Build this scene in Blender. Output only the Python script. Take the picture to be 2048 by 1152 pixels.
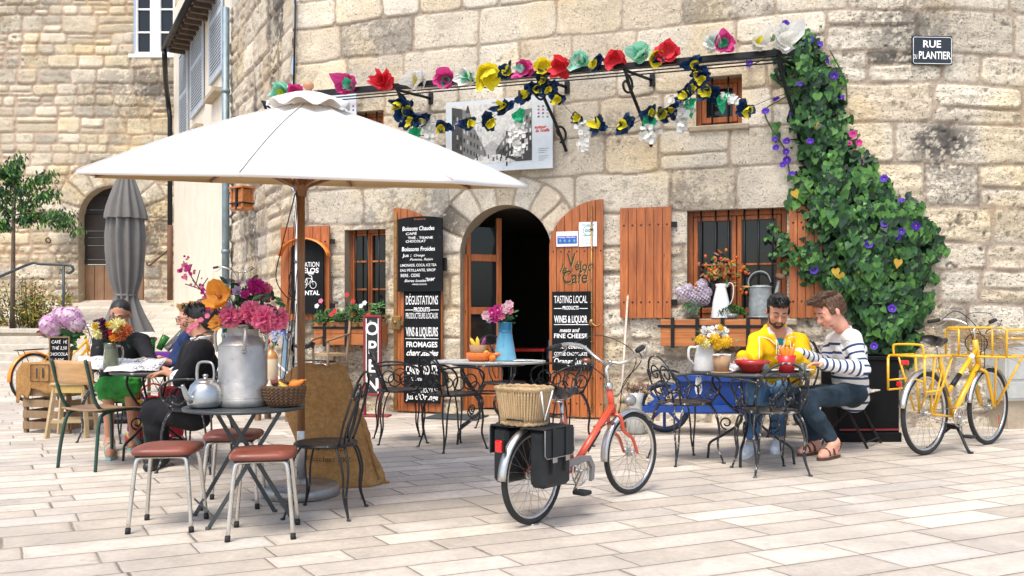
import bpy, bmesh, math, random
import numpy as np
from mathutils import Vector, Matrix, Euler
PI = math.pi
R = math.radians
random.seed(7)
SC = bpy.context.scene
for o in list(bpy.data.objects): bpy.data.objects.remove(o)
# ---------------- camera ----------------
CH = 1.15            # eye height
F = 1700.0           # focal length in photo pixels (photo 2048 wide)
HY = 640.0           # horizon row
cam_d = bpy.data.cameras.new('camera'); cam = bpy.data.objects.new('camera', cam_d)
SC.collection.objects.link(cam); SC.camera = cam
cam.location = (0, 0, CH); cam.rotation_euler = (PI/2, 0, 0)
cam_d.sensor_width = 36; cam_d.lens = 36*F/2048.0
cam_d.shift_y = (HY-576)/2048.0
cam_d.clip_start = .05; cam_d.clip_end = 300
# ---------------- sky and sun ----------------
W = bpy.data.worlds.new('World'); SC.world = W; W.use_nodes = True
nt = W.node_tree; nt.nodes.clear()
sky = nt.nodes.new('ShaderNodeTexSky'); sky.sky_type = 'NISHITA'; sky.sun_disc = False
SUN_EL, SUN_AZ = 62.0, 205.0      # azimuth: clockwise from +Y (behind the camera, a bit to its left)
sky.sun_elevation = R(SUN_EL); sky.sun_rotation = R(SUN_AZ)
sky.air_density = 1.0; sky.dust_density = 3.0; sky.ozone_density = 0.6
bg = nt.nodes.new('ShaderNodeBackground'); bg.inputs[1].default_value = 0.15
wo = nt.nodes.new('ShaderNodeOutputWorld')
nt.links.new(sky.outputs[0], bg.inputs[0]); nt.links.new(bg.outputs[0], wo.inputs[0])
sd = bpy.data.lights.new('sun', 'SUN'); sd.energy = 1.45; sd.angle = R(24); sd.color = (1, .945, .87)
so = bpy.data.objects.new('sun', sd); SC.collection.objects.link(so)
_e, _a = R(SUN_EL), R(SUN_AZ)
_dir = Vector((math.sin(_a)*math.cos(_e), math.cos(_a)*math.cos(_e), math.sin(_e)))
so.rotation_euler = (-_dir).to_track_quat('-Z', 'Y').to_euler()
SC.view_settings.view_transform = 'Standard'; SC.view_settings.look = 'None'
SC.view_settings.gamma = 1; SC.view_settings.exposure = 1.02
# ---------------- photo geometry helpers ----------------
def P(px, py, d):
    return Vector(((px-1024)*d/F, d, CH-(py-HY)*d/F))
def G(px, py, z=0.0):
    d = F*(CH-z)/(py-HY)
    return Vector(((px-1024)*d/F, d, z))
WO = Vector((-2.84, 11.07, 0)); WA = R(-17.1)          # facade frame: origin and heading
WX = Vector((math.cos(WA), math.sin(WA), 0)); WY = Vector((-math.sin(WA), math.cos(WA), 0))
def WS(px, py, out=0.0):
    """photo pixel -> (s, z) on the facade plane moved `out` metres towards the street"""
    o = WO - WY*out; k = (px-1024)/F
    s = (k*o.y - o.x)/(WX.x - k*WX.y)
    p = o + WX*s
    return s, CH-(py-HY)*p.y/F
def WP(px, py, out=0.0):
    s, z = WS(px, py, out); p = WO - WY*out + WX*s
    return Vector((p.x, p.y, z))
# ---------------- mesh builder ----------------
def link(o): SC.collection.objects.link(o); return o
class MB:
    def __init__(s): s.v=[]; s.f=[]; s.m=[]; s.s=[]; s.M=Matrix.Identity(4); s.mi=0; s.uv=None
    def at(s, x=0, y=0, z=0, rz=0, rx=0, ry=0, sc=1):
        s.M = Matrix.Translation((x,y,z)) @ Euler((rx,ry,rz)).to_matrix().to_4x4() @ Matrix.Scale(sc,4); return s
    def add(s, vs, fs, smooth=True, mi=None):
        b=len(s.v); M=s.M
        s.v += [tuple(M @ Vector(v)) for v in vs]
        mi = s.mi if mi is None else mi
        for f in fs: s.f.append([b+i for i in f]); s.m.append(mi); s.s.append(smooth)
    def box(s, x0,x1,y0,y1,z0,z1, b=0.0, mi=None):
        if b<=0:
            s.add([(x0,y0,z0),(x1,y0,z0),(x1,y1,z0),(x0,y1,z0),(x0,y0,z1),(x1,y0,z1),(x1,y1,z1),(x0,y1,z1)],
              [(0,3,2,1),(4,5,6,7),(0,1,5,4),(1,2,6,5),(2,3,7,6),(3,0,4,7)], False, mi); return
        vs=[];
        X=(x0,x1);Y=(y0,y1);Z=(z0,z1);sg=(1,-1)
        idx={}
        for i in (0,1):
            for j in (0,1):
                for k in (0,1):
                    for a in range(3):
                        p=[X[i],Y[j],Z[k]]; q=[sg[i],sg[j],sg[k]]
                        for c in range(3):
                            if c!=a: p[c]+=q[c]*b
                        idx[(i,j,k,a)]=len(vs); vs.append(p)
        fs=[]
        def q(*k): fs.append([idx[x] for x in k])
        for i in (0,1): q((i,0,0,0),(i,1,0,0),(i,1,1,0),(i,0,1,0)); q((0,i,0,1),(1,i,0,1),(1,i,1,1),(0,i,1,1)); q((0,0,i,2),(1,0,i,2),(1,1,i,2),(0,1,i,2))
        for i in (0,1):
            for j in (0,1):
                q((i,j,0,0),(i,j,1,0),(i,j,1,1),(i,j,0,1)); q((i,0,j,0),(i,1,j,0),(i,1,j,2),(i,0,j,2)); q((0,i,j,1),(1,i,j,1),(1,i,j,2),(0,i,j,2))
                for k in (0,1): q((i,j,k,0),(i,j,k,1),(i,j,k,2))
        s.add(vs,fs,False,mi)
    def cbox(s, c, d, b=0, mi=None): s.box(c[0]-d[0]/2,c[0]+d[0]/2,c[1]-d[1]/2,c[1]+d[1]/2,c[2]-d[2]/2,c[2]+d[2]/2,b,mi)
    def tube(s, pts, r, seg=8, closed=False, cap=True, mi=None, flat=None):
        pts=[Vector(p) for p in pts]; n=len(pts)
        if n<2: return
        rr = r if isinstance(r,(list,tuple)) else [r]*n
        ts=[]
        for i in range(n):
            a=pts[(i-1)%n] if (closed or i>0) else pts[i]; b=pts[(i+1)%n] if (closed or i<n-1) else pts[i]
            t=(b-a);
            if t.length<1e-9: t=Vector((0,0,1))
            ts.append(t.normalized())
        u=ts[0].orthogonal().normalized()
        if flat is not None:
            u=(Vector(flat)-ts[0]*ts[0].dot(Vector(flat))).normalized()
        vs=[];fs=[]
        for i in range(n):
            u=(u-ts[i]*u.dot(ts[i]));
            u = u.normalized() if u.length>1e-6 else ts[i].orthogonal().normalized()
            w=ts[i].cross(u)
            for k in range(seg):
                a=2*PI*k/seg
                ra = rr[i] if not isinstance(rr[i],(list,tuple)) else None
                if ra is None: vs.append(pts[i]+u*math.cos(a)*rr[i][0]+w*math.sin(a)*rr[i][1])
                else: vs.append(pts[i]+(u*math.cos(a)+w*math.sin(a))*ra)
        m = n if closed else n-1
        for i in range(m):
            j=(i+1)%n
            for k in range(seg):
                l=(k+1)%seg; fs.append((i*seg+k,i*seg+l,j*seg+l,j*seg+k))
        if cap and not closed:
            fs.append(list(range(seg))[::-1]); fs.append([(n-1)*seg+k for k in range(seg)])
        s.add(vs,fs,True,mi)
    def bar(s, a, b, w, t, up=(0,0,1), mi=None):
        """rectangular bar from a to b, w across (perp. to up and axis), t along up"""
        a=Vector(a);b=Vector(b);d=(b-a).normalized();up=Vector(up);x=d.cross(up)
        x = x.normalized() if x.length>1e-5 else d.orthogonal().normalized()
        z=x.cross(d).normalized()
        vs=[]
        for p in (a,b):
            for i,j in ((-1,-1),(1,-1),(1,1),(-1,1)): vs.append(p+x*i*w/2+z*j*t/2)
        s.add(vs,[(0,1,2,3),(7,6,5,4),(0,4,5,1),(1,5,6,2),(2,6,7,3),(3,7,4,0)],False,mi)
    def lathe(s, prof, seg=24, mi=None, c=(0,0,0), smooth=True, sx=1, sy=1):
        vs=[];fs=[];n=len(prof)
        for r,z in prof:
            for k in range(seg):
                a=2*PI*k/seg; vs.append((c[0]+r*math.cos(a)*sx,c[1]+r*math.sin(a)*sy,c[2]+z))
        for i in range(n-1):
            for k in range(seg):
                l=(k+1)%seg; fs.append((i*seg+k,i*seg+l,(i+1)*seg+l,(i+1)*seg+k))
        if prof[0][0]>1e-4: fs.append(list(range(seg))[::-1])
        if prof[-1][0]>1e-4: fs.append([(n-1)*seg+k for k in range(seg)])
        s.add(vs,fs,smooth,mi)
    def ball(s, c, r, seg=12, rings=8, mi=None, M=None):
        if not isinstance(r,(tuple,list)): r=(r,r,r)
        vs=[];fs=[]
        for i in range(rings+1):
            t=PI*i/rings
            for k in range(seg):
                a=2*PI*k/seg; p=Vector((r[0]*math.sin(t)*math.cos(a), r[1]*math.sin(t)*math.sin(a), -r[2]*math.cos(t)))
                if M is not None: p=M@p
                vs.append(p+Vector(c))
        for i in range(rings):
            for k in range(seg):
                l=(k+1)%seg; fs.append((i*seg+k,i*seg+l,(i+1)*seg+l,(i+1)*seg+k))
        s.add(vs,fs,True,mi)
    def prism(s, poly, y0, y1, mi=None):
        """polygon in local x,z extruded along y"""
        n=len(poly); vs=[(x,y0,z) for x,z in poly]+[(x,y1,z) for x,z in poly]
        fs=[list(range(n)),list(range(n,2*n))[::-1]]+[(i,i+n,(i+1)%n+n,(i+1)%n) for i in range(n)]
        s.add(vs,fs,False,mi)
    def slab(s, poly, z0, z1, mi=None):
        n=len(poly); vs=[(x,y,z0) for x,y in poly]+[(x,y,z1) for x,y in poly]
        fs=[list(range(n))[::-1],list(range(n,2*n))]+[(i,(i+1)%n,(i+1)%n+n,i+n) for i in range(n)]
        s.add(vs,fs,False,mi)
    def torus(s, c, Rr, r, ax=(0,0,1), seg=36, sec=8, mi=None, a0=0, a1=2*PI):
        ax=Vector(ax).normalized(); u=ax.orthogonal().normalized(); w=ax.cross(u)
        full=abs(a1-a0-2*PI)<1e-6; n=seg if full else seg+1
        pts=[Vector(c)+(u*math.cos(a0+(a1-a0)*i/seg)+w*math.sin(a0+(a1-a0)*i/seg))*Rr for i in range(n)]
        s.tube(pts,r,sec,closed=full,mi=mi)
    def quad(s, a,b,c,d, mi=None, smooth=False): s.add([a,b,c,d],[(0,1,2,3)],smooth,mi)
    def obj(s, name, mats, parent=None, sub=0, recalc=False):
        me=bpy.data.meshes.new(name); me.from_pydata(s.v,[],s.f); 
        if not isinstance(mats,(list,tuple)): mats=[mats]
        for m in mats: me.materials.append(m)
        me.polygons.foreach_set('material_index', s.m); me.polygons.foreach_set('use_smooth', s.s)
        if recalc:
            bm=bmesh.new(); bm.from_mesh(me); bmesh.ops.recalc_face_normals(bm,faces=bm.faces); bm.to_mesh(me); bm.free()
        me.update(); o=bpy.data.objects.new(name, me); link(o)
        if parent is not None: o.parent=parent
        if sub:
            md=o.modifiers.new('sub','SUBSURF'); md.levels=sub; md.render_levels=sub
        return o
def cr(pts, n=6, closed=False):
    pts=[Vector(p) for p in pts]; m=len(pts); out=[]
    if m<3 and not closed: return pts
    rng = range(m) if closed else range(m-1)
    for i in rng:
        p1=pts[i]; p2=pts[(i+1)%m]
        p0=pts[(i-1)%m] if (closed or i>0) else p1*2-p2
        p3=pts[(i+2)%m] if (closed or i<m-2) else p2*2-p1
        for k in range(n):
            t=k/n; out.append(.5*((2*p1)+(p2-p0)*t+(2*p0-5*p1+4*p2-p3)*t*t+(3*p1-p0-3*p2+p3)*t**3))
    if not closed: out.append(pts[-1])
    return out
def rev(o, pts=None): return o
def thing(name, label, cat, loc=(0,0,0), rz=0, group=None):
    o=bpy.data.objects.new(name, None); link(o); o.empty_display_size=.1
    o.location=loc; o.rotation_euler=(0,0,rz); return tag(o,label,cat,group)
def tag(o, label, cat, group=None):
    o['label']=label; o['category']=cat
    if group: o['group']=group
    return o
def struct(o): o['kind']='structure'; return o
def dup(root, loc, rz=None, label=None, sc=None):
    def cp(o, par):
        c=o.copy(); link(c); c.parent=par
        for ch in o.children: cp(ch, c)
        return c
    r=cp(root, None); r.location=loc
    if rz is not None: r.rotation_euler=(0,0,rz)
    if label: r['label']=label
    if sc: r.scale=(sc,sc,sc) if not isinstance(sc,tuple) else sc
    return r
_tc={}
def text(mb, body, x, z, size, y=0.0, align='CENTER', shear=0, bold=0, sx=1.0, rot=0, mi=None, thick=0.0):
    key=(body,align,shear,bold)
    if key not in _tc:
        cu=bpy.data.curves.new('t','FONT'); cu.body=body; cu.size=1; cu.align_x=align; cu.shear=shear; cu.offset=bold; cu.resolution_u=3
        ob=bpy.data.objects.new('t',cu); link(ob); dg=bpy.context.evaluated_depsgraph_get(); dg.update()
        me=ob.evaluated_get(dg).to_mesh(); _tc[key]=([tuple(v.co) for v in me.vertices],[tuple(p.vertices) for p in me.polygons])
        ob.evaluated_get(dg).to_mesh_clear(); bpy.data.objects.remove(ob); bpy.data.curves.remove(cu)
    vs,fs=_tc[key]; c,sn=math.cos(rot),math.sin(rot)
    out=[]
    for a,b,_ in vs:
        a*=size*sx; b*=size; out.append((x+a*c-b*sn, y, z+a*sn+b*c))
    mb.add(out,fs,False,mi)
# ---------------- materials ----------------
class NT:
    def __init__(s,name):
        s.m=bpy.data.materials.new(name); s.m.use_nodes=True; s.t=s.m.node_tree; s.n=s.t.nodes; s.l=s.t.links
        s.b=s.n['Principled BSDF']; s._o=None
    def node(s,t,**k):
        n=s.n.new(t)
        for a,b in k.items(): setattr(n,a,b)
        return n
    def put(s,sock,v):
        if hasattr(v,'is_output') or isinstance(v,bpy.types.NodeSocket): s.l.new(v,sock)
        else:
            if sock.type=='RGBA' and not hasattr(v,'__len__'): v=(v,v,v,1)
            if sock.type=='RGBA' and len(v)==3: v=(*v,1)
            sock.default_value=v
    def math(s,op,a,b=0,c=None):
        n=s.node('ShaderNodeMath',operation=op); s.put(n.inputs[0],a)
        if op not in ('FLOOR','FRACT','ABSOLUTE','SQRT','SINE','COSINE'): s.put(n.inputs[1],b)
        if c is not None: s.put(n.inputs[2],c)
        return n.outputs[0]
    def mix(s,f,a,b,t='MIX'):
        n=s.node('ShaderNodeMix',data_type='RGBA',blend_type=t); s.put(n.inputs[0],f); s.put(n.inputs[6],a); s.put(n.inputs[7],b); return n.outputs[2]
    def ramp(s,f,p0,p1,lo=0.0,hi=1.0):
        n=s.node('ShaderNodeMapRange'); s.put(n.inputs[0],f); n.inputs[1].default_value=p0; n.inputs[2].default_value=p1
        n.inputs[3].default_value=lo; n.inputs[4].default_value=hi; return n.outputs[0]
    def co(s,scale=(1,1,1),rot=(0,0,0),geo=False):
        if s._o is None: s._o=s.node('ShaderNodeTexCoord')
        if scale==(1,1,1) and rot==(0,0,0): return s._o.outputs['Object']
        n=s.node('ShaderNodeMapping'); n.inputs['Scale'].default_value=scale; n.inputs['Rotation'].default_value=rot
        s.l.new(s._o.outputs['Object'],n.inputs[0]); return n.outputs[0]
    def noise(s,v,sc,det=3,rough=.6,dist=0):
        n=s.node('ShaderNodeTexNoise'); s.put(n.inputs['Vector'],v); n.inputs['Scale'].default_value=sc; n.inputs['Detail'].default_value=det
        n.inputs['Roughness'].default_value=rough; n.inputs['Distortion'].default_value=dist; return n.outputs[0]
    def voro(s,v,sc,feature='F1'):
        n=s.node('ShaderNodeTexVoronoi',feature=feature); s.put(n.inputs['Vector'],v); n.inputs['Scale'].default_value=sc; return n.outputs[0]
    def attr(s,name,out=0):
        n=s.node('ShaderNodeAttribute',attribute_name=name); return n.outputs[out]
    def sep(s,v):
        n=s.node('ShaderNodeSeparateXYZ'); s.put(n.inputs[0],v); return n.outputs
    def comb(s,x,y,z=0):
        n=s.node('ShaderNodeCombineXYZ'); s.put(n.inputs[0],x); s.put(n.inputs[1],y); s.put(n.inputs[2],z); return n.outputs[0]
    def bump(s,h,str_=.3,dist=.01):
        n=s.node('ShaderNodeBump'); s.put(n.inputs['Height'],h); n.inputs['Strength'].default_value=str_; n.inputs['Distance'].default_value=dist
        s.l.new(n.outputs[0],s.b.inputs['Normal']); return n
    def set(s,col=None,rough=None,metal=None,**k):
        if col is not None: s.put(s.b.inputs['Base Color'],col)
        if rough is not None: s.put(s.b.inputs['Roughness'],rough)
        if metal is not None: s.put(s.b.inputs['Metallic'],metal)
        for a,b in k.items(): s.put(s.b.inputs[a],b)
        return s.m
def mat(name, col, rough=.55, metal=0, var=.18, ns=9, bump=.15, bs=60, wear=None, wamt=.5, ws=14, coat=0, bd=.004, spec=None):
    """general material: colour varied by noise, optional worn patches of a second colour, fine bump"""
    t=NT(name); v=t.co(); n1=t.noise(v,ns,4)
    c=t.mix(t.ramp(n1,.3,.7), tuple(x*(1-var) for x in col), tuple(min(1,x*(1+var)) for x in col))
    rg=t.ramp(n1,.3,.7,max(0,rough-.1),min(1,rough+.12))
    if wear is not None:
        w=t.ramp(t.noise(v,ws,5,.7),wamt,wamt+.06); c=t.mix(w,c,wear); 
        if metal: t.put(t.b.inputs['Metallic'],t.math('MULTIPLY',t.math('SUBTRACT',1,w),metal))
        t.set(c,rg)
    else: t.set(c,rg,metal)
    if bump: t.bump(t.noise(v,bs,4),bump,bd)
    if coat: t.set(**{'Coat Weight':coat})
    if spec is not None: t.set(**{'Specular IOR Level':spec})
    return t.m
def wood(name, c1, c2, rough=.5, ax='z', sc=1.0, bump=.25, coat=0.0):
    t=NT(name); k={'z':(9*sc,9*sc,.7*sc),'x':(.7*sc,9*sc,9*sc),'y':(9*sc,.7*sc,9*sc)}[ax]
    v=t.co(k); n=t.noise(v,3.5,6,.65,.6); n2=t.noise(v,14,3,.6); 
    b=t.noise(t.co((1,1,1)),1.7,2)
    f=t.math('ADD',t.math('MULTIPLY',t.ramp(n,.3,.72),.75),t.math('MULTIPLY',n2,.3))
    c=t.mix(f,c1,c2); c=t.mix(t.ramp(b,.4,.65,0,.35),c,tuple(x*.55 for x in c1))
    kn=t.ramp(t.voro(t.co((1,1,.45) if ax=='z' else (.45,1,1)),5.5),.035,.075,1,0)
    c=t.mix(t.math('MULTIPLY',kn,.8),c,tuple(x*.25 for x in c1))
    t.set(c,t.ramp(n,.3,.7,rough-.1,rough+.15)); t.bump(t.math('ADD',n,n2),bump,.004)
    if coat: t.set(**{'Coat Weight':coat})
    return t.m
# ================= STONE WALLS =================
def _h(ix, iy, sd):
    v=np.sin(ix*127.1+iy*311.7+sd*74.7)*43758.5453
    return v-np.floor(v)
def vn(x, y, sd=0):
    ix=np.floor(x); iy=np.floor(y); fx=x-ix; fy=y-iy
    ux=fx*fx*(3-2*fx); uy=fy*fy*(3-2*fy)
    a=_h(ix,iy,sd); b=_h(ix+1,iy,sd); c=_h(ix,iy+1,sd); d=_h(ix+1,iy+1,sd)
    return (a*(1-ux)+b*ux)*(1-uy)+(c*(1-ux)+d*ux)*uy
def fbm(x, y, o=4, sd=0, g=.5):
    r=0; a=1; t=0
    for i in range(o):
        r=r+a*vn(x*2**i+i*17.3,y*2**i+i*9.1,sd+i); t+=a; a*=g
    return r/t
def sst(a,b,x):
    t=np.clip((x-a)/(b-a),0,1); return t*t*(3-2*t)
def stone_wall(name, mt, parent, s0,s1,z0,z1,cell, ch, cw, seed, pal, mortar, rough, stain, rects=(), arches=(), ypath=None,
               prot=.022, jw=.014, split=.13, warp=.02, ringw=.36, tilt=None):
    rs=np.random.RandomState(seed)
    S=np.arange(s0,s1+cell,cell); Z=np.arange(z0,z1+cell,cell)
    for a,b,c,d in rects:
        for e in (a,b): S[np.argmin(abs(S-e))]=e
        for e in (c,d): Z[np.argmin(abs(Z-e))]=e
    gs,gz=np.meshgrid(S,Z); gs=gs.copy(); gz=gz.copy()
    for cx,r,zs in arches:
        dx=gs-cx; dz=gz-zs; rr=np.hypot(dx,dz); m=(dz>0)&(abs(rr-r)<cell*.72)
        gs[m]=cx+dx[m]/rr[m]*r; gz[m]=zs+dz[m]/rr[m]*r
        m=(dz<=0)&(abs(abs(dx)-r)<cell*.51); gs[m]=cx+np.sign(dx[m])*r
    s=gs+warp*(fbm(gs*2.3,gz*2.3,3,seed)-.5)*2+.006*(fbm(gs*22,gz*22,2,seed+3)-.5)
    z=gz+warp*1.3*(fbm(gs*1.1+9,gz*1.7,3,seed+5)-.5)*2+.008*(fbm(gs*20+4,gz*20,2,seed+7)-.5)
    if tilt: z=z+tilt(gs,gz)
    zb=[z0-.4]
    while zb[-1]<z1+.4: zb.append(zb[-1]+rs.uniform(*ch))
    zb=np.array(zb); ci=np.clip(np.searchsorted(zb,z)-1,0,len(zb)-2)
    zl=zb[ci]; zu=zb[ci+1]; dz=np.minimum(z-zl,zu-z)
    ds=np.zeros_like(s); sid=np.zeros_like(s); spl=np.zeros_like(s)
    for c in range(len(zb)-1):
        m=ci==c
        if not m.any(): continue
        e=[s0-1-rs.uniform(0,cw[1])]
        while e[-1]<s1+1: e.append(e[-1]+rs.uniform(*cw)*(zb[c+1]-zb[c])/ch[1]**.5/ch[0]**.5)
        e=np.array(e); k=np.clip(np.searchsorted(e,s[m])-1,0,len(e)-2)
        ds[m]=np.minimum(s[m]-e[k],e[k+1]-s[m]); sid[m]=c*997+k
        sp=rs.rand(len(e))<split; zm=zb[c]+(zb[c+1]-zb[c])*rs.uniform(.38,.62,len(e))
        mm=sp[k]; dzz=np.minimum(dz[m],np.where(mm,abs(z[m]-zm[k]),9)); dz[m]=dzz
        t=sid[m]; t[mm&(z[m]>zm[k])]+=50021; sid[m]=t
    for cx,r,zs in arches:
        dx=s-cx; dzz=z-zs; rr=np.hypot(dx,dzz); m=(dzz>-.05)&(rr<r+ringw)
        na=9; an=np.arctan2(dzz,dx); kk=an/(PI/na); k=np.floor(kk); f=kk-k
        dr=np.minimum(rr-r+.03,r+ringw-rr); da=np.minimum(f,1-f)*(PI/na)*rr
        ds=np.where(m,da,ds); dz=np.where(m,dr,dz); sid=np.where(m,90000+k+cx*31,sid)
        m2=(~m)&(rr<r+ringw+.02)&(dzz>-.05); dz=np.where(m2,np.minimum(dz,(rr-r-ringw)),dz)
    d=-np.log(np.exp(-np.minimum(ds,.3)*45)+np.exp(-np.minimum(dz,.3)*45))/45
    i1=_h(sid,sid*.37,seed); i2=_h(sid,sid*.71,seed+1); i3=_h(sid,sid*.13,seed+2)
    rg=np.clip(rough(gs,gz)*(.55+.9*i3),0,1)
    jwv=jw*(.6+.9*fbm(gs*1.7,gz*1.7,2,seed+11))+.012*rg*fbm(gs*8,gz*8,2,seed+12)
    mk=sst(0,.008+.011*rg,d-jwv)
    lay=fbm(gs*3.2,gz*13+i1*40,4,seed+20); lump=fbm(gs*6+i2*30,gz*7,4,seed+21); grain=fbm(gs*34,gz*34,2,seed+22)
    h=mk*(prot*(.45+.8*i1)) + mk*rg*((lay-.5)*.045+(lump-.5)*.05) + (grain-.5)*(.0035+.010*rg) + (1-mk)*(lump-.5)*.012
    h=h+mk*(fbm(gs*2+i1*9,gz*2,2,seed+23)-.5)*.014
    pit=sst(.70,.80,fbm(gs*11+i1*7,gz*11,3,seed+30))*mk*(.25+rg); h=h-pit*.018
    # openings: fade to a flat arris
    ed=np.full_like(s,9.)
    for a,b,c,dd in rects:
        q=np.hypot(np.maximum(np.maximum(a-gs,gs-b),0),np.maximum(np.maximum(c-gz,gz-dd),0)); ed=np.minimum(ed,q)
    for cx,r,zs in arches:
        q=np.where(gz>zs,np.hypot(gs-cx,gz-zs)-r,abs(gs-cx)-r); ed=np.minimum(ed,np.maximum(q,0))
    fa=sst(0,.035,ed); h=h*fa+.012*(1-fa)
    P_=np.array(pal); ki=(i2*len(pal)).astype(int)%len(pal); col=P_[ki]*(.86+.26*i1)[...,None]
    mo=np.array(mortar)*(.86+.3*fbm(gs*5,gz*5,3,seed+40))[...,None]
    col=mo*(1-mk)[...,None]+col*mk[...,None]
    blot=fbm(gs*3+i1*5,gz*3,4,seed+41); col=col*(.80+.4*blot)[...,None]
    warm=sst(.52,.72,fbm(gs*1.3,gz*1.3,3,seed+43))[...,None]; col=col*(1-warm*np.array([-.03,.03,.16]))
    st=stain(gs,gz,i3,seed); st=np.clip(st,0,1)*sst(.47,.56,fbm(gs*20,gz*20,4,seed+44,.75)*.62+.38*fbm(gs*3,gz*3,2,seed+45)+.10*st)
    col=col*(1-.86*st)[...,None]+np.array([.035,.034,.033])*(.86*st)[...,None]
    col=col*(1-.45*pit)[...,None]
    ny,nx=gs.shape; y=-h
    if ypath is not None: y=y+ypath(gs)
    co=np.stack([gs,y,gz],-1).reshape(-1,3)
    cs=(gs[:-1,:-1]+gs[1:,1:])/2; cz=(gz[:-1,:-1]+gz[1:,1:])/2; keep=np.ones_like(cs,bool)
    for a,b,c,dd in rects: keep&=~((cs>a)&(cs<b)&(cz>c)&(cz<dd))
    for cx,r,zs in arches:
        ins=((gz>zs)&(np.hypot(gs-cx,gz-zs)<r-1e-4))|((gz<=zs)&(abs(gs-cx)<r-1e-4))
        keep&=~(ins[:-1,:-1]|ins[1:,1:]|ins[1:,:-1]|ins[:-1,1:])
    idx=np.arange(nx*ny).reshape(ny,nx)
    q=np.stack([idx[:-1,:-1],idx[:-1,1:],idx[1:,1:],idx[1:,:-1]],-1)[keep]
    me=bpy.data.meshes.new(name); me.vertices.add(nx*ny); me.vertices.foreach_set('co',co.ravel())
    me.loops.add(q.size); me.loops.foreach_set('vertex_index',q.ravel().astype(np.int32))
    me.polygons.add(len(q)); me.polygons.foreach_set('loop_start',np.arange(0,q.size,4,dtype=np.int32)); me.polygons.foreach_set('loop_total',np.full(len(q),4,dtype=np.int32))
    me.update(calc_edges=True); me.polygons.foreach_set('use_smooth',np.ones(len(q),bool))
    a=me.color_attributes.new('col','FLOAT_COLOR','POINT')
    a.data.foreach_set('color',np.concatenate([np.clip(col,0,1),np.ones(col.shape[:2]+(1,))],-1).reshape(-1).astype(np.float32))
    a=me.attributes.new('rg','FLOAT','POINT'); a.data.foreach_set('value',(rg*mk).ravel().astype(np.float32))
    me.materials.append(mt); o=bpy.data.objects.new(name,me); link(o); o.parent=parent; return o
def stone_mat(name):
    t=NT(name); v=t.co(); c=t.attr('col'); rg=t.attr('rg',2)
    n1=t.noise(v,55,5,.75); n2=t.noise(v,9,4,.6)
    c=t.mix(1,c,t.comb(*[t.ramp(n1,.3,.7,.70,1.28)]*3),'MULTIPLY')
    pits=t.math('MULTIPLY',t.ramp(t.noise(v,60,2,.5),.63,.67),t.ramp(n2,.46,.56))
    cr_=t.math('MULTIPLY',t.ramp(t.noise(t.co((1,1,2.6)),26,5,.7),.56,.66),t.math('ADD',.15,rg))
    c=t.mix(t.math('MULTIPLY',pits,.8),c,(.08,.07,.055)); c=t.mix(t.math('MULTIPLY',cr_,.75),c,(.10,.085,.07))
    t.set(c,.9); hh=t.math('SUBTRACT',t.math('ADD',t.math('MULTIPLY',n1,.6),t.math('MULTIPLY',n2,.8)),t.math('ADD',pits,t.math('MULTIPLY',cr_,.8)))
    t.bump(hh,.8,.016); return t.m
M_stone=stone_mat('weathered_limestone')
def plain_stone(name,c=(.46,.38,.27)):
    t=NT(name); v=t.co(); n=t.noise(v,6,5,.65); n1=t.noise(v,50,4,.7)
    col=t.mix(t.ramp(n,.3,.7),tuple(x*.72 for x in c),c); col=t.mix(t.math('MULTIPLY',t.ramp(n1,.55,.68),.5),col,tuple(x*.3 for x in c))
    t.set(col,.9); t.bump(t.math('ADD',n,n1),.5,.012); return t.m
M_sill=plain_stone('dressed_stone')
# openings on the facade in (s, z)
def rect(px0,py0,px1,py1,out=0):
    a=WS(px0,py1,out); b=WS(px1,py0,out); return (a[0],b[0],a[1],b[1])
dL=WS(921,830)[0]; dR=WS(1103,830)[0]; DCX=(dL+dR)/2; DR=(dR-dL)/2; DZS=WS(1010,410)[1]-DR
OP_L=(WS(690,600)[0],WS(772,600)[0],WS(730,641)[1],WS(730,459)[1])
OP_R=(WS(1374,600)[0],WS(1574,600)[0],WS(1470,637)[1],WS(1470,418)[1])
OP_U=(WS(1392,200)[0],WS(1484,200)[0],WS(1440,250)[1],WS(1440,152)[1])
OP_V=(WS(706,200)[0],WS(768,200)[0],WS(740,300)[1],WS(740,222)[1])
cafe=thing('cafe_building','old cream limestone building front of the cafe with an arched doorway and orange wooden shutters','building',WO,WA)
def yfac(s): return np.where(s>6.04,.12*(s-6.04)**2,0.)
def f_rough(s,z):
    r=sst(2.5,1.0,z)*.75+.18+sst(6.0,7.2,s)*.55+sst(2.9,2.2,z)*.12
    r=r+.25*(fbm(s*.7,z*.7,2,77)-.5); r=r*(1-.6*sst(.35,.1,abs(s-DCX+0)-DR))
    return np.clip(r,.08,1)
def f_stain(s,z,i,seed):
    a=sst(.66,.85,fbm(s*.55,z*.8,3,seed+60))*.55
    sg=np.exp(-(((s-7.35)/.5)**2+((z-4.25)/.5)**2))*.85+np.exp(-(((s-7.7)/.35)**2+((z-3.05)/.22)**2))*1.5
    a=a+sg+np.exp(-(((s-4.1)/.35)**2+((z-3.35)/.2)**2))*.7+sst(1.6,.8,z)*.25+np.where(i>.95,.5,0)+sst(.25,0,s)*.4
    return a*.95
PALF=[(.62,.55,.43),(.67,.605,.485),(.61,.52,.385),(.58,.515,.405),(.66,.59,.465),(.64,.54,.38)]
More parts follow.
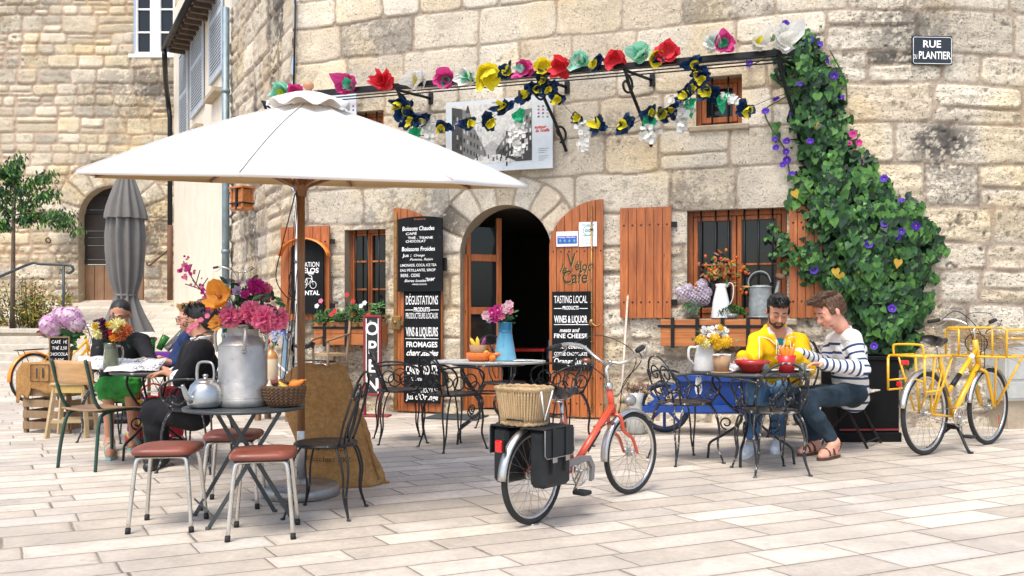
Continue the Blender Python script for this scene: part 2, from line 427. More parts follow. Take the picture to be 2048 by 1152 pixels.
wall=stone_wall('wall',M_stone,cafe,0,12.6,-.1,6.4,.0155,(.30,.47),(.42,.95),11,PALF,(.37,.30,.225),f_rough,f_stain,
    [OP_L,OP_R,OP_U,OP_V],[(DCX,DR,DZS)],yfac,prot=.018,jw=.0095,warp=.032)
# reveals (stone cheeks) of the openings
def reveal(op,depth,name='window_reveal',sill=True):
    a,b,c,d=op; m=MB(); y0=-.012; y1=depth
    m.quad((a,y0,c),(a,y1,c),(a,y1,d),(a,y0,d)); m.quad((b,y0,c),(b,y0,d),(b,y1,d),(b,y1,c))
    m.quad((a,y0,d),(a,y1,d),(b,y1,d),(b,y0,d)); m.quad((a,y0,c),(b,y0,c),(b,y1,c),(a,y1,c))
    return m.obj(name,M_sill,cafe)
for op in (OP_L,OP_R,OP_U,OP_V): reveal(op,.42)
m=MB(); n=40; pr=[]
for i in range(n+1):
    a=PI*i/n; pr.append((DCX+DR*math.cos(a),DZS+DR*math.sin(a)))
pr=[(dR,-.05)]+pr+[(dL,-.05)]
for (x0,z0),(x1,z1) in zip(pr[:-1],pr[1:]): m.add([(x0,-.012,z0),(x1,-.012,z1),(x1,.30,z1),(x0,.30,z0)],[(0,1,2,3)])
m.obj('door_reveal',M_sill,cafe)
# dark rooms behind the openings
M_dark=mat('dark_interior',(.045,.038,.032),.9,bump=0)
def room(x0,x1,z0,z1,y0,y1):
    m=MB(); v=[(x0,y0,z0),(x1,y0,z0),(x1,y1,z0),(x0,y1,z0),(x0,y0,z1),(x1,y0,z1),(x1,y1,z1),(x0,y1,z1)]
    m.add(v,[(0,1,2,3),(4,7,6,5),(1,5,6,2),(2,6,7,3),(3,7,4,0)],False)
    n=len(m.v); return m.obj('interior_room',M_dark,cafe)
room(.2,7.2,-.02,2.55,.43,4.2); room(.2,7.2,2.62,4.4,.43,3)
# wall inner skin so no light leaks round the reveals
m=MB()
def skin(m,y,x0,x1,z0,z1,ops):
    xs=sorted({x0,x1,*[o[0] for o in ops],*[o[1] for o in ops]}); zs=sorted({z0,z1,*[o[2] for o in ops],*[o[3] for o in ops]})
    for i in range(len(xs)-1):
        for j in range(len(zs)-1):
            cx=(xs[i]+xs[i+1])/2; cz=(zs[j]+zs[j+1])/2
            if any(o[0]<cx<o[1] and o[2]<cz<o[3] for o in ops): continue
            m.quad((xs[i],y,zs[j]),(xs[i+1],y,zs[j]),(xs[i+1],y,zs[j+1]),(xs[i],y,zs[j+1]))
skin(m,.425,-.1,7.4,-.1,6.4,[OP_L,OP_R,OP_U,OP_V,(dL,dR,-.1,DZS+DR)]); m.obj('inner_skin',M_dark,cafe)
m=MB(); m.tube([(.075,.07,-.1),(.075,.07,6.4)],.075,16); m.obj('corner_stones',M_sill,cafe)
# rough side wall going back to the left of the corner
SD=Vector((-.495,.869,0)); SA=math.atan2(-SD.y,-SD.x)    # local x runs towards the corner
side=bpy.data.objects.new('side_wall_frame',None)
SL=3.9
PALS=[(.56,.48,.36),(.60,.52,.40),(.51,.43,.32),(.62,.54,.42)]
sw=stone_wall('side_wall',M_stone,cafe,0,SL,-.1,6.4,.022,(.28,.45),(.35,.8),23,PALS,(.42,.34,.26),
   lambda s,z:.75+0*s,lambda s,z,i,sd:sst(.45,.7,fbm(s*2.2,z*.35,3,sd+9))*.9+sst(1.2,.3,z)*.4,prot=.03,jw=.018)
q=WO+SD*SL; iw=Matrix.Translation(WO)@Matrix.Rotation(WA,4,'Z')
loc=iw.inverted()@Matrix.Translation(q)@Matrix.Rotation(SA,4,'Z')
sw.matrix_local=loc
bpy.data.objects.remove(side)
# pale rendered house further back
HL=6.6
house=thing('rendered_house','narrow cream rendered house with pale blue louvred shutters between the two stone buildings','house',q,SA)
def hl(px,out=0.0,base=None):
    """distance along the side line (local x, from its far end negative) for photo column px; returns local x in house frame (0 at junction, negative farther away)"""
    k=(px-1024)/F; o=WO+ (Vector((SD.y,-SD.x,0))*0)
    nrm=Vector((-SD.y,SD.x,0)); nrm = nrm if nrm.y<0 else -nrm
    o=WO+nrm*out; t=(k*o.y-o.x)/(SD.x-k*SD.y); p=o+SD*t; return SL-t, p.y
def HZ(px,py,out=0.0):
    x,d=hl(px,out); return x, CH-(py-HY)*d/F
t=NT('cream_render'); v=t.co(); n=t.noise(v,2.2,5,.7); n2=t.noise(v,30,3); n3=t.noise(t.co((1,1,.25)),3.5,4,.6)
c=t.mix(t.ramp(n,.3,.7),(.66,.58,.46),(.74,.67,.55)); c=t.mix(t.ramp(n3,.56,.72,0,.35),c,(.40,.34,.26)); t.set(c,.9); t.bump(t.math('ADD',n,n2),.25,.01); M_rend=t.m
m=MB(); m.box(-HL,0,0,.3,-.2,8.5); m.obj('wall',M_rend,house)
M_shut=mat('blue_grey_paint',(.42,.47,.52),.55,var=.12,wear=(.22,.22,.22),wamt=.66)
M_shutd=mat('slat_gap_shade',(.03,.035,.04),.8)  # dark sheet behind the slats, painted in for the shade in the gaps
def louvre(p0,p1,ytop,ybot):
    """shutter folded flat on the wall between photo columns p0<p1 ; ytop/ybot rows at the left edge"""
    x0,z1=HZ(p0,ytop); x1,_=HZ(p1,ytop); _,z0=HZ(p0,ybot)
    m=MB(); y0,y1=-.055,-.015; w=.06
    m.box(x0,x0+w,y0,y1,z0,z1,.006); m.box(x1-w,x1,y0,y1,z0,z1,.006)
    for zc in (z0+.05,(z0+z1)/2,z1-.05): m.box(x0+w,x1-w,y0+.002,y1,zc-.05,zc+.05)
    z=z0+.13
    while z<z1-.12:
        if abs(z-(z0+z1)/2)>.075: m.box(x0+w,x1-w,y0+.004,y0+.016,z-.014,z+.012)
        z+=.062
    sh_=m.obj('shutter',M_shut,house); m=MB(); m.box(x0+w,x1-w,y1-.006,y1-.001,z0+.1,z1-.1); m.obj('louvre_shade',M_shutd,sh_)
louvre(423,449,-60,172); louvre(385,410,45,240); louvre(362,379,110,290)
for (a,b,yy) in ((424,446,180),(390,407,246)):
    x0,z=HZ(a,yy+20); x1,_=HZ(b,yy); m=MB(); m.box(x0,x1,-.16,0,z-.09,z,.01); m.obj('window_sill',M_sill,house)
# eave: rafters, boards, gutter
M_tim=mat('dark_timber',(.10,.075,.055),.8,var=.4); M_iron=mat('black_iron',(.022,.023,.026),.45,.7,var=.3,wear=(.16,.09,.05),wamt=.72)
M_tile=mat('roof_tile',(.40,.20,.11),.85,var=.35)
M_zinc=mat('zinc_pipe',(.20,.26,.29),.5,.5,var=.2,wear=(.35,.38,.38),wamt=.63,ws=5)
ex0,ez=HZ(334,104,.40)
rf=MB(); rf.box(ex0,-.9,-.40,.4,ez+.11,ez+.14); rf.obj('roof',[M_tile],house)
m=MB(); x=ex0+.05
while x<-1.0: m.box(x,x+.09,-.37,0,ez-.02,ez+.10,.005); x+=.34
m.obj('rafters',M_tim,house)
m=MB(); m.tube([(ex0-.05,-.45,ez+.06),(-.9,-.45,ez+.06)],.062,10); m.obj('gutter',M_iron,house)
dp=thing('gutter_downpipe','black curved downpipe dropping from the eave gutter between the old wall and the house','pipe')
m=MB()
def HP(x,y,z):
    p=q+Vector((math.cos(SA),math.sin(SA),0))*x+Vector((-math.sin(SA),math.cos(SA),0))*y; return Vector((p.x,p.y,z))
pz=cr([HP(ex0+.02,-.45,ez),HP(ex0+.02,-.45,ez-.14),HP((ex0-HL)/2,-.3,ez-.36),HP(-HL-.02,-.12,ez-.62),HP(-HL-.02,-.08,ez-1.0)],5)+[HP(-HL-.02,-.08,1.75)]
m.tube(pz,.055,10); m.obj('pipe',M_iron,dp)
m=MB(); m.tube([HP(-HL-.02,-.08,1.62),HP(-HL-.02,-.08,3.4)],.065,10); m.obj('pipe_shoe',mat('rusty_iron',(.13,.06,.035),.8),dp)
dp2=thing('zinc_downpipe','tall blue grey zinc downpipe at the junction of house and stone side wall','pipe')
a=HP(.12,-.12,0); m=MB(); m.tube([(a.x,a.y,.02),(a.x,a.y,6.4)],.062,12); m.obj('pipe',M_zinc,dp2)
for z in (.9,2.3,3.6,5.0): m=MB(); m.tube([(a.x,a.y,z-.03),(a.x,a.y,z+.03)],.072,12); m.obj('bracket_collar',M_zinc,dp2)
# black cable down the corner
cb=MB(); c0=WP(590,0,.02); x0=c0.x; cb.tube([(WP(591,0,.05)),(WP(589,90,.05)),(WP(587,186,.05))],.014,6); o=cb.obj('wall_cable',M_iron); tag(o,'black cable running down the corner of the cafe wall','cable')
# ================= BACK BUILDING =================
BD=20.6
back=thing('stone_tower','old rubble stone building with a bricked arch and a white window behind the terrace','building',(0,BD,0),0)
def BW(px,py): return (px-1024)*BD/F, CH-(py-HY)*BD/F
bx0,_=BW(157,400); bx1,_=BW(289,400); bcx=(bx0+bx1)/2; br=(bx1-bx0)/2; bzs=BW(0,371)[1]-br
wr=(BW(268,0)[0],BW(350,0)[0],BW(0,109)[1],BW(0,-40)[1])
PALB=[(.61,.525,.375),(.65,.57,.43),(.54,.46,.335),(.62,.525,.36),(.50,.44,.34),(.69,.61,.47)]
def b_rough(s,z): return np.clip(.3+.7*sst(.48,.62,fbm(s*.35,z*.5,2,5)),0,1)
stone_wall('wall',M_stone,back,-14.6,-7.2,.6,9.6,.03,(.20,.42),(.30,.72),31,PALB,(.46,.35,.25),b_rough,
   lambda s,z,i,sd:sst(.55,.8,fbm(s*.5,z*.6,3,sd+2))*.4+np.exp(-((s+8.6)/1.0)**2-((z-6.8)/.7)**2)*.8+sst(.4,.0,abs(s-bcx)-br-.35)*sst(4.9,4.0,z)*.35,[wr],[(bcx,br,bzs)],None,prot=.035,jw=.018,ringw=.62,warp=.04,split=.28)
m=MB(); pr=[(bcx+br*math.cos(PI*i/30),bzs+br*math.sin(PI*i/30)) for i in range(31)]; pr=[(bx1,.6)]+pr+[(bx0,.6)]
for (x0,z0),(x1,z1) in zip(pr[:-1],pr[1:]): m.add([(x0,-.012,z0),(x1,-.012,z1),(x1,.45,z1),(x0,.45,z0)],[(0,1,2,3)])
m.obj('door_reveal',M_sill,back)
M_oldw=wood('grey_old_wood',(.012,.009,.008),(.045,.033,.026),.85,'x'); M_oldv=wood('worn_brown_wood',(.16,.085,.045),(.34,.20,.11),.8,'z')
M_wht=mat('white_paint',(.78,.78,.75),.5,var=.08)
M_glass=NT('dark_glass').set((.010,.013,.015),.05,**{'Specular IOR Level':.38}); 
door=MB(); z=1.6; zr=[1.62,2.75,2.8,3.05,3.1,3.5,3.55,3.62,3.65,4.05,4.1,4.6]
zm=BW(0,528)[1]
x=bx0
while x<bx1-.01: door.box(x+.006,min(bx1,x+.24)-.006,.30,.36,1.5,zm,.006); x+=.24
door.obj('door_leaf',M_oldv,back)
m=MB(); z=zm+.01
k=0
while z<bzs+br:
    hh=(.12,.34,.2,.16,.4)[k%5]; m.box(bx0,bx1,.28+.02*(k%2),.36,z+.008,z+hh,.006); z+=hh; k+=1
m.obj('door_boards',M_oldw,back)
wn=MB(); a,b,c,d=wr; mx=(a+b)/2
for x0,x1 in ((a,a+.07),(b-.07,b),(mx-.13,mx+.13)): wn.box(x0,x1,.04,.12,c,d,.008)
wn.box(a,b,.02,.12,c,c+.07,.008)
for k in range(1,6):
    for x0,x1 in ((a+.07,mx-.13),(mx+.13,b-.07)): wn.box(x0,x1,.06,.10,c+k*.56-.02,c+k*.56+.02)
wf=wn.obj('window',M_wht,back); m=MB(); m.quad((a,.1,c),(b,.1,c),(b,.1,d),(a,.1,d)); m.obj('pane',M_glass,wf)
m=MB(); m.box(a-.12,b+.05,-.06,.1,c-.09,c,.01); m.obj('window_sill',M_wht,back)
rg=thing('tether_ring','iron tether ring hanging on the stone wall left of the arched back door','ring',(*[BW(99,478)[0],BD-.03],BW(99,478)[1])); m=MB(); m.torus((0,-.03,-.04),.06,.012,(0,1,0.3),16); m.tube([(0,.03,.03),(0,-.04,.02)],.015,6); m.obj('ring',M_iron,rg)
hr=MB(); hr.tube(cr([BW(298,525)[:1]+(BD-.15,)+BW(298,525)[1:],(BW(303,532)[0],BD-.15,BW(303,532)[1]),(BW(318,520)[0],BD-.15,BW(318,520)[1]),(BW(343,500)[0],BD-.15,BW(343,500)[1])],5),.022,6); o=hr.obj('wall_handrail',mat('rusty_rail',(.12,.06,.04),.7)); tag(o,'short rusty handrail sloping up beside the arched back door','handrail')
# ================= GROUND =================
def paving_mat(name,rot=23,row=.225,shear=.16,sc=1.0):
    t=NT(name); v=t.co(rot=(0,0,R(-rot))); x,y,_=t.sep(v)
    v0=t.co(); nn=t.noise(v0,1.2,2); 
    y=t.math('ADD',y,t.math('MULTIPLY',t.math('SINE',t.math('MULTIPLY',y,3.1)),.045))
    x=t.math('ADD',x,t.math('MULTIPLY',y,shear)); w=t.noise(v0,9,2)
    yy=t.math('ADD',y,t.math('MULTIPLY',t.math('SUBTRACT',w,.5),.006)); xx=t.math('ADD',x,t.math('MULTIPLY',t.math('SUBTRACT',w,.5),.01))
    r=t.math('DIVIDE',yy,row*sc); ri=t.math('FLOOR',r); fr=t.math('SUBTRACT',r,ri)
    wn=t.node('ShaderNodeTexWhiteNoise',noise_dimensions='1D'); t.put(wn.inputs['W'],ri); rv=wn.outputs['Value']
    wd=t.math('ADD',.50*sc,t.math('MULTIPLY',rv,.32*sc)); 
    c=t.math('ADD',t.math('DIVIDE',xx,wd),t.math('MULTIPLY',rv,77.7))
    # uneven lengths along a row: warp the cell coordinate
    c=t.math('ADD',c,t.math('MULTIPLY',t.math('SINE',t.math('ADD',t.math('MULTIPLY',c,1.9),t.math('MULTIPLY',ri,2.3))),.22))
    ci=t.math('FLOOR',c); fc=t.math('SUBTRACT',c,ci)
    dx=t.math('MULTIPLY',t.math('MINIMUM',fc,t.math('SUBTRACT',1,fc)),wd); dy=t.math('MULTIPLY',t.math('MINIMUM',fr,t.math('SUBTRACT',1,fr)),row*sc)
    d=t.math('MINIMUM',dx,dy); en=t.math('MULTIPLY',t.math('SUBTRACT',t.noise(v0,40,3),.5),.006); d=t.math('ADD',d,en)
    mk=t.ramp(d,.0028,.0068)
    cw=t.node('ShaderNodeTexWhiteNoise',noise_dimensions='2D'); t.put(cw.inputs['Vector'],t.comb(ri,ci)); cv=cw.outputs['Value']
    base=t.mix(t.ramp(cv,0,1),(.49,.43,.35),(.70,.63,.53))
    sepc=t.sep(cw.outputs['Color']); base=t.mix(t.ramp(sepc[1],.72,1,0,.6),base,(.46,.40,.335))
    base=t.mix(t.ramp(sepc[2],.8,1,0,.5),base,(.50,.48,.45))
    n1=t.noise(v0,2.6,5,.65); n2=t.noise(v0,26,5,.72); n3=t.noise(v0,.7,3,.6)
    base=t.mix(1,base,t.comb(*[t.ramp(n1,.3,.72,.76,1.12)]*3),'MULTIPLY'); base=t.mix(1,base,t.comb(*[t.ramp(n2,.3,.75,.80,1.12)]*3),'MULTIPLY')
    base=t.mix(t.ramp(n3,.47,.68,0,.42),base,(.34,.30,.25)); base=t.mix(t.math('MULTIPLY',t.ramp(t.noise(v0,4.3,6,.7,.5),.58,.66),.35),base,(.28,.24,.20))
    sp=t.math('MULTIPLY',t.ramp(t.noise(v0,75,2),.72,.76),t.ramp(n1,.45,.6)); base=t.mix(t.math('MULTIPLY',sp,.7),base,(.15,.13,.11))
    vein=t.ramp(t.noise(t.co((1,1,1),(0,0,R(40))),5,6,.7,1.5),.495,.505); vein2=t.math('MULTIPLY',t.math('MULTIPLY',vein,t.math('SUBTRACT',1,vein)),t.ramp(n1,.5,.6))
    base=t.mix(t.math('MULTIPLY',vein2,1.8),base,(.2,.17,.14))
    col=t.mix(mk,t.mix(t.ramp(n1,.35,.65),(.11,.09,.07),(.24,.20,.155)),base); 
    edge=t.math('MULTIPLY',t.ramp(d,.0075,.045,1,0),t.ramp(n1,.42,.62)); col=t.mix(t.math('MULTIPLY',edge,.45),col,(.27,.23,.18))
    t.set(col,t.ramp(n1,.3,.7,.55,.8)); 
    h=t.math('ADD',t.math('MULTIPLY',t.ramp(d,.0,.012),.9),t.math('MULTIPLY',n2,.12)); h=t.math('ADD',h,t.math('MULTIPLY',cv,.25)); t.bump(h,.6,.008); return t.m
M_pave=paving_mat('limestone_paving')
def gz(x,y):
    if y<12.2: return 0.0
    if y<16: return .2*(y-12.2)/3.8
    return .2
xs=[-40]+[(-17+i*1.0) for i in range(0,26)]+[40]; ys=[-12,0,4,8,12.2,13,14,15,16,16.6]
m=MB(); vs=[(x,y,gz(x,y)) for y in ys for x in xs]; nx=len(xs)
m.add(vs,[(j*nx+i,j*nx+i+1,(j+1)*nx+i+1,(j+1)*nx+i) for j in range(len(ys)-1) for i in range(nx-1)],False)
struct(m.obj('paved_square',M_pave))
m=MB(); M_step=plain_stone('step_stone',(.60,.54,.45))
for k in range(4): m.box(-17,-4.5,16.0+.36*k,18,.2+.155*k-.2,.2+.155*(k+1),.012)
struct(m.obj('steps',M_step))
m=MB(); m.add([(-17,17.3,.81),(-3,17.3,.81),(-3,21,1.66),(-17,21,1.66)],[(0,1,2,3)],False); struct(m.obj('ramp_paving',paving_mat('ramp_paving_stone',5,.3,.1,1.3)))
# ================= FACADE FITTINGS =================
def WSc(px,py,out=0.0):
    s,z=WS(px,py,out)
    for _ in range(6): s,z=WS(px,py,out-float(yfac(s)))
    return s,z
def WL(px,py,out=0.0):
    """local point in the facade frame (follows the curved end of the wall)"""
    s,z=WSc(px,py,out); return Vector((s,float(yfac(s))-out,z))
def onwall(name,label,cat,px,py,out=0.0,group=None):
    s,z=WSc(px,py,out); p=WO+WX*s+WY*(float(yfac(s))-out); sl=.24*max(0,s-6.04)
    t=thing(name,label,cat,(p.x,p.y,z),WA+math.atan(sl),group); t['_s']=s; t['_z']=z; return t
def frame_of(t,out):
    """returns f(px,py) -> local x,z of thing t whose plane is parallel to the wall"""
    s0=t['_s']; z0=t['_z']
    def f(px,py,o=out): s,z=WSc(px,py,o); return (s-s0), z-z0
    return f
M_or=wood('orange_varnished_wood',(.20,.046,.011),(.62,.195,.048),.5,'z',bump=.4,coat=.05)
M_orx=wood('orange_varnished_wood_across',(.26,.07,.016),(.66,.25,.07),.5,'x',bump=.4)
M_blk=mat('black_painted_iron',(.012,.013,.015),.45,.15,var=.3,bump=.2,bs=90,spec=.35)
M_brass=mat('aged_brass',(.34,.20,.07),.45,.8,wear=(.12,.08,.04),wamt=.55,ws=20)
M_chalk=mat('chalkboard_black',(.011,.013,.014),.8,var=.4,ns=5,wear=(.035,.037,.036),wamt=.62,ws=4,spec=.12)
M_chw=mat('chalk_white',(.90,.90,.88),.9,var=.04)
def casement(op,y,leaves,rows,bars=(),wd=.05,px_bars=None,q=.052):
    a,b,c,d=op; m=MB(); w=wd
    m.box(a,a+w,y-.02,y+.05,c,d,.006); m.box(b-w,b,y-.02,y+.05,c,d,.006); m.box(a+w,b-w,y-.018,y+.05,d-w,d,.005); m.box(a+w,b-w,y-.018,y+.05,c,c+w,.005)
    fr=m.obj('window_frame',M_or,cafe)
    lw=(b-a-2*w)/leaves
    for i in range(leaves):
        x0=a+w+i*lw+.004; x1=x0+lw-.008; m=MB(); z0=c+w+.004; z1=d-w-.004
        m.box(x0,x0+q,y-.035,y+.01,z0,z1,.008); m.box(x1-q,x1,y-.035,y+.01,z0,z1,.008); m.box(x0+q,x1-q,y-.033,y+.01,z0,z0+q*1.2,.006); m.box(x0+q,x1-q,y-.033,y+.01,z1-q,z1,.006)
        for k in range(1,rows):
            zz=z0+(z1-z0)*k/rows; m.box(x0+q,x1-q,y-.028,y+.006,zz-.012,zz+.012,.004)
        lf=m.obj('casement',M_or,cafe)
        m=MB(); m.quad((x0+q,y,z0+q),(x1-q,y,z0+q),(x1-q,y,z1-q),(x0+q,y,z1-q)); m.obj('pane',M_glass,lf)
    m=MB()
    for f in bars:
        x=a+(b-a)*f; m.tube([(x,y-.10,c),(x,y-.10,d)],.011,6)
    if bars: m.obj('window_bars',M_blk,cafe)
casement(OP_L,.16,2,3,(.22,.5,.78),.035,q=.026)
casement(OP_R,.17,2,2,(.14,.29,.42,.58,.72,.86),.055)
casement(OP_U,.16,1,1,(.35,.7)); casement(OP_V,.16,1,1,(.35,.7))
m=MB(); a,b,c,d=OP_R; m.box(a-.10,b+.1,-.10,.15,c-.075,c-.001,.012); m.obj('window_sill',M_sill,cafe)
a,b,c,d=OP_L; m=MB(); m.box(a-.06,b+.04,-.07,.15,c-.06,c-.001,.012); m.obj('window_sill',M_sill,cafe)
a,b,c,d=OP_U; m=MB(); m.box(a-.08,b+.08,-.05,.15,c-.07,c-.001,.015); m.obj('window_sill',M_sill,cafe)
def planks(m,x0,x1,z0,ztop,y0,y1,n):
    w=(x1-x0)/n
    for i in range(n):
        a=x0+i*w+.0035; b=x0+(i+1)*w-.0035; jit=random.uniform(-.003,.003)
        za,zb=ztop(a),ztop(b); k=4
        poly=[(a,z0+random.uniform(0,.006)),(b,z0)]+[(b+(a-b)*j/k, ztop(b+(a-b)*j/k)) for j in range(k+1)]
        m.prism(poly,y0+jit,y1)
def studs(m,pts,y,r=.011):
    for x,z in pts: m.ball((x,y,z),(r,r*.6,r),8,5)
def shutter(px0,px1,pyt,pyb,out=.06,n=6,name='shutter'):
    s0,z0=WS(px0,pyb,out); s1,_=WS(px1,pyb,out); _,z1=WS(px0,pyt,out)
    m=MB(); planks(m,s0,s1,z0,lambda x:z1,-out-.018,-out+.016,n); o=m.obj(name,M_or,cafe)
    m=MB(); studs(m,[(s0+(s1-s0)*(i+.5)/n,z) for i in range(n) for z in (z0+.18,z1-.2)],-out-.02)
    for z in (z0+.18,z1-.2): m.box(s1-.02,s1+.06,-out+.01,-out+.025,z-.03,z+.03)
    m.obj('shutter_studs',M_blk,o); return o,s0,s1,z0,z1
shutter(1240,1343,417,636,.06,6)
o,a,b,c,d=shutter(1578,1645,409,636,.06,4)
o,a,b,c,d=shutter(562,660,455,640,.07,6)
m=MB(); x=a+.16; m.tube(cr([(x,-.09,c+.62),(x-.02,-.11,c+.55),(x,-.12,c+.46),(x-.02,-.11,c+.36),(x,-.09,c+.30)],4),.008,6); m.obj('pull_handle',M_blk,o)
# arched door leaves folded back on the wall
def door_leaf(pa,pb,mir,out=.07):
    s0=WS(pa,820,out)[0]; s1=WS(pb,820,out)[0]; w=s1-s0; zt=DZS+DR
    def top(x):
        f=(x-s0)/w; f=1-f if mir else f      # f=0 at the hinge (low side)
        f=min(1,max(0,f)); return DZS+.02+DR*math.sqrt(max(0,1-(1-f)**2))*.98
    m=MB(); planks(m,s0,s1,.025,top,-out-.02,-out+.018,7); o=m.obj('door_leaf',M_or,cafe)
    return o,s0,s1,out,top
dl,s0,s1,ou,top=door_leaf(788,886,True)
m=MB(); m.box(s0+.015,s0+.055,-ou-.035,-ou-.02,.06,top(s0)-.05,.004); m.box(s0-.01,s0+.11,-ou-.055,-ou-.02,1.03,1.20,.006); m.box(s0+.11,s0+.15,-ou-.05,-ou-.02,1.08,1.14,.004)
m.ball((s0+.04,-ou-.06,1.12),(.022,.014,.022),10,6); m.box(s0+.01,s0+.06,-ou-.045,-ou-.02,2.38,2.44); m.box(s0+.01,s0+.06,-ou-.045,-ou-.02,.08,.16)
m.obj('lock_bolt',M_brass,dl)
m=MB(); 
for z in (.35,1.75): m.box(s1-.02,s1+.05,-ou-.02,-ou+.01,z,z+.16)
m.obj('hinge',M_blk,dl)
dr,s0,s1,ou,top=door_leaf(1099,1207,False)
m=MB(); x=s1-.13; m.tube([(x,-ou-.045,.10),(x,-ou-.045,top(x)-.06)],.010,8); m.ball((x,-ou-.055,1.12),(.03,.03,.045),10,8)
for z in (.12,.5,.9,1.35,1.8,2.2): m.torus((x,-ou-.045,z),.014,.007,(0,0,1),12,6)
m.tube(cr([(x,-ou-.06,1.12),(x+.06,-ou-.09,1.08),(x+.11,-ou-.09,1.1)],4),.012,6)
m.obj('espagnolette',M_brass,dr)
m=MB(); m.box(s0+.18,s0+.42,-ou-.03,-ou-.02,.60,.635); m.obj('letter_slot',M_blk,dr); m=MB(); studs(m,[(s0+.05+i*.094,z) for i in range(7) for z in (.18,1.95,.48)],-ou-.022,.009); m.obj('nail_heads',M_blk,dr)
# painted cafe name on the right leaf
M_ink=mat('painted_name_black',(.03,.02,.015),.6); M_gold=mat('painted_name_gold',(.55,.33,.06),.5)
m=MB()
f=lambda px,py: WS(px,py,ou)
for dx,dy,mi,yy in ((.006,-.006,1,-ou-.0235),(0,0,0,-ou-.0255)):
    x,z=f(1126,546); text(m,'le',x+dx,z+dy,.15,yy,shear=.1,bold=.012,sx=.75,rot=-.30,mi=mi)
    x,z=f(1140,540); text(m,'V',x+dx+.02,z+dy+.03,.24,yy,bold=.008,sx=.7,mi=mi)
    x,z=f(1164,541); text(m,'\u00e9loc',x+dx+.02,z+dy,.155,yy,shear=.0,bold=.012,sx=.8,rot=-.06,mi=mi)
    x,z=f(1150,566); text(m,'Caf\u00e9',x+dx,z+dy,.21,yy,shear=.1,bold=.008,sx=.78,mi=mi)
m.obj('cafe_name_lettering',[M_ink,M_gold],dr)
# inner glazed door, opened inwards on the left
m=MB(); ang=R(58); c_,s_=math.cos(ang),math.sin(ang)
m.M=Matrix.Translation((dL+.03,.14,0))@Matrix.Rotation(R(40),4,'Z')
z1=DZS+.35
m.box(0,.06,0,.045,.03,z1,.008); m.box(.40,.47,0,.045,.03,z1+.12,.008)
for z in (.05,.75,1.22,1.88): m.box(.06,.40,.004,.04,z,z+(.09 if z>.1 else .16),.006)
m.box(.06,.40,.012,.03,.2,.75); m.obj('glazed_inner_door',M_or,cafe)
m=MB(); m.M=Matrix.Translation((dL+.03,.14,0))@Matrix.Rotation(R(40),4,'Z'); m.quad((.06,.02,.84),(.40,.02,.84),(.40,.02,z1),(.06,.02,z1)); m.obj('door_pane',M_glass,cafe.children[-1] if False else cafe)
m=MB(); m.box(dL+.001,dL+.05,.10,.16,0,DZS,.006); m.box(dR-.05,dR-.001,.10,.16,0,DZS,.006); m.obj('door_frame',M_or,cafe)
m=MB(); m.box(dL-.02,dR+.02,-.06,.30,-.02,.035,.012); m.obj('door_step',M_sill,cafe)
# ---- chalkboards ----
def board(name,label,cat,px0,px1,pyt,pyb,out,group=None,arch=0,thick=.02,m_=None):
    t=onwall(name,label,cat,(px0+px1)/2,pyb,out,group); f=frame_of(t,out)
    x0,z0=f(px0,pyb); x1,_=f(px1,pyb); _,z1=f((px0+px1)/2,pyt); z0=0
    poly=[(x0,z0),(x1,z0)]
    if arch:
        n=12
        for i in range(n+1):
            a=i/n; xx=x1+(x0-x1)*a; poly.append((xx,z1-arch+arch*math.sin(PI*(.08+.84*a))**.6))
    else: poly+=[(x1,z1),(x0,z1)]
    m=MB(); m.prism(poly,-thick,0); m.obj('panel',m_ or M_chalk,t)
    return t,f,-thick-.002
def lines(t,f,y,rows,mt,name='lettering',pt=None):
    m=MB()
    for body,px,py,h,w,sh,bo in rows:        # h: cap height in photo px ; w: width in photo px (0 = natural)
        x,z=f(px,py); xa,_=f(px-10,py); xb,_=f(px+10,py); sc=(xb-xa)/20
        size=h*sc/.70*1.03; b0=len(m.v); text(m,body,x,z,size*.93,y,shear=sh,bold=bo*.7+.004)
        if w:
            v=m.v[b0:]; mn=min(q[0] for q in v); mx=max(q[0] for q in v); k=w*sc/(mx-mn); m.v[b0:]=[(x+(q[0]-(mn+mx)/2)*k,q[1],q[2]) for q in v]
    m.obj(name,mt,t)
def rule(t,f,y,segs,mt):
    m=MB()
    for x0,x1,yy in segs:
        a,z=f(x0,yy); b,_=f(x1,yy); m.box(a,b,y-.001,y+.001,z-.004,z+.004)
    m.obj('ruled_line',mt,t)
# hanging drinks board
t,f,y=board('chalkboard','black arched drinks chalkboard hung high on the left door leaf, headed Boissons Chaudes','chalkboard',797,886,433,583,.125,'menu boards on the door leaves',arch=.05)
lines(t,f,y,[('Boissons Chaudes',838,461,8,64,.15,.015),('CAFE\u0301'.replace('E\u0301','\u00c9'),824,470,4.5,22,.1,.01),('TH\u00c9 . TISANE',842,478,4.5,50,0,.01),('CHOCOLAT',833,485,4.5,40,.1,.01),
 ('Boissons Froides',838,502,8,66,.1,.015),('Jus :  ',815,514,6,18,.1,.01),('Orange',840,513,4.5,22,.4,0),('Pomme, Raisin',844,521,4.5,46,.4,0),('LIMONADE, COCA, ICE TEA',838,533,5,72,0,0),('EAU PETILLANTE, SIROP',837,543,5,70,0,0),('BIERE . CIDRE',822,554,6,38,0,0),
 ('Bieres locales',832,564,5,44,.4,0),('"BAM"',862,562,6,18,0,.01),('AMBREES, BLONDES',840,570,2.5,30,0,0)],M_chw)
M_red=mat('signal_red',(.60,.035,.03),.5); M_rlogo=mat('faded_orange_logo',(.45,.12,.05),.7)
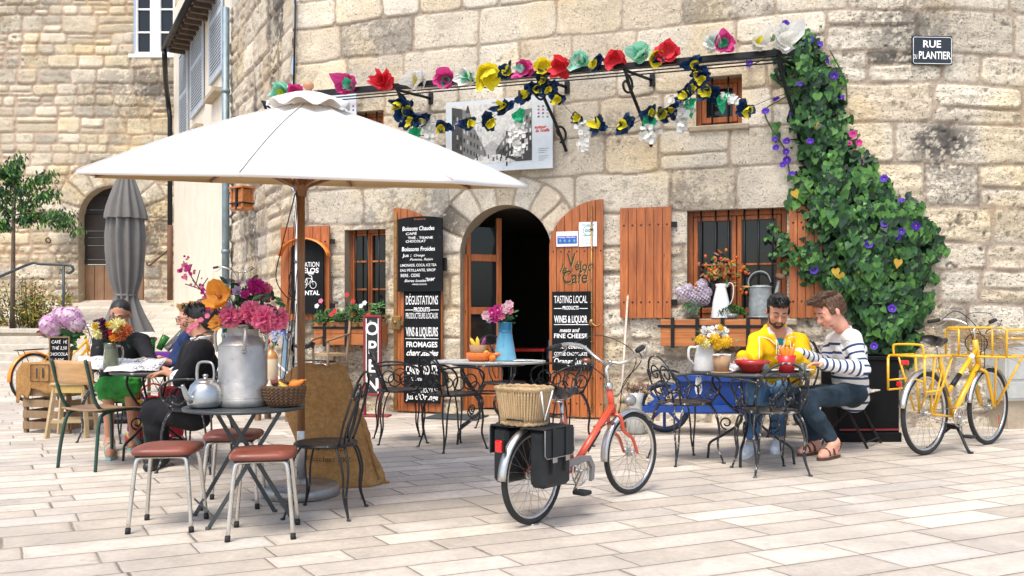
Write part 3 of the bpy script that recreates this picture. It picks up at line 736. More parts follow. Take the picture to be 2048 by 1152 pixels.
m=MB(); x,z=f(841,440); text(m,'brasserie',x,z,.035,y,mi=0,sx=1.2); m.obj('logo',M_rlogo,t)
t,f,y=board('chalkboard','long black food board under the drinks board, headed D\u00c9GUSTATIONS, white painted lettering','chalkboard',809,881,579,806,.10,'menu boards on the door leaves')
t['label']='long black board on the left door leaf, lettered from Degustations down to Jus d Orange'
lines(t,f,y,[('D\u00c9GUSTATIONS',845,609,17,64,0,.0),('PRODUITS',845,623,8,32,0,.03),('PRODUCTEURS LOCAUX',845,637,11,64,0,.0),('VINS & LIQUEURS',845,672,17,64,0,.02),('FROMAGES',845,694,10,62,0,.03),('charcuteries',846,711,11,64,.4,.03),
 ('CASSE-CRO\u00dbTE',845,748,17,64,0,.04),('toute',834,761,8,24,.4,0),('CAF\u00c9 ET CHOCOLAT',845,785,9,64,0,.0),('Jus d\'Orange',845,799,11,64,.1,.02)],M_chw)
rule(t,f,y,[(812,828,620),(862,879,620),(812,878,677)],M_chw)
t,f,y=board('chalkboard','black board in English on the right door leaf, headed TASTING LOCAL, wines and liquor','chalkboard',1105,1182,583,741,.105,'menu boards on the door leaves')
lines(t,f,y,[('TASTING LOCAL',1142,606,15,66,0,.0),('PRODUCTS',1142,619,7,32,0,.03),('WINES & LIQUOR',1142,645,14,66,0,.02),('meats and',1140,664,8,40,.35,.02),('FINE CHEESE',1142,676,9,66,0,.02),('lunch counter',1142,697,9,64,.35,.01),('COFFEE CHOCOLATE',1142,711,7,66,0,.02),('Orange Juice',1142,728,12,66,.1,.01)],M_chw)
rule(t,f,y,[(1109,1124,617),(1160,1176,617),(1109,1178,649)],M_chw)
# notices
M_paper=mat('white_paper',(.80,.80,.80),.6,var=.04); M_bluep=mat('printed_blue',(.035,.09,.42),.5,var=.1); M_teal=mat('printed_teal',(.10,.40,.38),.5)
t,f,y=board('notice','small blue and white notice pinned at the top of the right door leaf','notice',1113,1156,463,493,.098,None,thick=.006,m_=M_paper)
m=MB(); a,z0=f(1115,488); b,_=f(1154,488); _,z1=f(1134,472); m.box(a,b,y-.001,y+.001,z0,z1); m.obj('blue_band',M_bluep,t)
lines(t,f,y-.002,[('Niveau d\'hygi\u00e8ne',1134,476,3,34,.2,.02),('TR\u00c8S SATISFAISANT',1134,490.5,2.4,34,0,.02)],M_paper)
m=MB()
for px in (1121,1130,1139,1149): x,z=f(px,482); m.ball((x,y-.001,z),(.014,.002,.017 if px<1145 else .02),10,6)
m.obj('drop_symbol',M_teal,t)
t,f,y=board('notice','white certificate with a round badge pinned beside the blue notice','notice',1158,1194,444,493,.098,None,thick=.006,m_=M_paper)
m=MB(); x,z=f(1176,461); m.torus((x,y,z),.055,.003,(0,1,0),24,6)
for dx in (-.018,.018): m.torus((x+dx,y,z),.013,.004,(0,1,0),16,6)
m.obj('badge',M_teal,t); lines(t,f,y,[('CERTIFICATE',1176,451,2.5,26,0,.02),('tripadvisor',1176,472,3,24,0,.02),('OF EXCELLENCE',1176,481,2.2,22,0,0),('2015',1176,488,2.2,10,0,0)],M_teal)
# bike rental board on the left shutter, with its little arched cap
t,f,y=board('rental_board','black arched board advertising bike rental with a white bicycle, on the left shutter','sign',584,648,480,628,.12,None,arch=.16)
lines(t,f,y,[('LOCATION',616,534,9,48,0,.0),('V\u00c9LOS',619,546,9,40,0,.03),('RENTAL',620,590,8,42,0,.03)],M_chw)
m=MB()
def c2(px,py): x,z=f(px,py); return Vector((x,y,z))
for cx in (609,628): m.torus(c2(cx,570),.045,.004,(0,1,0),20,6)
for a_,b_ in (((609,570),(615,557)),((615,557),(626,557)),((626,557),(618,570)),((618,570),(609,570)),((615,557),(618,570)),((628,570),(625,552)),((625,552),(620,551))): m.tube([c2(*a_),c2(*b_)],.004,5)
a_=c2(617,549); b_=c2(629,545); m.box(a_.x+.005,b_.x,y-.002,y+.002,a_.z,b_.z+.01); m.obj('bicycle_symbol',M_chw,t)
M_orp=mat('bright_orange_paint',(.85,.24,.03),.35,var=.1,coat=.4)
m=MB(); pts=[]
for i in range(15):
    a_=PI*(.06+.88*i/14); q_=f(613.5-50*math.cos(a_),520-42*math.sin(a_)); pts.append((q_[0],-.06,q_[1]))
m.tube(pts,[(.055,.014)]*15,8,flat=(0,1,0)); m.obj('arched_cap',M_orp,t)
# OPEN sign
g=G(745,833); t=thing('open_sign','tall narrow standing sign reading OPEN downwards in a red wooden frame','sign',g,R(-8))
k=g.y/F; M_maroon=mat('dark_red_paint',(.22,.02,.02),.55,wear=(.10,.05,.04),wamt=.6); M_oldbl=mat('worn_black_sheet',(.02,.02,.02),.6,wear=(.55,.53,.48),wamt=.60,ws=16)
h=(833-630)*k; w=37*k/2; zb=(833-788)*k
m=MB(); m.box(-w,-w+.03,-.02,.02,0,h,.004); m.box(w-.03,w,-.02,.02,0,h,.004); m.box(-w+.03,w-.03,-.02,.02,h-.03,h,.004); m.box(-w+.03,w-.03,-.02,.02,zb-.02,zb+.01,.004); m.box(-w-.08,w+.1,-.09,.09,.0,.02,.004); m.obj('frame',M_maroon,t)
m=MB(); m.box(-w+.03,w-.03,-.012,.012,zb,h-.03); m.obj('panel',M_oldbl,t)
m=MB(); 
for i,c_ in enumerate('OPEN'): text(m,c_,0,h-.235-i*.222,.215,-.016,bold=.02)
m.box(-w+.032,-w+.042,-.0145,-.0125,zb+.01,h-.04); m.box(w-.042,w-.032,-.0145,-.0125,zb+.01,h-.04)
m.obj('lettering',M_chw,t)
# street name plate
M_enam=mat('black_enamel',(.018,.022,.028),.25,var=.15,wear=(.10,.10,.10),wamt=.72)
t,f,y=board('street_sign','black enamel street name plate with white border high on the right of the wall','street sign',1820,1905,73,130,.04,None,m_=M_enam)
t['label']='black enamel street name plate reading RUE DU PLANTIER high on the right of the wall'
lines(t,f,y,[('RUE',1862,96,15,38,0,.02),('DU',1826,119,10,8,0,.0),('PLANTIER',1868,119,16,68,0,.015)],M_chw)
m=MB(); a_,z0=f(1822,128); b_,_=f(1903,128); _,z1=f(1862,76); e=.012; pts=[(a_+e,z0),(b_-e,z0),(b_,z0+e),(b_,z1-e),(b_-e,z1),(a_+e,z1),(a_,z1-e),(a_,z0+e)]; m.tube([(x,y,z) for x,z in pts],.003,5,closed=True); m.obj('border',M_chw,t)
# exhibition panels
M_pan=mat('white_panel',(.62,.68,.72),.4,var=.05); M_g=[mat('print_grey_%s'%n,(v,v,v*.95),.6,var=.25,ns=30) for n,v in (('pale',.62),('light',.42),('mid',.18),('dark',.05),('black',.015))]
t,f,y=board('exhibition_panel','white panel with an old black and white street photograph above the door','panel',893,1106,198,342,.10,'exhibition panels on the wall',m_=M_pan)
m=MB()
def poly(m,pts,mi,dy=0): m.add([(f(a_,b_)[0],y-dy,f(a_,b_)[1]) for a_,b_ in pts],[list(range(len(pts)))],False,mi)
L=lambda x: (x-905)/(1065-905)
def pt(u,v): return (905+160*u, 214-u*11+(118)*v)       # u,v in the print, v down
poly(m,[pt(0,0),pt(1,0),pt(1,1),pt(0,1)],0)
poly(m,[pt(0,.02),pt(.22,.1),pt(.30,.45),pt(.42,.78),pt(.45,1),pt(0,1)],2,.001); poly(m,[pt(1,.12),pt(.86,.14),pt(.70,.5),pt(.55,.78),pt(.55,1),pt(1,1)],2,.001)
poly(m,[pt(.0,.02),pt(.13,.06),pt(.14,1),pt(0,1)],3,.0015); poly(m,[pt(1,.5),pt(.72,.66),pt(.58,.82),pt(.56,1),pt(1,1)],3,.0015)
poly(m,[pt(.40,.72),pt(.5,.62),pt(.60,.72),pt(.60,.86),pt(.40,.86)],1,.001); poly(m,[pt(.3,.9),pt(.6,.86),pt(.8,1),pt(.2,1)],0,.0018)
rs=random.Random(3)
for i in range(9):
    for j in range(5):
        u=.02+.042*i; v=.16+.15*j+.03*i; poly(m,[pt(u,v),pt(u+.018,v+.01),pt(u+.018,v+.08),pt(u,v+.07)],rs.choice((4,3,1)),.002)
        u=.97-.042*i; v=.20+.13*j+.04*i; poly(m,[pt(u,v),pt(u+.02,v-.01),pt(u+.02,v+.06),pt(u,v+.07)],rs.choice((4,1,0)),.002)
for i in range(26):
    u=rs.uniform(.3,.9); v=rs.uniform(.86,.96); poly(m,[pt(u,v-.05),pt(u+.012,v-.05),pt(u+.016,v+.02),pt(u-.004,v+.02)],rs.choice((4,4,3,1)),.0025)
poly(m,[pt(.17,.12),pt(.19,.02),pt(.20,-.0),pt(.21,.02),pt(.23,.14)],3,.002)
m.obj('old_photograph',M_g,t)
lines(t,f,y,[('autour',1082,257,6,24,.1,.05),('du Greffe',1086,264,6,28,.1,.05)],M_red,'red_title')
m=MB(); m.add([],[])
lines(t,f,y,[('PERIGUEUX',1000,208,3,30,0,0),('LE BUGUE - PERIGUEUX',1035,335,3,40,0,0),('. lorem',1082,300,.1,2,0,0)] if False else [('P\u00c9RIGUEUX',1000,207,3,30,0,0)],M_g[4],'print_caption')
m=MB()
for i,py in enumerate((213,220,227,234)):
    for px in (1078,1087,1096): x,z=f(px,py); m.box(x-.012,x+.012,y-.001,y+.001,z-.009,z+.009,mi=(i+px)%4)
for k,py in enumerate((298,302,306,313,317,321)): a_,z=f(1078,py); b_,_=f(1098-(k%3)*4,py); m.box(a_,b_,y-.001,y+.001,z-.002,z+.002,mi=3)
m.obj('logos_and_notes',[M_red,M_bluep,M_gold,M_g[2]],t)
t,f,y=board('exhibition_panel','second white exhibition panel half hidden behind the top of the cream parasol','panel',532,714,194,262,.10,'exhibition panels on the wall',m_=M_pan)
m=MB()
for i,py in enumerate((213,221)):
    for px in (690,699,708): x,z=f(px,py); m.box(x-.012,x+.012,y-.001,y+.001,z-.009,z+.009,mi=(i+px)%4)
m.obj('logos',[M_red,M_bluep,M_gold,M_g[2]],t)
# lantern box on the side wall, pipes
g=WO+SD*1.35; n_=Vector((-SD.y,SD.x,0)); n_=n_ if n_.y<0 else -n_
p=P(484,420,(g+n_*.15).y); t=thing('wall_lantern','small orange wooden lantern box with black iron straps high on the rough side wall','lantern',p,R(-35)); k=p.y/F
m=MB(); w=19*k
for x in (-w,w-.03):
    for y_ in (-.1,.07): m.box(x,x+.03,y_,y_+.03,0,42*k,.004)
m.box(-w-.02,w+.02,-.12,.12,42*k,46*k,.006); m.box(-w,w,-.1,.1,0,.03,.004); m.box(-w+.02,w-.02,-.08,.08,.03,40*k); m.obj('box',M_orx,t)
m=MB(); m.box(-w-.005,w+.005,-.105,.105,.08,.10); m.box(-.015,.015,-.108,.108,.0,43*k); m.obj('iron_strap',M_blk,t)
dp3=thing('white_downpipe','narrow white plastic downpipe beside the left shutter behind the parasol pole','pipe',WP(596,812,.12)*1); dp3.location.z=0; m=MB(); m.tube([(0,0,.1),(0,0,3.1)],.038,12); m.obj('pipe',mat('white_plastic',(.72,.72,.70),.4),dp3)
m=MB(); 
for z in (.6,1.9,2.9): m.tube([(0,0,z-.02),(0,0,z+.02)],.045,12)
m.obj('pipe_clip',M_zinc,dp3)
o=MB(); a_=WP(570,800,.10); o.box(a_.x-.03,a_.x+.03,a_.y-.03,a_.y+.03,0.02,1.0,.006); o=o.obj('cable_duct',mat('blue_duct',(.22,.33,.42),.5)); tag(o,'short pale blue cable duct at the foot of the wall left of the shutter','duct')
# ---- iron awning rail with scroll brackets ----
RZ=3.93; RO=.50
s0r=WS(546,188,RO)[0]; s1r=WS(1590,72,RO)[0]
rail=thing('awning_rail','long black iron rail with stretched wires and scroll brackets above the door','rail',WO,WA)
m=MB(); m.box(s0r,s1r,-RO-.012,-RO+.012,RZ-.03,RZ+.03,.003); m.obj('front_bar',M_blk,rail)
for o_ in (.40,.28,.16):
    m=MB(); m.tube([(s0r+.2,-o_,RZ-.01),(s1r,-o_,RZ-.01)],.008,6); m.obj('wire',M_blk,rail)
BR=[WS(863,192)[0],WS(1135,165)[0],WS(1305,150)[0],WS(1600,120)[0],WS(600,215)[0]]
for s in BR:
    K=.24/RO; B=lambda y,z: (s+y*K,y,z)
    m=MB(); m.tube([B(-RO,RZ-.045),B(-.01,RZ-.045)],.018,8); m.box(s-.03,s+.03,-.03,-.005,RZ-.12,RZ+.02,.004)
    m.tube(cr([B(-RO+.02,RZ-.05),B(-RO+.10,RZ-.22),B(-.20,RZ-.50),B(-.09,RZ-.68),B(-.02,RZ-.80)],5),.019,8)
    def spiral(cy,cz,r0,turn,a0,n=22):
        pts=[]
        for i in range(n+1):
            a=a0+turn*i/n; r=r0*(1-.75*i/n); pts.append(B(cy+r*math.cos(a),cz+r*math.sin(a)))
        return pts
    m.tube(spiral(-RO+.04,RZ-.20,.12,-3.4*PI/1.6,PI*.5),.014,6); m.tube(spiral(-.02-.10,RZ-.60,.11,3.4*PI/1.6,-PI*.5),.014,6); m.obj('scroll_bracket',M_blk,rail)
# ---- window boxes ----
def window_box(px0,px1,pyt,pyb,label,depth=.24,ns=3):
    t=onwall('window_box',label,'planter',(px0+px1)/2,pyb,depth,'wooden window boxes'); f=frame_of(t,depth); x0,_=f(px0,pyb); x1,_=f(px1,pyb); _,z1=f((px0+px1)/2,pyt)
    m=MB(); b=.02; m.box(x0,x1,0,b,0,z1*.48,.004); m.box(x0,x1,.001,b,z1*.49,z1,.004); m.box(x0,x0+b,b,depth-.03,0,z1,.003); m.box(x1-b,x1,b,depth-.03,0,z1,.003); m.box(x0+b,x1-b,b,depth-.03,0,.02); m.box(x0+b,x1-b,depth-.05,depth-.03,.02,z1)
    m.obj('box',M_orx,t)
    m=MB(); m.box(x0-.03,x1+.03,-.012,-.002,z1*.70,z1*.80,.002); m.obj('iron_band',M_blk,t)
    for i in range(ns):
        x=x0+(x1-x0)*(i+.5)/ns; m=MB(); m.box(x-.02,x+.02,-.02,-.012,-.02,z1+.01,.002); m.box(x-.02,x+.02,-.02,.03,z1+.01,z1+.02); m.obj('strap',M_blk,t)
    m=MB(); m.box(x0+b,x1-b,b,depth-.05,z1*.75,z1*.85); m.obj('soil',mat('potting_soil',(.03,.022,.015),.95,bump=.6,bs=40),t)
    return t,f,x0,x1,z1
wbL=window_box(628,760,644,690,'orange wooden window box with red and white flowering plants under the small left window',.24,3)
wbR=window_box(1321,1522,639,693,'long orange wooden window box with black iron straps under the large right window',.24,4)
# utility cabinet at the right edge
t=thing('utility_cabinet','pale grey metal utility cabinet with a padlock at the foot of the wall, right edge','cabinet',(0,0,0)); p=WO+WX*WSc(2035,780,.25)[0]; s=WSc(2035,780,.2)[0]
p=WO+WX*s+WY*(float(yfac(s))-.2); t.location=(p.x,p.y,0); t.rotation_euler=(0,0,WA+math.atan(.24*(s-6.04)))
M_cab=mat('cabinet_grey',(.42,.43,.40),.55,var=.1,wear=(.28,.27,.24),wamt=.6)
z0=CH-(800-HY)*p.y/F; z1=CH-(688-HY)*p.y/F
m=MB(); m.box(-.26,.5,-.12,.2,z0,z1,.012); m.box(-.28,.52,-.14,.2,z1,z1+.02,.006); m.obj('housing',M_cab,t)
m=MB(); m.box(-.235,.10,-.128,-.12,z0+.03,z0+.2,.003); m.box(-.235,.10,-.128,-.12,z0+.23,z1-.03,.003); m.obj('access_panel',M_cab,t)
m=MB(); m.torus((.02,-.15,z0+.14),.02,.005,(0,1,0),14,6); m.box(-.005,.045,-.165,-.14,z0+.09,z0+.14,.005); m.obj('padlock',M_iron,t)
m=MB(); m.box(-.20,.45,-.08,.2,0,z0); m.obj('plinth',M_sill,t)
# inside the cafe: a red counter and a blue chair glimpsed through the door
def inside(s,y,z): return WO+WX*s+WY*y+Vector((0,0,z))
p=inside(DCX-.12,1.6,0); t=thing('inside_table','small red table glimpsed inside the dark doorway','table',p,WA); m=MB(); m.box(-.3,.25,-.25,.25,.72,.76,.01); m.obj('tabletop',M_red,t)
for sx in (-.27,.22):
    for sy in (-.22,.22): m=MB(); m.tube([(sx,sy,0),(sx,sy,.72)],.014,6); m.obj('leg',M_iron,t)
p=inside(DCX+.38,1.3,0); t=thing('inside_chair','blue metal chair glimpsed inside the doorway at the right','chair',p,WA+.5); M_bl=mat('sky_blue_paint',(.08,.33,.55),.4)
m=MB(); m.box(-.18,.18,-.18,.18,.43,.45,.01); m.obj('seat',M_bl,t); m=MB(); m.box(-.17,.17,.16,.18,.62,.88,.01); m.obj('backrest',M_bl,t)
for sx in (-.16,.16):
    for sy in (-.16,.16): m=MB(); m.tube([(sx,sy,0),(sx,sy,.44 if sy<0 else .88)],.012,6); m.obj('leg',M_iron,t)
# ================= FLOWERS, LEAVES, PAPER GARLANDS =================
def leafm(name,c,c2=None,rough=.5,tr=.25):
    t=NT(name); n=t.noise(t.co(),5,3); c2=c2 or tuple(x*1.9 for x in c); col=t.mix(t.ramp(n,.35,.68),c,c2); t.set(col,rough)
    o=t.n['Material Output']; ms=t.node('ShaderNodeMixShader'); tl=t.node('ShaderNodeBsdfTranslucent'); t.put(tl.inputs[0],col); ms.inputs[0].default_value=tr
    t.l.new(t.b.outputs[0],ms.inputs[1]); t.l.new(tl.outputs[0],ms.inputs[2]); t.l.new(ms.outputs[0],o.inputs[0]); return t.m
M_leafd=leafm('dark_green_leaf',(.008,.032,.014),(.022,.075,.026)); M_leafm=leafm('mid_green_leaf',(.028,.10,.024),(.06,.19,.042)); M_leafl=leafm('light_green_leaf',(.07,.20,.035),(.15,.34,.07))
M_leafy=leafm('yellowed_leaf',(.55,.32,.03),(.65,.45,.06)); M_stem=mat('green_stem',(.05,.09,.02),.7); M_brown=mat('brown_stem',(.07,.045,.03),.85,var=.3)
def petm(n,c,tr=.3): return leafm(n,tuple(x*.82 for x in c),c,.65,tr)
M_pur=petm('violet_petal',(.10,.03,.48)); M_mag=petm('magenta_petal',(.62,.03,.27)); M_pnk=petm('pink_petal',(.85,.22,.36)); M_lpk=petm('pale_pink_petal',(.85,.55,.62)); M_lil=petm('lilac_petal',(.60,.44,.66))
M_yel=petm('yellow_petal',(.85,.58,.03)); M_pyl=petm('pale_yellow_petal',(.86,.80,.38)); M_wpe=petm('white_petal',(.82,.82,.80)); M_ora=petm('orange_petal',(.85,.36,.04)); M_rdp=petm('red_petal',(.65,.03,.03)); M_blu=petm('pale_blue_petal',(.35,.45,.80)); M_drk=petm('wine_petal',(.10,.01,.05)); M_rst=petm('rust_petal',(.60,.17,.06))
rnd=random.Random(21)
def rv(s=1): return Vector((rnd.gauss(0,s),rnd.gauss(0,s),rnd.gauss(0,s)))
def leaf(m,p,d,n,L,W,mi=0,bend=.25,heart=False):
    d=Vector(d).normalized(); n=Vector(n); n=(n-d*n.dot(d)); n=n.normalized() if n.length>1e-4 else d.orthogonal().normalized(); s=d.cross(n); p=Vector(p)
    def q(a,b,c=0): return p+d*a*L+s*b*W+n*(c-bend*a*a)*L
    if heart:
        v=[q(0,0,0),q(-.16,.30,.06),q(.02,.52,.02),q(.30,.50,.02),q(.62,.28,.0),q(1,0,-.05),q(.62,-.28,0),q(.30,-.50,.02),q(.02,-.52,.02),q(-.16,-.30,.06),q(.32,0,-.10),q(.66,0,-.07)]
        m.add(v,[(0,10,2,1),(10,3,2),(10,11,4,3),(11,5,4),(0,9,8,10),(8,7,10),(10,7,6,11),(11,6,5)],True,mi)
    else:
        v=[q(0,0),q(.3,.42),q(.3,-.42),q(.7,.34),q(.7,-.34),q(1,0),q(.3,0,-.07),q(.7,0,-.07)]
        m.add(v,[(0,6,1),(0,2,6),(6,7,3,1),(2,4,7,6),(7,5,3),(4,5,7)],True,mi)
def bloom(m,p,n,r,np_=5,mi=0,cup=.3,layers=1,width=.9,mc=None,tw=0):
    """open flower: petals round a centre"""
    n=Vector(n).normalized(); u=n.orthogonal().normalized(); w=n.cross(u); p=Vector(p)
    for l in range(layers):
        rl=r*(1-.28*l)
        for k in range(np_):
            a=2*PI*(k+l*.5)/np_+tw; d=(u*math.cos(a)+w*math.sin(a)); dd=(d+n*(cup+.45*l)).normalized(); leaf(m,p+n*.002*l,dd,n,rl,rl*width*(6.5/np_)**.6,mi,.12)
    if mc is not None: m.ball(p+n*r*.12,r*.16,6,4,mc)
def pompom(m,p,r,n=70,mi=0,plen=.45,w=.35,core=None,front=None):
    for i in range(n):
        z=1-2*(i+.5)/n; t=i*2.39996; q=math.sqrt(1-z*z); d=Vector((q*math.cos(t),q*math.sin(t),z)); leaf(m,Vector(p)+d*r*(1-plen),(d+rv(.25)).normalized(),rv(),r*plen*1.25,r*w,mi,.1)
    m.ball(p,r*(1-plen*.9),8,6,mi if core is None else core)
def florets(m,c,r,n,fr,mis,flat=1.0):
    for i in range(n):
        z=1-2*(i+.5)/n; t=i*2.39996; q=math.sqrt(1-z*z); d=Vector((q*math.cos(t),q*math.sin(t),z*flat)); p=Vector(c)+d*r*rnd.uniform(.88,1.04)
        u=d.orthogonal().normalized(); w=d.cross(u); a0=rnd.uniform(0,6); mi=rnd.choice(mis)
        for k in range(4):
            a=a0+k*PI/2; e=u*math.cos(a)+w*math.sin(a); g=d.cross(e)*fr*.45; m.add([p,p+e*fr*.55+g+d*fr*.1,p+e*fr,p+e*fr*.55-g+d*fr*.1],[(0,1,2,3)],True,mi)
# paper flowers
PC={'red':(.78,.05,.07),'white':(.84,.84,.80),'yellow':(.86,.75,.03),'green':(.03,.50,.24),'pink':(.72,.07,.30),'blue':(.012,.045,.14),'mint':(.35,.74,.58)}
PM={}
for k_,c_ in PC.items():
    PM[k_]=leafm(k_+'_crepe_paper',tuple(x*.85 for x in c_),c_,.3 if k_=='blue' else .7,.12 if k_=='blue' else .3)
def ruffle(m,c,n,r,mi,cup,seed,na=22,nr=5,wave=.22,bow=0):
    rs=random.Random(seed); n=Vector(n).normalized(); u=n.orthogonal().normalized(); w=n.cross(u); vs=[];fs=[]; ph=[rs.uniform(0,6) for _ in range(5)]; asp=rs.uniform(.6,1.0); rot=rs.uniform(0,3); fold=rs.uniform(.5,2.0)
    for i in range(nr+1):
        t=i/nr
        for k in range(na):
            a=2*PI*k/na; wv=math.sin(3*a+ph[0])*.5+math.sin(5*a+ph[1])*.45+math.sin(9*a+ph[2])*.3
            rr=r*t*(1+(.24 if bow>.3 else .13)*wv*t+.05*t*rs.uniform(-1,1)); h=r*(cup*(1 if bow>.3 else 1.5)*t*t*(.4+fold*abs(math.cos(a+ph[3])))+1.5*wave*t*t*wv+.22*t*rs.uniform(-1,1)); e=a+rot
            rr*=(1-bow*abs(math.sin(a))**1.5*t); vs.append(Vector(c)+u*math.cos(e)*rr+w*math.sin(e)*rr*asp+n*h)
    for i in range(nr):
        for k in range(na): l=(k+1)%na; fs.append((i*na+k,i*na+l,(i+1)*na+l,(i+1)*na+k))
    m.add(vs,fs,False,mi)
FN=-WY
def paper_flower(px,py,size,cols,label,out=.50,seed=0,grp='paper flowers tied along the iron rail'):
    p=WP(px,py,out+.035); t=thing('paper_flower',label,'paper flower',p,0,grp); r=size*p.y/F/2; rs=random.Random(seed*7+3)
    n=(FN+Vector((rs.uniform(-.5,.5),0,rs.uniform(-.6,.15)))).normalized()
    bw=.5 if cols[0]=='blue' else .12; m=MB(); ruffle(m,(0,0,0),n,r*1.1,0,.55,seed,wave=.20,bow=bw); ruffle(m,-n*.01,n+Vector((.25,0,-.2)),r*1.05,0,.25,seed+50,wave=.25,bow=bw); m.obj('outer_petals',PM[cols[0]],t)
    m=MB(); ruffle(m,n*r*.12+Vector((rs.uniform(-.2,.2),0,rs.uniform(-.2,.2)))*r,n+Vector((rs.uniform(-.5,.5),0,rs.uniform(-.5,.2))),r*(rs.uniform(.42,.60) if cols[1]!=cols[0] else .8),0,.75,seed+9,wave=.3)
    if len(cols)>2: ruffle(m,n*r*.15+Vector((r*.45,0,-r*.1)),n,r*.5,1,.6,seed+19)
    m.obj('inner_petals',[PM[cols[1]],PM[cols[-1]]],t); return t
railf=[(566,184,42,('mint','yellow','green'),'green, white and yellow paper flower at the far left end of the rail'),
(592,181,32,('pink','pink'),'small pink paper flower just above the parasol finial'),(694,171,44,('pink','green','mint'),'pink and green paper flower alone on the left third of the rail'),
(769,165,42,('red','red'),'red paper flower, leftmost of the plain red ones on the rail'),(841,157,44,('white','yellow'),'white paper flower with yellow heart, right of the leftmost red one'),
(890,155,40,('pink','green','pink'),'pink paper flower with a green side, left of the big yellow one'),(936,152,36,('white','mint','green'),'white and mint paper flower touching the big yellow one'),
(968,144,52,('yellow','yellow'),'biggest plain yellow paper flower on the rail'),(1013,143,40,('blue','yellow'),'dark blue paper flower with yellow heart right of the big yellow one'),
(1051,137,40,('pink','mint','pink'),'pink and mint paper flower over the second scroll bracket area'),(1089,132,34,('yellow','yellow'),'small yellow paper flower above the second visible bracket'),
(1127,135,44,('red','red'),'red paper flower, middle one of the plain red ones on the rail'),(1163,117,38,('mint','white','green'),'mint green paper flower with white heart between two red ones'),
(1194,124,38,('blue','yellow'),'dark blue and yellow paper flower beside the third plain red one'),(1229,115,42,('red','red'),'red paper flower, rightmost of the round plain red ones on the rail'),
(1284,107,42,('mint','green','white'),'fringed mint and green paper flower left of the long red one'),(1309,113,34,('yellow','blue'),'yellow and blue paper flower under the long red one'),
(1335,105,46,('red','red'),'wide flat red paper flower in the right third of the rail'),(1424,88,38,('white','mint'),'white and mint paper flower joined to a pink one near the right end'),
(1448,85,40,('pink','green'),'pink paper flower with green fringe near the right end of the rail'),(1515,87,40,('white','yellow'),'yellow paper flower with white rim beside the big white one'),
(1566,79,54,('white','white'),'big white paper flower at the right end of the rail among the vine')]
for i,(px,py,sz,co_,lb) in enumerate(railf): paper_flower(px,py,sz,co_,lb,.50,i)
lowf=[(800,205),(822,240),(846,236),(887,252),(934,248),(976,240),(1013,215),(1052,190),(1086,158),(1118,198),(1155,237),(1198,253),(1253,250),(1303,224),(1343,222),(1386,128),(1402,155),(1380,178),(1424,186),(1489,220),(812,222),(1096,178),(1322,230),(1396,142),(1368,192),(1068,178)]
lpos=['leftmost, under the first scroll bracket','second on the lower string','third on the lower string, near the first white cluster','at the left edge of the street photograph','over the left towers of the street photograph','over the pale sky of the street photograph','over the right roofs in the street photograph','at the top right of the street photograph','right under the small yellow one','on the string just right of the exhibition panel','above the second white cluster right of the panel','low between the second white cluster and the scroll bracket','lowest single one left of the third scroll bracket','wrapped on the foot of the third scroll bracket','between the third bracket and the long white cluster','topmost of the bunch hanging left of the upper window','in the middle of the bunch left of the window','lowest of the bunch left of the upper window','in front of the upper window','rightmost of the lower string, under the upper window corner','squeezed between the leftmost and second ones','touching the small yellow flower from below','squeezed between two at the third bracket foot','second from top, bunch left of the upper window','bottom left of the bunch beside the upper window','between the panel corner and the small yellow flower']
for i,(px,py) in enumerate(lowf): paper_flower(px,py,rnd.uniform(36,46),('blue','yellow'),'shiny blue and yellow paper flower '+lpos[i],.46,100+i,'blue and yellow paper flowers on the lower string')
for i,lb in enumerate(lpos):
    pass
for px,py,sz,lb in ((831,268,30,'green paper leaf hanging under the blue flowers at the first bracket'),(1037,232,30,'green paper leaf above the white cluster on the photograph panel'),(1298,243,30,'green paper leaf over the white cluster at the third bracket'),(1378,209,28,'long green paper leaf beside the long white cluster'),(1441,200,28,'green paper leaf in front of the upper window')):
    p=WP(px,py,.47); m=MB(); rs=px
    ruffle(m,(0,0,0),FN+Vector((.3,0,0)),sz*.5*p.y/F,0,.4,rs,wave=.3); leaf(m,(0,-.01,.05),(.1,0,-1),FN,.2,.10,0); o=m.obj('paper_leaf',PM['green']); o.location=p; tag(o,lb,'paper leaf','green paper leaves on the garland')
def white_cluster(px,py,h,w,label,dx=0):
    p=WP(px,py,.48); t=None; m=MB(); k=p.y/F
    for i in range(int(h*1.3)):
        f=i/(h*1.3); c=Vector((dx*f*k+rnd.gauss(0,w*.28*k*(1-.55*f)),rnd.uniform(-.05,.03),-f*h*k)); bloom(m,c,FN+rv(.5),rnd.uniform(.022,.036),4,0,.2,1,1.1)
    o=m.obj('white_blossom_cluster',PM['white']); o.location=p; tag(o,label,'paper blossom','white blossom clusters hanging from the garland')
white_cluster(857,240,52,34,'white blossom cluster just above the right slope of the parasol'); white_cluster(1036,245,66,38,'white blossom cluster over the right part of the street photograph')
white_cluster(1168,242,60,30,'thin white blossom cluster right of the exhibition panel'); white_cluster(1300,252,34,36,'short wide white blossom cluster under the third scroll bracket'); white_cluster(1364,195,72,34,'long thick white blossom cluster left of the upper window'); white_cluster(1450,190,26,30,'white blossom cluster slanting across the upper window',34)
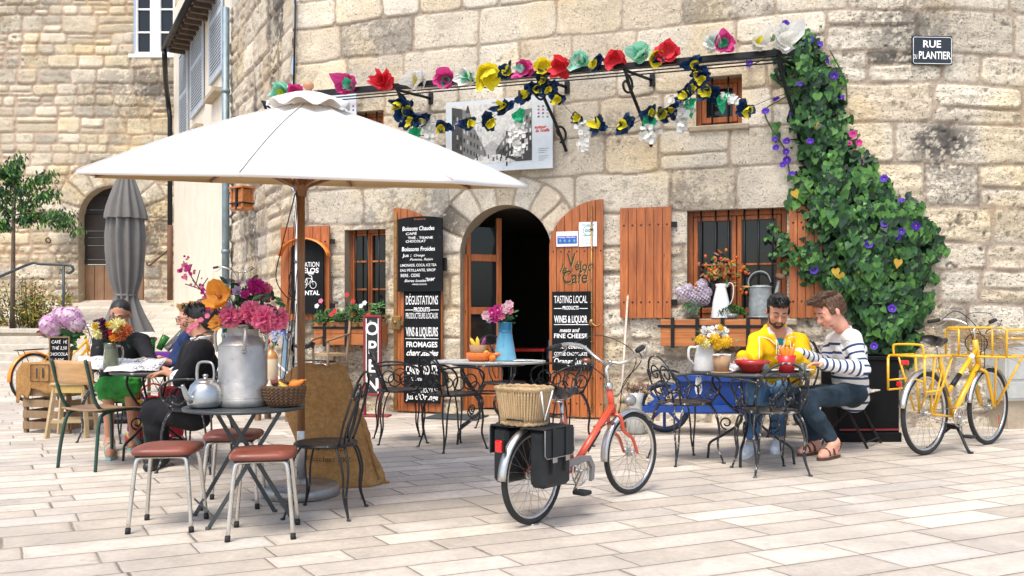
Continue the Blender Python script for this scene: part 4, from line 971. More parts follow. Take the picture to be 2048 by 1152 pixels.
# strings
m=MB()
for seg in ([(793,178),(800,205),(822,238),(848,238),(887,250),(934,250),(976,240),(1013,215),(1052,190),(1086,160)],[(1088,160),(1118,198),(1155,237),(1198,253),(1253,253),(1303,228),(1343,224),(1372,212),(1385,180),(1392,130),(1400,108)],[(1402,150),(1424,186),(1455,200),(1489,216),(1545,196),(1600,180),(1680,160)]):
    m.tube(cr([WP(a,b,.47) for a,b in seg],5),.003,4)
o=m.obj('garland_string',M_blk); tag(o,'thin dark string swinging from bracket to bracket with the blue paper flowers','string')
# ================= MORNING GLORY =================
VP=[(1545,72),(1575,48),(1622,58),(1652,100),(1682,160),(1692,235),(1722,295),(1748,335),(1778,375),(1832,402),(1855,440),(1890,480),(1872,520),(1850,560),(1862,600),(1842,650),(1822,725),(1745,735),(1705,650),(1690,610),(1640,600),(1600,560),(1560,505),(1536,470),(1560,455),(1592,480),(1606,440),(1578,410),(1592,370),(1604,340),(1582,270),(1562,245),(1590,200),(1560,150)]
def inp(x,y,poly):
    c=False; n=len(poly)
    for i in range(n):
        x1,y1=poly[i]; x2,y2=poly[i-1]
        if (y1>y)!=(y2>y) and x<(x2-x1)*(y-y1)/(y2-y1)+x1: c=not c
    return c
def pdist(x,y,poly):
    d=1e9
    for i in range(len(poly)):
        a=Vector((*poly[i-1],0)); b=Vector((*poly[i],0)); p=Vector((x,y,0)); ab=b-a; t=max(0,min(1,(p-a).dot(ab)/ab.length_squared)); d=min(d,(a+ab*t-p).length)
    return d
def wpt(px,py,out):
    l=WL(px,py,out); return WO+WX*l.x+WY*l.y+Vector((0,0,l.z))
base=wpt(1775,815,.2); vine=thing('morning_glory_vine','tall morning glory vine with heart shaped leaves and violet flowers climbing the wall','climbing plant',(base.x,base.y,0))
B0=Vector((base.x,base.y,0)); m=MB(); cnt=0
from mathutils import noise as mn
while cnt<5600:
    x=rnd.uniform(1530,1892); y=rnd.uniform(45,735)
    if not inp(x+34*mn.noise(Vector((x*.05,y*.05,9))),y+20*mn.noise(Vector((x*.05,y*.05,19))),VP): continue
    e=pdist(x,y,VP) if inp(x,y,VP) else 2; nz=mn.noise(Vector((x*.022,y*.022,3)))
    if nz<-.10 and rnd.random()<.86 and cnt>900: continue
    if y<330 and mn.noise(Vector((x*.05,y*.05,30)))<-.02 and rnd.random()<.8: continue
    th=min(.34,.05+e*.006)*(1+.5*nz); dep=th*rnd.random()**.6+.02
    p=wpt(x,y,max(.02,dep))-B0; big=rnd.random()<(.6 if y>330 else .42) 
    L=(rnd.uniform(.055,.098) if big else rnd.uniform(.026,.052))*(1.25 if rnd.random()<.08 else 1)
    if x<1640 and y>430 : L=rnd.uniform(.035,.06)
    d=Vector((rnd.gauss(0,.5),-.15,-1+rnd.gauss(0,.35))); n=FN+Vector((rnd.gauss(0,.35),0,.35+rnd.gauss(0,.35)))
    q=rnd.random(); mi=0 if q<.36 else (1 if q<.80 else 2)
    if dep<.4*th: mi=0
    if x>1580 and 300<y<430 and q>.6: mi=2
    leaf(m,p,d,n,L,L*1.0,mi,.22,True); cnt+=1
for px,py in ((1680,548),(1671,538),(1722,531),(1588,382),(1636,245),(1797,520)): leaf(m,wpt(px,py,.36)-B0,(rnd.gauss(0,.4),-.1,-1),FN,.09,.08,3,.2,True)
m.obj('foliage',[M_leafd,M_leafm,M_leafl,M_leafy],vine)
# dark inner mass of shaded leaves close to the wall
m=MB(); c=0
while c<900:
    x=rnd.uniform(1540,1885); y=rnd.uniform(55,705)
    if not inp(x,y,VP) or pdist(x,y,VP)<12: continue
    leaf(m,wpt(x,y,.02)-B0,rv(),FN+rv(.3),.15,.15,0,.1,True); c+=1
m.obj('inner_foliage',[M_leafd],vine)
m=MB()
for pts in ([(1775,812),(1770,700),(1740,560),(1700,420),(1650,300),(1610,180),(1580,80),(1560,60)],[(1790,812),(1800,690),(1840,560),(1860,480)],[(1765,812),(1750,720),(1700,600),(1640,520),(1560,470)],[(1580,80),(1540,110),(1500,130),(1492,110)],[(1600,180),(1560,200),(1530,222),(1545,260),(1570,300),(1580,350)],[(1660,100),(1690,160),(1694,210)]): m.tube(cr([wpt(a,b,.05)-B0 for a,b in pts],6),.008,5)
for pts in ([(1775,812),(1762,760),(1768,700)],[(1800,812),(1808,745),(1795,690)],[(1745,812),(1742,770),(1750,705)]): m.tube(cr([wpt(a,b,.12)-B0 for a,b in pts],6),.012,5)
m.obj('stems',M_stem,vine)
vf=[(1571,48),(1601,62),(1618,80),(1640,88),(1655,122),(1668,152),(1682,195),(1600,168),(1552,197),(1531,222),(1585,229),(1550,278),(1573,282),(1552,295),(1572,303),(1574,320),(1566,329),(1584,347),(1620,282),(1650,381),(1499,127),(1496,112),(1768,357),(1803,401),(1769,447),(1803,463),(1795,474),(1737,489),(1832,452),(1628,540),(1784,617),(1766,651),(1748,692)]
for i,(px,py) in enumerate(vf+[(1706,268),(1697,286),(1718,285),(1731,332)]):
    pk=i>=len(vf); m=MB(); p=wpt(px,py,.34 if inp(px,py,VP) and pdist(px,py,VP)>20 else .12)-B0; n=FN+rv(.35); n.z+=.2; r=rnd.uniform(.036,.046)
    nn=n.normalized(); u=nn.orthogonal().normalized(); w=nn.cross(u); vs=[p-nn*r*.8]; K=12
    for rr,hh in ((.18,-.3),(.6,.0),(1,.08)): vs+=[p+(u*math.cos(2*PI*k/K)+w*math.sin(2*PI*k/K))*r*rr*(1+.07*math.cos(5*2*PI*k/K)*rr)+nn*r*hh for k in range(K)]
    m.add(vs,[(0,1+k,1+(k+1)%K) for k in range(K)],True,1); m.add(vs,[(1+k,1+(k+1)%K,1+K+(k+1)%K,1+K+k) for k in range(K)],True,0 ); m.add(vs,[(1+K+k,1+K+(k+1)%K,1+2*K+(k+1)%K,1+2*K+k) for k in range(K)],True,0)
    m.obj('flower',[M_mag if pk else M_pur,M_lpk],vine)
# ================= PARASOLS =================
t=NT('cream_canvas'); n=t.noise(t.co(),3,3); wv=t.noise(t.co(),260,1); col=t.mix(n,(.86,.845,.81),(.90,.89,.86)); t.set(col,.85); t.bump(t.math('ADD',t.math('MULTIPLY',n,2),wv),.15,.003)
o_=t.n['Material Output']; ms=t.node('ShaderNodeMixShader'); tl=t.node('ShaderNodeBsdfTranslucent'); tl.inputs[0].default_value=(.80,.62,.40,1); ms.inputs[0].default_value=.22; t.l.new(t.b.outputs[0],ms.inputs[1]); t.l.new(tl.outputs[0],ms.inputs[2]); t.l.new(ms.outputs[0],o_.inputs[0]); M_canv=t.m
M_poleW=wood('umbrella_pole_wood',(.16,.065,.025),(.34,.16,.06),.45,'z',1.5,coat=.2); M_steel=mat('brushed_steel',(.55,.54,.52),.32,.9,var=.15,wear=(.25,.22,.19),wamt=.66); M_steeld=mat('dull_steel',(.36,.35,.33),.42,.8,var=.25,wear=(.2,.17,.14),wamt=.6)
ub=G(602,990); par=thing('cream_parasol','large open cream canvas parasol on a wooden pole with a round steel base','parasol',ub)
m=MB(); m.lathe([(0,0),(.245,0),(.25,.01),(.25,.055),(.24,.068),(.06,.075),(.05,.085),(.05,.11),(0,.11)],40); m.obj('base',M_steeld,par)
m=MB(); m.lathe([(0,.1),(.027,.1),(.027,.42),(.024,.425),(0,.425)],18); m.obj('steel_sleeve',M_steel,par)
m=MB(); m.lathe([(0,.42),(.0255,.42),(.0255,2.50),(0,2.50)],18); m.obj('pole',M_poleW,par)
# the canopy leans about eight degrees towards the camera
TL=Matrix.Translation((0.055,0,2.07))@Euler((R(7.9),R(1.4),0)).to_matrix().to_4x4()
RC=1.435; HC=.51; na=8; a0=0.0
def cpt(a,r,inner=0):
    """point on canopy at angle a and radial fraction r"""
    k=(a-a0)/(2*PI/na); f=abs((k-math.floor(k))-.5)*2          # 1 on a rib, 0 mid panel
    poly=math.cos(PI/na)/math.cos(((k-math.floor(k))-.5)*2*PI/na)
    rad=RC*r*(poly if True else 1)*(1-.035*(1-f*f)*r**3); z=HC*(1-r)**1.0+.03*math.sin(PI*r) - .03*(1-f)*math.sin(PI*min(1,r*1.02))
    return TL@Vector((rad*math.cos(a),rad*math.sin(a),z-inner))
NA=96; NRr=14; vs=[];fs=[]
for i in range(NRr+1):
    for k in range(NA): vs.append(cpt(a0+2*PI*k/NA,.0+ .04+.96*i/NRr))
for k in range(NA): vs.append(cpt(a0+2*PI*k/NA,.997,.022))
for i in range(NRr+1):
    for k in range(NA): l=(k+1)%NA; fs.append((i*NA+k,i*NA+l,(i+1)*NA+l,(i+1)*NA+k))
t=NT('canvas_underside_shade'); col=t.mix(t.noise(t.co(),3,3),(.52,.35,.17),(.60,.42,.21)); t.set(col,.9); M_under=t.m  # darker tan puts the shade under the canopy into the canvas colour
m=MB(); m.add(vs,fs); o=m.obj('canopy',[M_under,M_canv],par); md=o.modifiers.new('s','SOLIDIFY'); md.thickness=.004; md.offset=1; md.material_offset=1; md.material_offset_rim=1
vs=[];fs=[]
for i in range(5):
    for k in range(NA):
        a=a0+2*PI*k/NA; r=.265*(.1+.9*i/4); sc=math.cos((a-a0)*na); vs.append(TL@Vector((r*math.cos(a),r*math.sin(a),HC+.055-.085*(i/4)**1.6+(.022*sc*(i/4)**3))))
for i in range(4):
    for k in range(NA): l=(k+1)%NA; fs.append((i*NA+k,i*NA+l,(i+1)*NA+l,(i+1)*NA+k))
m=MB(); m.add(vs,fs); o=m.obj('vent_cap',M_canv,par); md=o.modifiers.new('s','SOLIDIFY'); md.thickness=.003
m=MB(); m.M=TL; m.lathe([(0,HC+.04),(.03,HC+.04),(.032,HC+.055),(.02,HC+.065),(.035,HC+.085),(.036,HC+.10),(.022,HC+.115),(0,HC+.12)],18); m.obj('finial',mat('salmon_wood',(.50,.25,.13),.5),par)
m=MB()
for k in range(na): a=a0+2*PI*k/na; m.tube([cpt(a,r_/12,-.003) for r_ in range(1,13)],[(.006,.0018)]*12,6)
m.obj('stitched_seams',mat('seam_thread',(.55,.52,.46),.9),par)
for k in range(na):
    a=a0+2*PI*k/na; m=MB(); m.bar(cpt(a,.05,.03),cpt(a,.985,.02),.016,.022); m.obj('rib',M_poleW,par)
    m=MB(); m.bar(Vector((.05*math.cos(a),.05*math.sin(a),2.03)),cpt(a,.52,.035),.014,.02); m.obj('strut',M_poleW,par)
m=MB(); m.lathe([(0,1.96),(.035,1.96),(.04,2.0),(.062,2.03),(.062,2.06),(.045,2.08),(0,2.08)],10,smooth=False); m.obj('hub',M_poleW,par)
m=MB(); rs=random.Random(2)
for dx,dl in ((-.05,1.35),(-.065,1.2),(-.04,.95)): m.tube(cr([(dx*.3,-.03,2.0),(dx,-.04,2.0-dl*.5),(dx*1.3-.04,-.04,2.0-dl),(dx-.01,-.045,2.0-dl*.95),(dx*.4,-.035,2.0-dl*.55)],5),.003,4)
m.tube(cr([(-.03,-.03,1.98),(-.12,-.05,1.6),(-.15,-.05,1.42),(-.08,-.06,1.30),(-.02,-.04,1.28)],6),.004,5); m.obj('pull_cord',M_brown,par)
# folded grey parasol
g=G(252,842); gp=thing('grey_parasol','tall folded grey parasol tied at its waist, standing behind the people at the left table','parasol',g); k=g.y/F
t=NT('grey_canvas'); n=t.noise(t.co(),4,3); t.set(t.mix(n,(.12,.115,.105),(.19,.18,.165)),.9); t.bump(t.noise(t.co(),200,1),.2,.002); M_gcan=t.m
def zz(py): return CH-(py-HY)*k
prof=[(664,40,14),(640,33,14),(612,24,14),(592,19,10),(585,19,10),(560,26,12),(520,32,12),(470,33,12),(437,30,12)]
def pleat(m,prof,ph,np_=11,dep=.16,skew=0,lean=0):
    vs=[];fs=[];N=88
    for i,(py,r,_) in enumerate(prof):
        for q in range(N):
            a=2*PI*q/N; f=1+dep*math.sin(np_*a+ph+.35*math.sin(i*.7))+.05*math.sin(5*a+i*.3); vs.append((r*k*f*math.cos(a)+lean*i,r*k*f*math.sin(a),zz(py)))
    for i in range(len(prof)-1):
        for q in range(N): l=(q+1)%N; fs.append((i*N+q,i*N+l,(i+1)*N+l,(i+1)*N+q))
    m.add(vs,fs)
m=MB(); pleat(m,[(664+(0),46,0),(650,40,0),(630,31,0),(608,23,0),(594,19,0),(588,18.5,0),(578,21,0),(560,26,0),(530,30,0),(500,32,0),(470,32.5,0),(440,30,0),(400,24,0)],0,11,.17); m.obj('folded_canopy',M_gcan,gp)
m=MB(); pleat(m,[(438,37,0),(430,36,0),(415,33,0),(395,27,0),(370,19,0),(352,13,0),(335,10,0)],1.0,12,.13); m.obj('folded_vent',M_gcan,gp)
m=MB(); m.lathe([(20*k,zz(594)),(21.5*k,zz(591)),(20*k,zz(588))],24); m.obj('tie_band',M_gcan,gp)
m=MB(); m.tube([(0,0,.08),(0,0,zz(322))],.024,12); m.obj('pole',M_steeld,gp); m=MB(); m.lathe([(0,0),(.28,0),(.28,.06),(.05,.09),(0,.09)],28); m.obj('base',M_blk,gp)
# plants in the left window box
def plant_row(name,label,cat,root_px,f,x0,x1,z,h,n,L,mats,fl,parentloc,grp=None,spread=.10,upz=.6):
    pass
t,f,x0,x1,z1=wbL; b=thing('flowering_plants','bushy green plants with small red and white flowers filling the left window box','plant',t.location,WA); m=MB()
for i in range(620):
    x=rnd.uniform(x0+.02,x1-.02); hh=.24*(.6+.4*math.sin(x*9+1)**2)*(1.2 if x>x0+.32 else .85); z=z1*.8+hh*rnd.random()**.7; y=rnd.uniform(-.05,.17); leaf(m,(x+rnd.gauss(0,.02),y,z),(rnd.gauss(0,.7),rnd.gauss(-.2,.5),rnd.uniform(-.2,1)),(0,-.6,.8),rnd.uniform(.05,.085),.028,rnd.choice((0,1,1,2)),.3)
m.obj('leaves',[M_leafd,M_leafm,M_leafl],b); m=MB()
for i in range(8): x=x0+.05+(x1-x0-.1)*i/7; m.tube([(x,.08,z1*.7),(x+rnd.gauss(0,.03),.05,z1+.16)],.004,5)
m.obj('stems',M_stem,b)
for px,py,c in ((712,603,M_rdp),(676,622,M_rdp),(669,629,M_rdp),(728,612,M_wpe),(735,606,M_wpe),(700,590,M_rdp),(640,612,M_wpe),(648,602,M_pnk),(742,630,M_rdp)):
    x,z=f(px,py); m=MB(); bloom(m,(x,-.08,z),(0,-1,.3),.035,5,0,.1,1,1.0); m.obj('blossom',c,b)
# ================= FURNITURE =================
def SCL(y): return 1.15/(1.05+.20*min(1,max(0,(y-910)/130.)))
M_wirb=mat('chipped_black_paint',(.018,.018,.020),.38,.3,var=.3,wear=(.45,.43,.40),wamt=.64,ws=26,bump=.2)
M_wirw=mat('worn_wire_paint',(.03,.03,.032),.4,.3,var=.3,wear=(.38,.36,.34),wamt=.58,ws=24)
M_chrome=mat('scuffed_chrome',(.62,.60,.56),.25,.95,var=.12,wear=(.30,.24,.18),wamt=.63,ws=30)
M_rub=mat('black_rubber',(.018,.018,.018),.8)
M_leather=mat('brown_leatherette',(.19,.05,.030),.42,var=.25,ns=7,wear=(.36,.15,.10),wamt=.60,ws=9,bump=.25,bs=160)
def arc(c,r,a0,a1,n,ax):  # ax: two basis vectors
    return [Vector(c)+Vector(ax[0])*r*math.cos(a0+(a1-a0)*i/n)+Vector(ax[1])*r*math.sin(a0+(a1-a0)*i/n) for i in range(n+1)]
def spir(c,r,a0,turn,ax,n=26,k=.8):
    return [Vector(c)+(Vector(ax[0])*math.cos(a0+turn*i/n)+Vector(ax[1])*math.sin(a0+turn*i/n))*r*(1-k*i/n) for i in range(n+1)]
def wire_chair(label,arms=False,m_=None,name='wire_chair',grp='wire bistro chairs',loc=(0,0,0),rz=0):
    """faces local -y ; back at +y"""
    m_=m_ or M_wirb; t=thing(name,label,'chair',loc,rz,grp); sr=.195; sz=.45; w=.0085
    m=MB(); m.lathe([(0,sz-.008),(sr,sz-.008),(sr+.004,sz),(sr,sz+.006),(sr*.9,sz+.004),(0,sz-.002)],32); m.torus((0,0,sz-.006),sr,w,seg=32,sec=6); m.obj('seat',m_,t)
    for sx in (-1,1):
        for sy in (-1,1):
            m=MB(); a=Vector((sx*.11,sy*.15,sz-.01)); b=Vector((sx*.16,sy*.11,sz-.01)); f=Vector((sx*.20,sy*.20,0))
            q=lambda p,t_,o: p.lerp(f,t_)+Vector((sx*o,sy*o,0))
            for p in (a,b): m.tube(cr([p,q(p,.15,.02),q(p,.4,.022),q(p,.7,-.005),f+Vector((0,0,.02)),f],4),w*.85,6)
            m.tube([f,f+Vector((sx*.015,sy*.015,.003))],.012,6); m.obj('leg',m_,t)
    ht=.90 if not arms else .80
    y0=.13; yb=.26
    def bp(x,z): return Vector((x,y0+(yb-y0)*(z-sz)/(ht-sz)+.0,z))
    m=MB()
    hoop=[bp(-.155,sz)]+[bp(-.19,sz+.12),bp(-.185,sz+.24)]+[bp(-.175*math.cos(PI*i/8),ht-.17+.17*math.sin(PI*i/8)) for i in range(9)]+[bp(.185,sz+.24),bp(.19,sz+.12),bp(.155,sz)]
    m.tube(cr(hoop,4),w,6)
    ax=((1,0,0),(0,(yb-y0)/(ht-sz),1))
    for s in (-1,1):
        c=bp(s*.078,ht-.135); A=((s,0,0),ax[1])
        m.tube(spir(c,.075,-PI*.9,-PI*2.2,A,30,.72),w*.75,6)
        m.tube(cr([bp(s*.008,ht-.15),bp(s*.05,ht-.26),bp(s*.08,sz+.10),bp(s*.05,sz+.0)],5),w*.75,6)
        m.tube(cr([bp(s*.01,sz+.03),bp(s*.035,sz+.12),bp(s*.0,ht-.20)],5),w*.6,6)
    m.obj('backrest',m_,t)
    if arms:
        for s in (-1,1):
            m=MB(); P_=[(s*.18,.20,.66),(s*.24,.10,.675),(s*.255,-.04,.67),(s*.24,-.14,.63),(s*.20,-.17,.55),(s*.17,-.12,sz)]
            m.tube(cr(P_,6),w,6)
            for cy,cz,r in ((-.03,.555,.062),(.075,.545,.052)): m.torus((s*.225,cy,cz),r,w*.75,(1,0,0),22,6)
            m.tube(spir((s*.21,-.09,.51),.05,0,PI*2.6,((0,1,0),(0,0,1)),22,.7),w*.65,5); m.obj('armrest',m_,t)
    return t
def place(fn,px,py,rzdeg,sc=None,**k):
    t=fn(**k); t.location=G(px,py); t.rotation_euler=(0,0,R(rzdeg)); s=sc or SCL(py); t.scale=(s,s,s); return t
# armless and armed prototypes then copies
ca=place(wire_chair,652,1026,-95,label='black wire chair with a tall looped back, between burlap sack and round front table')
cb_=place(wire_chair,800,882,105,label='black scroll armchair in front of the left door leaf boards',arms=True)
def cp(src,px,py,rz,label,sc=None,m_=None): s=sc or SCL(py); t=dup(src,G(px,py),R(rz),label,s); return t
cp(cb_,905,896,125,'black scroll armchair standing left in front of the blue jug table')
cp(ca,1010,858,35,'wire chair behind the blue jug table, its scroll back against the dark doorway')
cp(cb_,1120,890,-65,'black scroll armchair right of the blue jug table, behind the red bicycle handlebar')
w1=place(wire_chair,1370,922,110,label='worn wire armchair with chipped paint facing the pompom flowers, beside the blue cart',arms=True,m_=M_wirw)
cp(w1,1540,944,188,'worn wire armchair with chipped paint turned to the table, nearest chair before the two men')
cp(ca,1588,872,-25,'dark wire chair carrying the man in the yellow jacket')
w2=cp(w1,228,880,-10,'worn wire armchair under the dark haired woman at the left table')
w3=cp(w1,396,938,-98,'worn wire armchair under the person in black at the left table')
# stools
def stool(label,loc=(0,0,0),rz=0):
    t=thing('leatherette_stool',label,'stool',loc,rz,'brown leatherette stools round the front table')
    m=MB(); n=10; vs=[];fs=[]; L=[(.150,.415),(.166,.418),(.172,.428),(.170,.440),(.160,.452),(.12,.460),(.05,.463)]
    N=40
    for r,z in L:
        for k in range(N):
            a=2*PI*k/N; c,s=math.cos(a),math.sin(a); p=5.0; q=(abs(c)**p+abs(s)**p)**(-1/p); vs.append((r*q*c,r*q*s,z))
    for i in range(len(L)-1):
        for k in range(N): l=(k+1)%N; fs.append((i*N+k,i*N+l,(i+1)*N+l,(i+1)*N+k))
    fs.append([(len(L)-1)*N+k for k in range(N)]); fs.append([k for k in range(N)][::-1]); m.add(vs,fs); m.obj('seat_cushion',M_leather,t)
    for sx in (-1,1):
        for sy in (-1,1):
            m=MB(); m.tube(cr([(0,sy*.12,.408),(sx*.07,sy*.12,.408),(sx*.118,sy*.123,.400),(sx*.135,sy*.13,.36),(sx*.150,sy*.145,.2),(sx*.165,sy*.16,.02)],4),.0115,10); l=m.obj('leg',M_chrome,t)
            m=MB(); m.tube([(sx*.164,sy*.159,.03),(sx*.166,sy*.161,0)],.0145,10); m.obj('rubber_tip',M_rub,l)
    m=MB(); m.box(-.14,.14,-.14,.14,.404,.416,.003); m.obj('seat_base',M_dark,t)
    return t
s1=stool('brown leatherette stool with chrome legs, leftmost of the three by the round front table'); 
for src,px,py,rz,lb in ((None,337,1052,6,None),(1,528,1066,10,'brown leatherette stool with chrome legs standing nearest the camera in front of the folding table'),(1,468,1008,8,'brown leatherette stool with chrome legs half hidden behind the crossed legs of the front table')):
    if src is None: s1.location=G(px,py); s1.rotation_euler=(0,0,R(rz)); s1.scale=(1.0,)*3
    else: dup(s1,G(px,py),R(rz),lb,1.0)
# front folding table
g=G(489,1042); M_gtab=mat('dark_green_grey_paint',(.045,.055,.058),.42,.2,var=.15,wear=(.30,.30,.29),wamt=.70,ws=24)
t1=thing('folding_table','round dark grey folding metal table in front holding the milk can, kettle and basket','table',g); kz=g.y/F; TZ=CH-(811-HY)*kz
m=MB(); rt=.335; m.lathe([(0,TZ-.012),(rt-.01,TZ-.02),(rt,TZ-.018),(rt+.002,TZ-.004),(rt-.006,TZ),(rt-.02,TZ-.003),(0,TZ-.002)],48); m.obj('tabletop',M_gtab,t1)
def tp(px,py,dd): p=P(px,py,g.y+dd)-g; return p
for a,b in (((425,.17),(550,.23,1024)),((453,-.14),(590,-.19,1046)),((518,.15),(389,.18,1032)),((560,-.16),(416,-.23,1059))):
    p0=tp(a[0],815,a[1]); p0.z=TZ-.02; p1=G(b[0],b[2])-g; m=MB(); m.bar(p0,p1,.022,.009,up=(0,1,0)); m.tube([p1+Vector((-.012,0,.004)),p1+Vector((.012,0,.004))],.012,8); m.obj('leg',M_gtab,t1)
m=MB(); 
for a,b in ((G(416,1059),G(389,1032)),(G(590,1046),G(550,1024))): m.tube([a-g+Vector((0,0,.10)),b-g+Vector((0,0,.10))],.006,6)
m.bar(tp(425,823,.17),tp(453,823,-.14),.02,.01); m.bar(tp(518,823,.15),tp(560,823,-.16),.02,.01); m.obj('cross_bars',M_gtab,t1)
# milk can
FT=g.y
def ontable(px,dy=0.0,base=g,z=TZ): return Vector(((px-1024)*(FT+dy)/F,FT+dy,z))
M_alu=mat('dull_aluminium',(.36,.35,.33),.48,.6,var=.2,ns=7,wear=(.24,.23,.21),wamt=.60,ws=16,bump=.35,bs=14,bd=.012)
p=ontable(486); mc=thing('milk_can','large dull aluminium milk can full of artificial flowers on the round front table','milk can',p); r_=.136
m=MB(); m.lathe([(0,0),(r_,0),(r_+.005,.004),(r_+.005,.044),(r_+.002,.048),(r_-.001,.052),(r_-.001,.338),(r_-.004,.348),(r_-.012,.356),(.098,.388),(.088,.398),(.085,.405),(.086,.445),(.098,.452),(.101,.461),(.096,.468),(.082,.455),(.082,.40),(0,.38)],64); m.torus((0,0,.05),r_+.001,.003,seg=48,sec=5); m.torus((0,0,.345),r_-.003,.003,seg=48,sec=5); m.obj('body',M_alu,mc)
for s in (-1,1):
    m=MB(); m.tube(cr([(s*.092,-.02,.445),(s*.125,-.03,.45),(s*.145,-.035,.42),(s*.146,-.035,.36),(s*.135,-.03,.31)],5),[.009]*21,8); m.obj('handle',M_alu,mc)
m=MB(); m.tube(cr([(.03,-.095,.44),(.055,-.13,.43),(.06,-.155,.38),(.05,-.142,.32)],6),.010,8); m.ball((.05,-.14,.318),(.016,.01,.016),8,6); m.obj('carrying_handle',M_alu,mc)
# bouquet
FB=(ontable(486)).y
bq=thing('bouquet','big bunch of pink, purple and orange artificial flowers in the milk can','flowers',Vector((p.x,p.y,TZ+.40)))
def fb(px,py,dd=0): return P(px,py,FB+dd)-bq.location
def stem_to(m,q,r=.003,base=Vector((0,0,0))): m.tube(cr([base+Vector((rnd.uniform(-.04,.04),rnd.uniform(-.04,.04),0)),base.lerp(q,.5)+Vector((0,.02,.03)),q],4),r,5)
ms_=MB()
for px,py,r,mt,kind,dd in ((441,594,27,M_ora,'h',-.10),(434,646,15,M_ora,'h',-.12),(437,572,12,M_pur,'r',-.02),(476,583,13,M_lil,'r',-.06),(491,590,12,M_mag,'r',-.05),(512,573,17,M_mag,'p',-.02),(459,612,11,M_lil,'r',-.13),(502,624,22,M_pnk,'p',-.10),(527,636,25,M_pnk,'p',-.12),(552,637,24,M_pnk,'p',-.06),(461,634,21,M_pnk,'p',-.12),(526,584,20,M_pnk,'p',.03),(478,566,9,M_lpk,'r',.0),(500,566,11,M_lil,'r',.04),(405,576,8,M_pnk,'r',-.02),(535,660,10,M_pnk,'r',-.05),(484,640,14,M_mag,'p',-.06)):
    q=fb(px,py,dd); rr=r*FB/F; n=(Vector((0,-1,.25))+Vector(((px-486)*.008,0,(600-py)*.004))).normalized(); m=MB()
    if kind=='h': bloom(m,q,n,rr*1.15,5,0,.35,1,1.0,1,.3); ruffle(m,q-n*.004,n,rr*1.1,0,.3,int(px),24,5,.10); m.tube([q,q+n*rr*.7],.003,5,mi=1); mats_=[mt,M_rst]
    elif kind=='p': pompom(m,q,rr*1.02,120,0,.5,.55,1); mats_=[mt,M_mag]
    else: bloom(m,q,n,rr,6,0,.9,3,1.1); mats_=[mt]
    m.obj('blossom',mats_,bq); stem_to(ms_,q)
for i in range(170):
    px,py=rnd.gauss(490,34),rnd.gauss(622,24)
    if abs(px-490)>75 or py<560 or py>662: continue
    leaf(ms_,fb(px,py,rnd.uniform(-.10,.08)),rv()+Vector(((px-490)*.02,-.3,.2)),(0,-1,.5),rnd.uniform(.03,.07),.028,rnd.choice((1,1,2)),.3)
for i in range(9): 
    px,py=rnd.uniform(440,540),rnd.uniform(560,585); stem_to(ms_,fb(px,py,.02))
ms_.obj('stems_and_leaves',[M_stem,M_leafd,M_leafm],bq)
br_=thing('blossom_branch','thin dark branch of small pink blossoms reaching up left out of the milk can','branch',bq.location,0); m=MB(); pts=[fb(a,b,-.04) for a,b in ((452,640),(425,612),(408,588),(392,568),(378,545),(367,522))]; m.tube(cr(pts,5),[.005*(1-.02*i) for i in range(26)],6)
for a,b,c,d in ((408,588,385,560),(400,578,370,568),(392,568,400,540),(378,545,384,528),(415,598,395,600),(400,578,416,556)): m.tube([fb(a,b,-.04),fb(c,d,-.05)],.003,5)
m.obj('twigs',M_brown,br_); m=MB()
for i in range(64):
    f=rnd.random(); c=cr(pts,5); q=c[int(f*(len(c)-1))]+Vector((rnd.gauss(0,.026),rnd.gauss(0,.02),rnd.gauss(0,.026))); bloom(m,q,Vector((0,-1,.2))+rv(.5),rnd.uniform(.008,.017),5,rnd.choice((0,0,1)),.4,1,1.1)
m.obj('small_blossoms',[M_pnk,M_mag],br_)
m=MB()
for pts in ([(470,640),(430,655),(398,672),(372,690)],): m.tube(cr([fb(a,b,-.16) for a,b in pts],4),.003,5)
for a,b in ((415,632),(402,640),(392,650),(384,655),(378,662)): bloom(m,fb(a,b,-.16),(0,-1,.2),.017,5,1,.3,2,1.1)
o=m.obj('drooping_spray',[M_brown,M_pnk]); o.location=bq.location; tag(o,'drooping spray of pink blossoms hanging from the milk can towards the person in black','branch')
# kettle
p=ontable(411,-.10); ke=thing('kettle','dull aluminium kettle with a tall loop handle at the left side of the milk can','kettle',p,R(-20)); M_ket=mat('kettle_aluminium',(.42,.43,.43),.28,.85,var=.15,wear=(.25,.25,.25),wamt=.6,ws=8,bump=.1,bs=15)
m=MB(); m.lathe([(0,0),(.078,0),(.093,.012),(.099,.04),(.094,.085),(.080,.125),(.066,.140),(.06,.143),(.058,.150),(.03,.160),(.012,.163),(.012,.172),(.016,.178),(.010,.186),(0,.187)],36); m.obj('body',M_ket,ke)
m=MB(); m.tube(cr([(-.02,-.088,.045),(-.028,-.115,.07),(-.034,-.135,.115),(-.036,-.142,.135)],5),[.022,.021,.02,.019,.018,.017,.016,.015,.014,.013,.012,.011,.011,.010,.010,.010],12); m.obj('spout',M_ket,ke)
m=MB(); m.tube(cr([(-.055,0,.14),(-.058,0,.20),(-.045,0,.245),(0,0,.255),(.045,0,.245),(.058,0,.20),(.055,0,.14)],5),[(.009,.006)]*31,8); m.obj('handle',M_ket,ke)
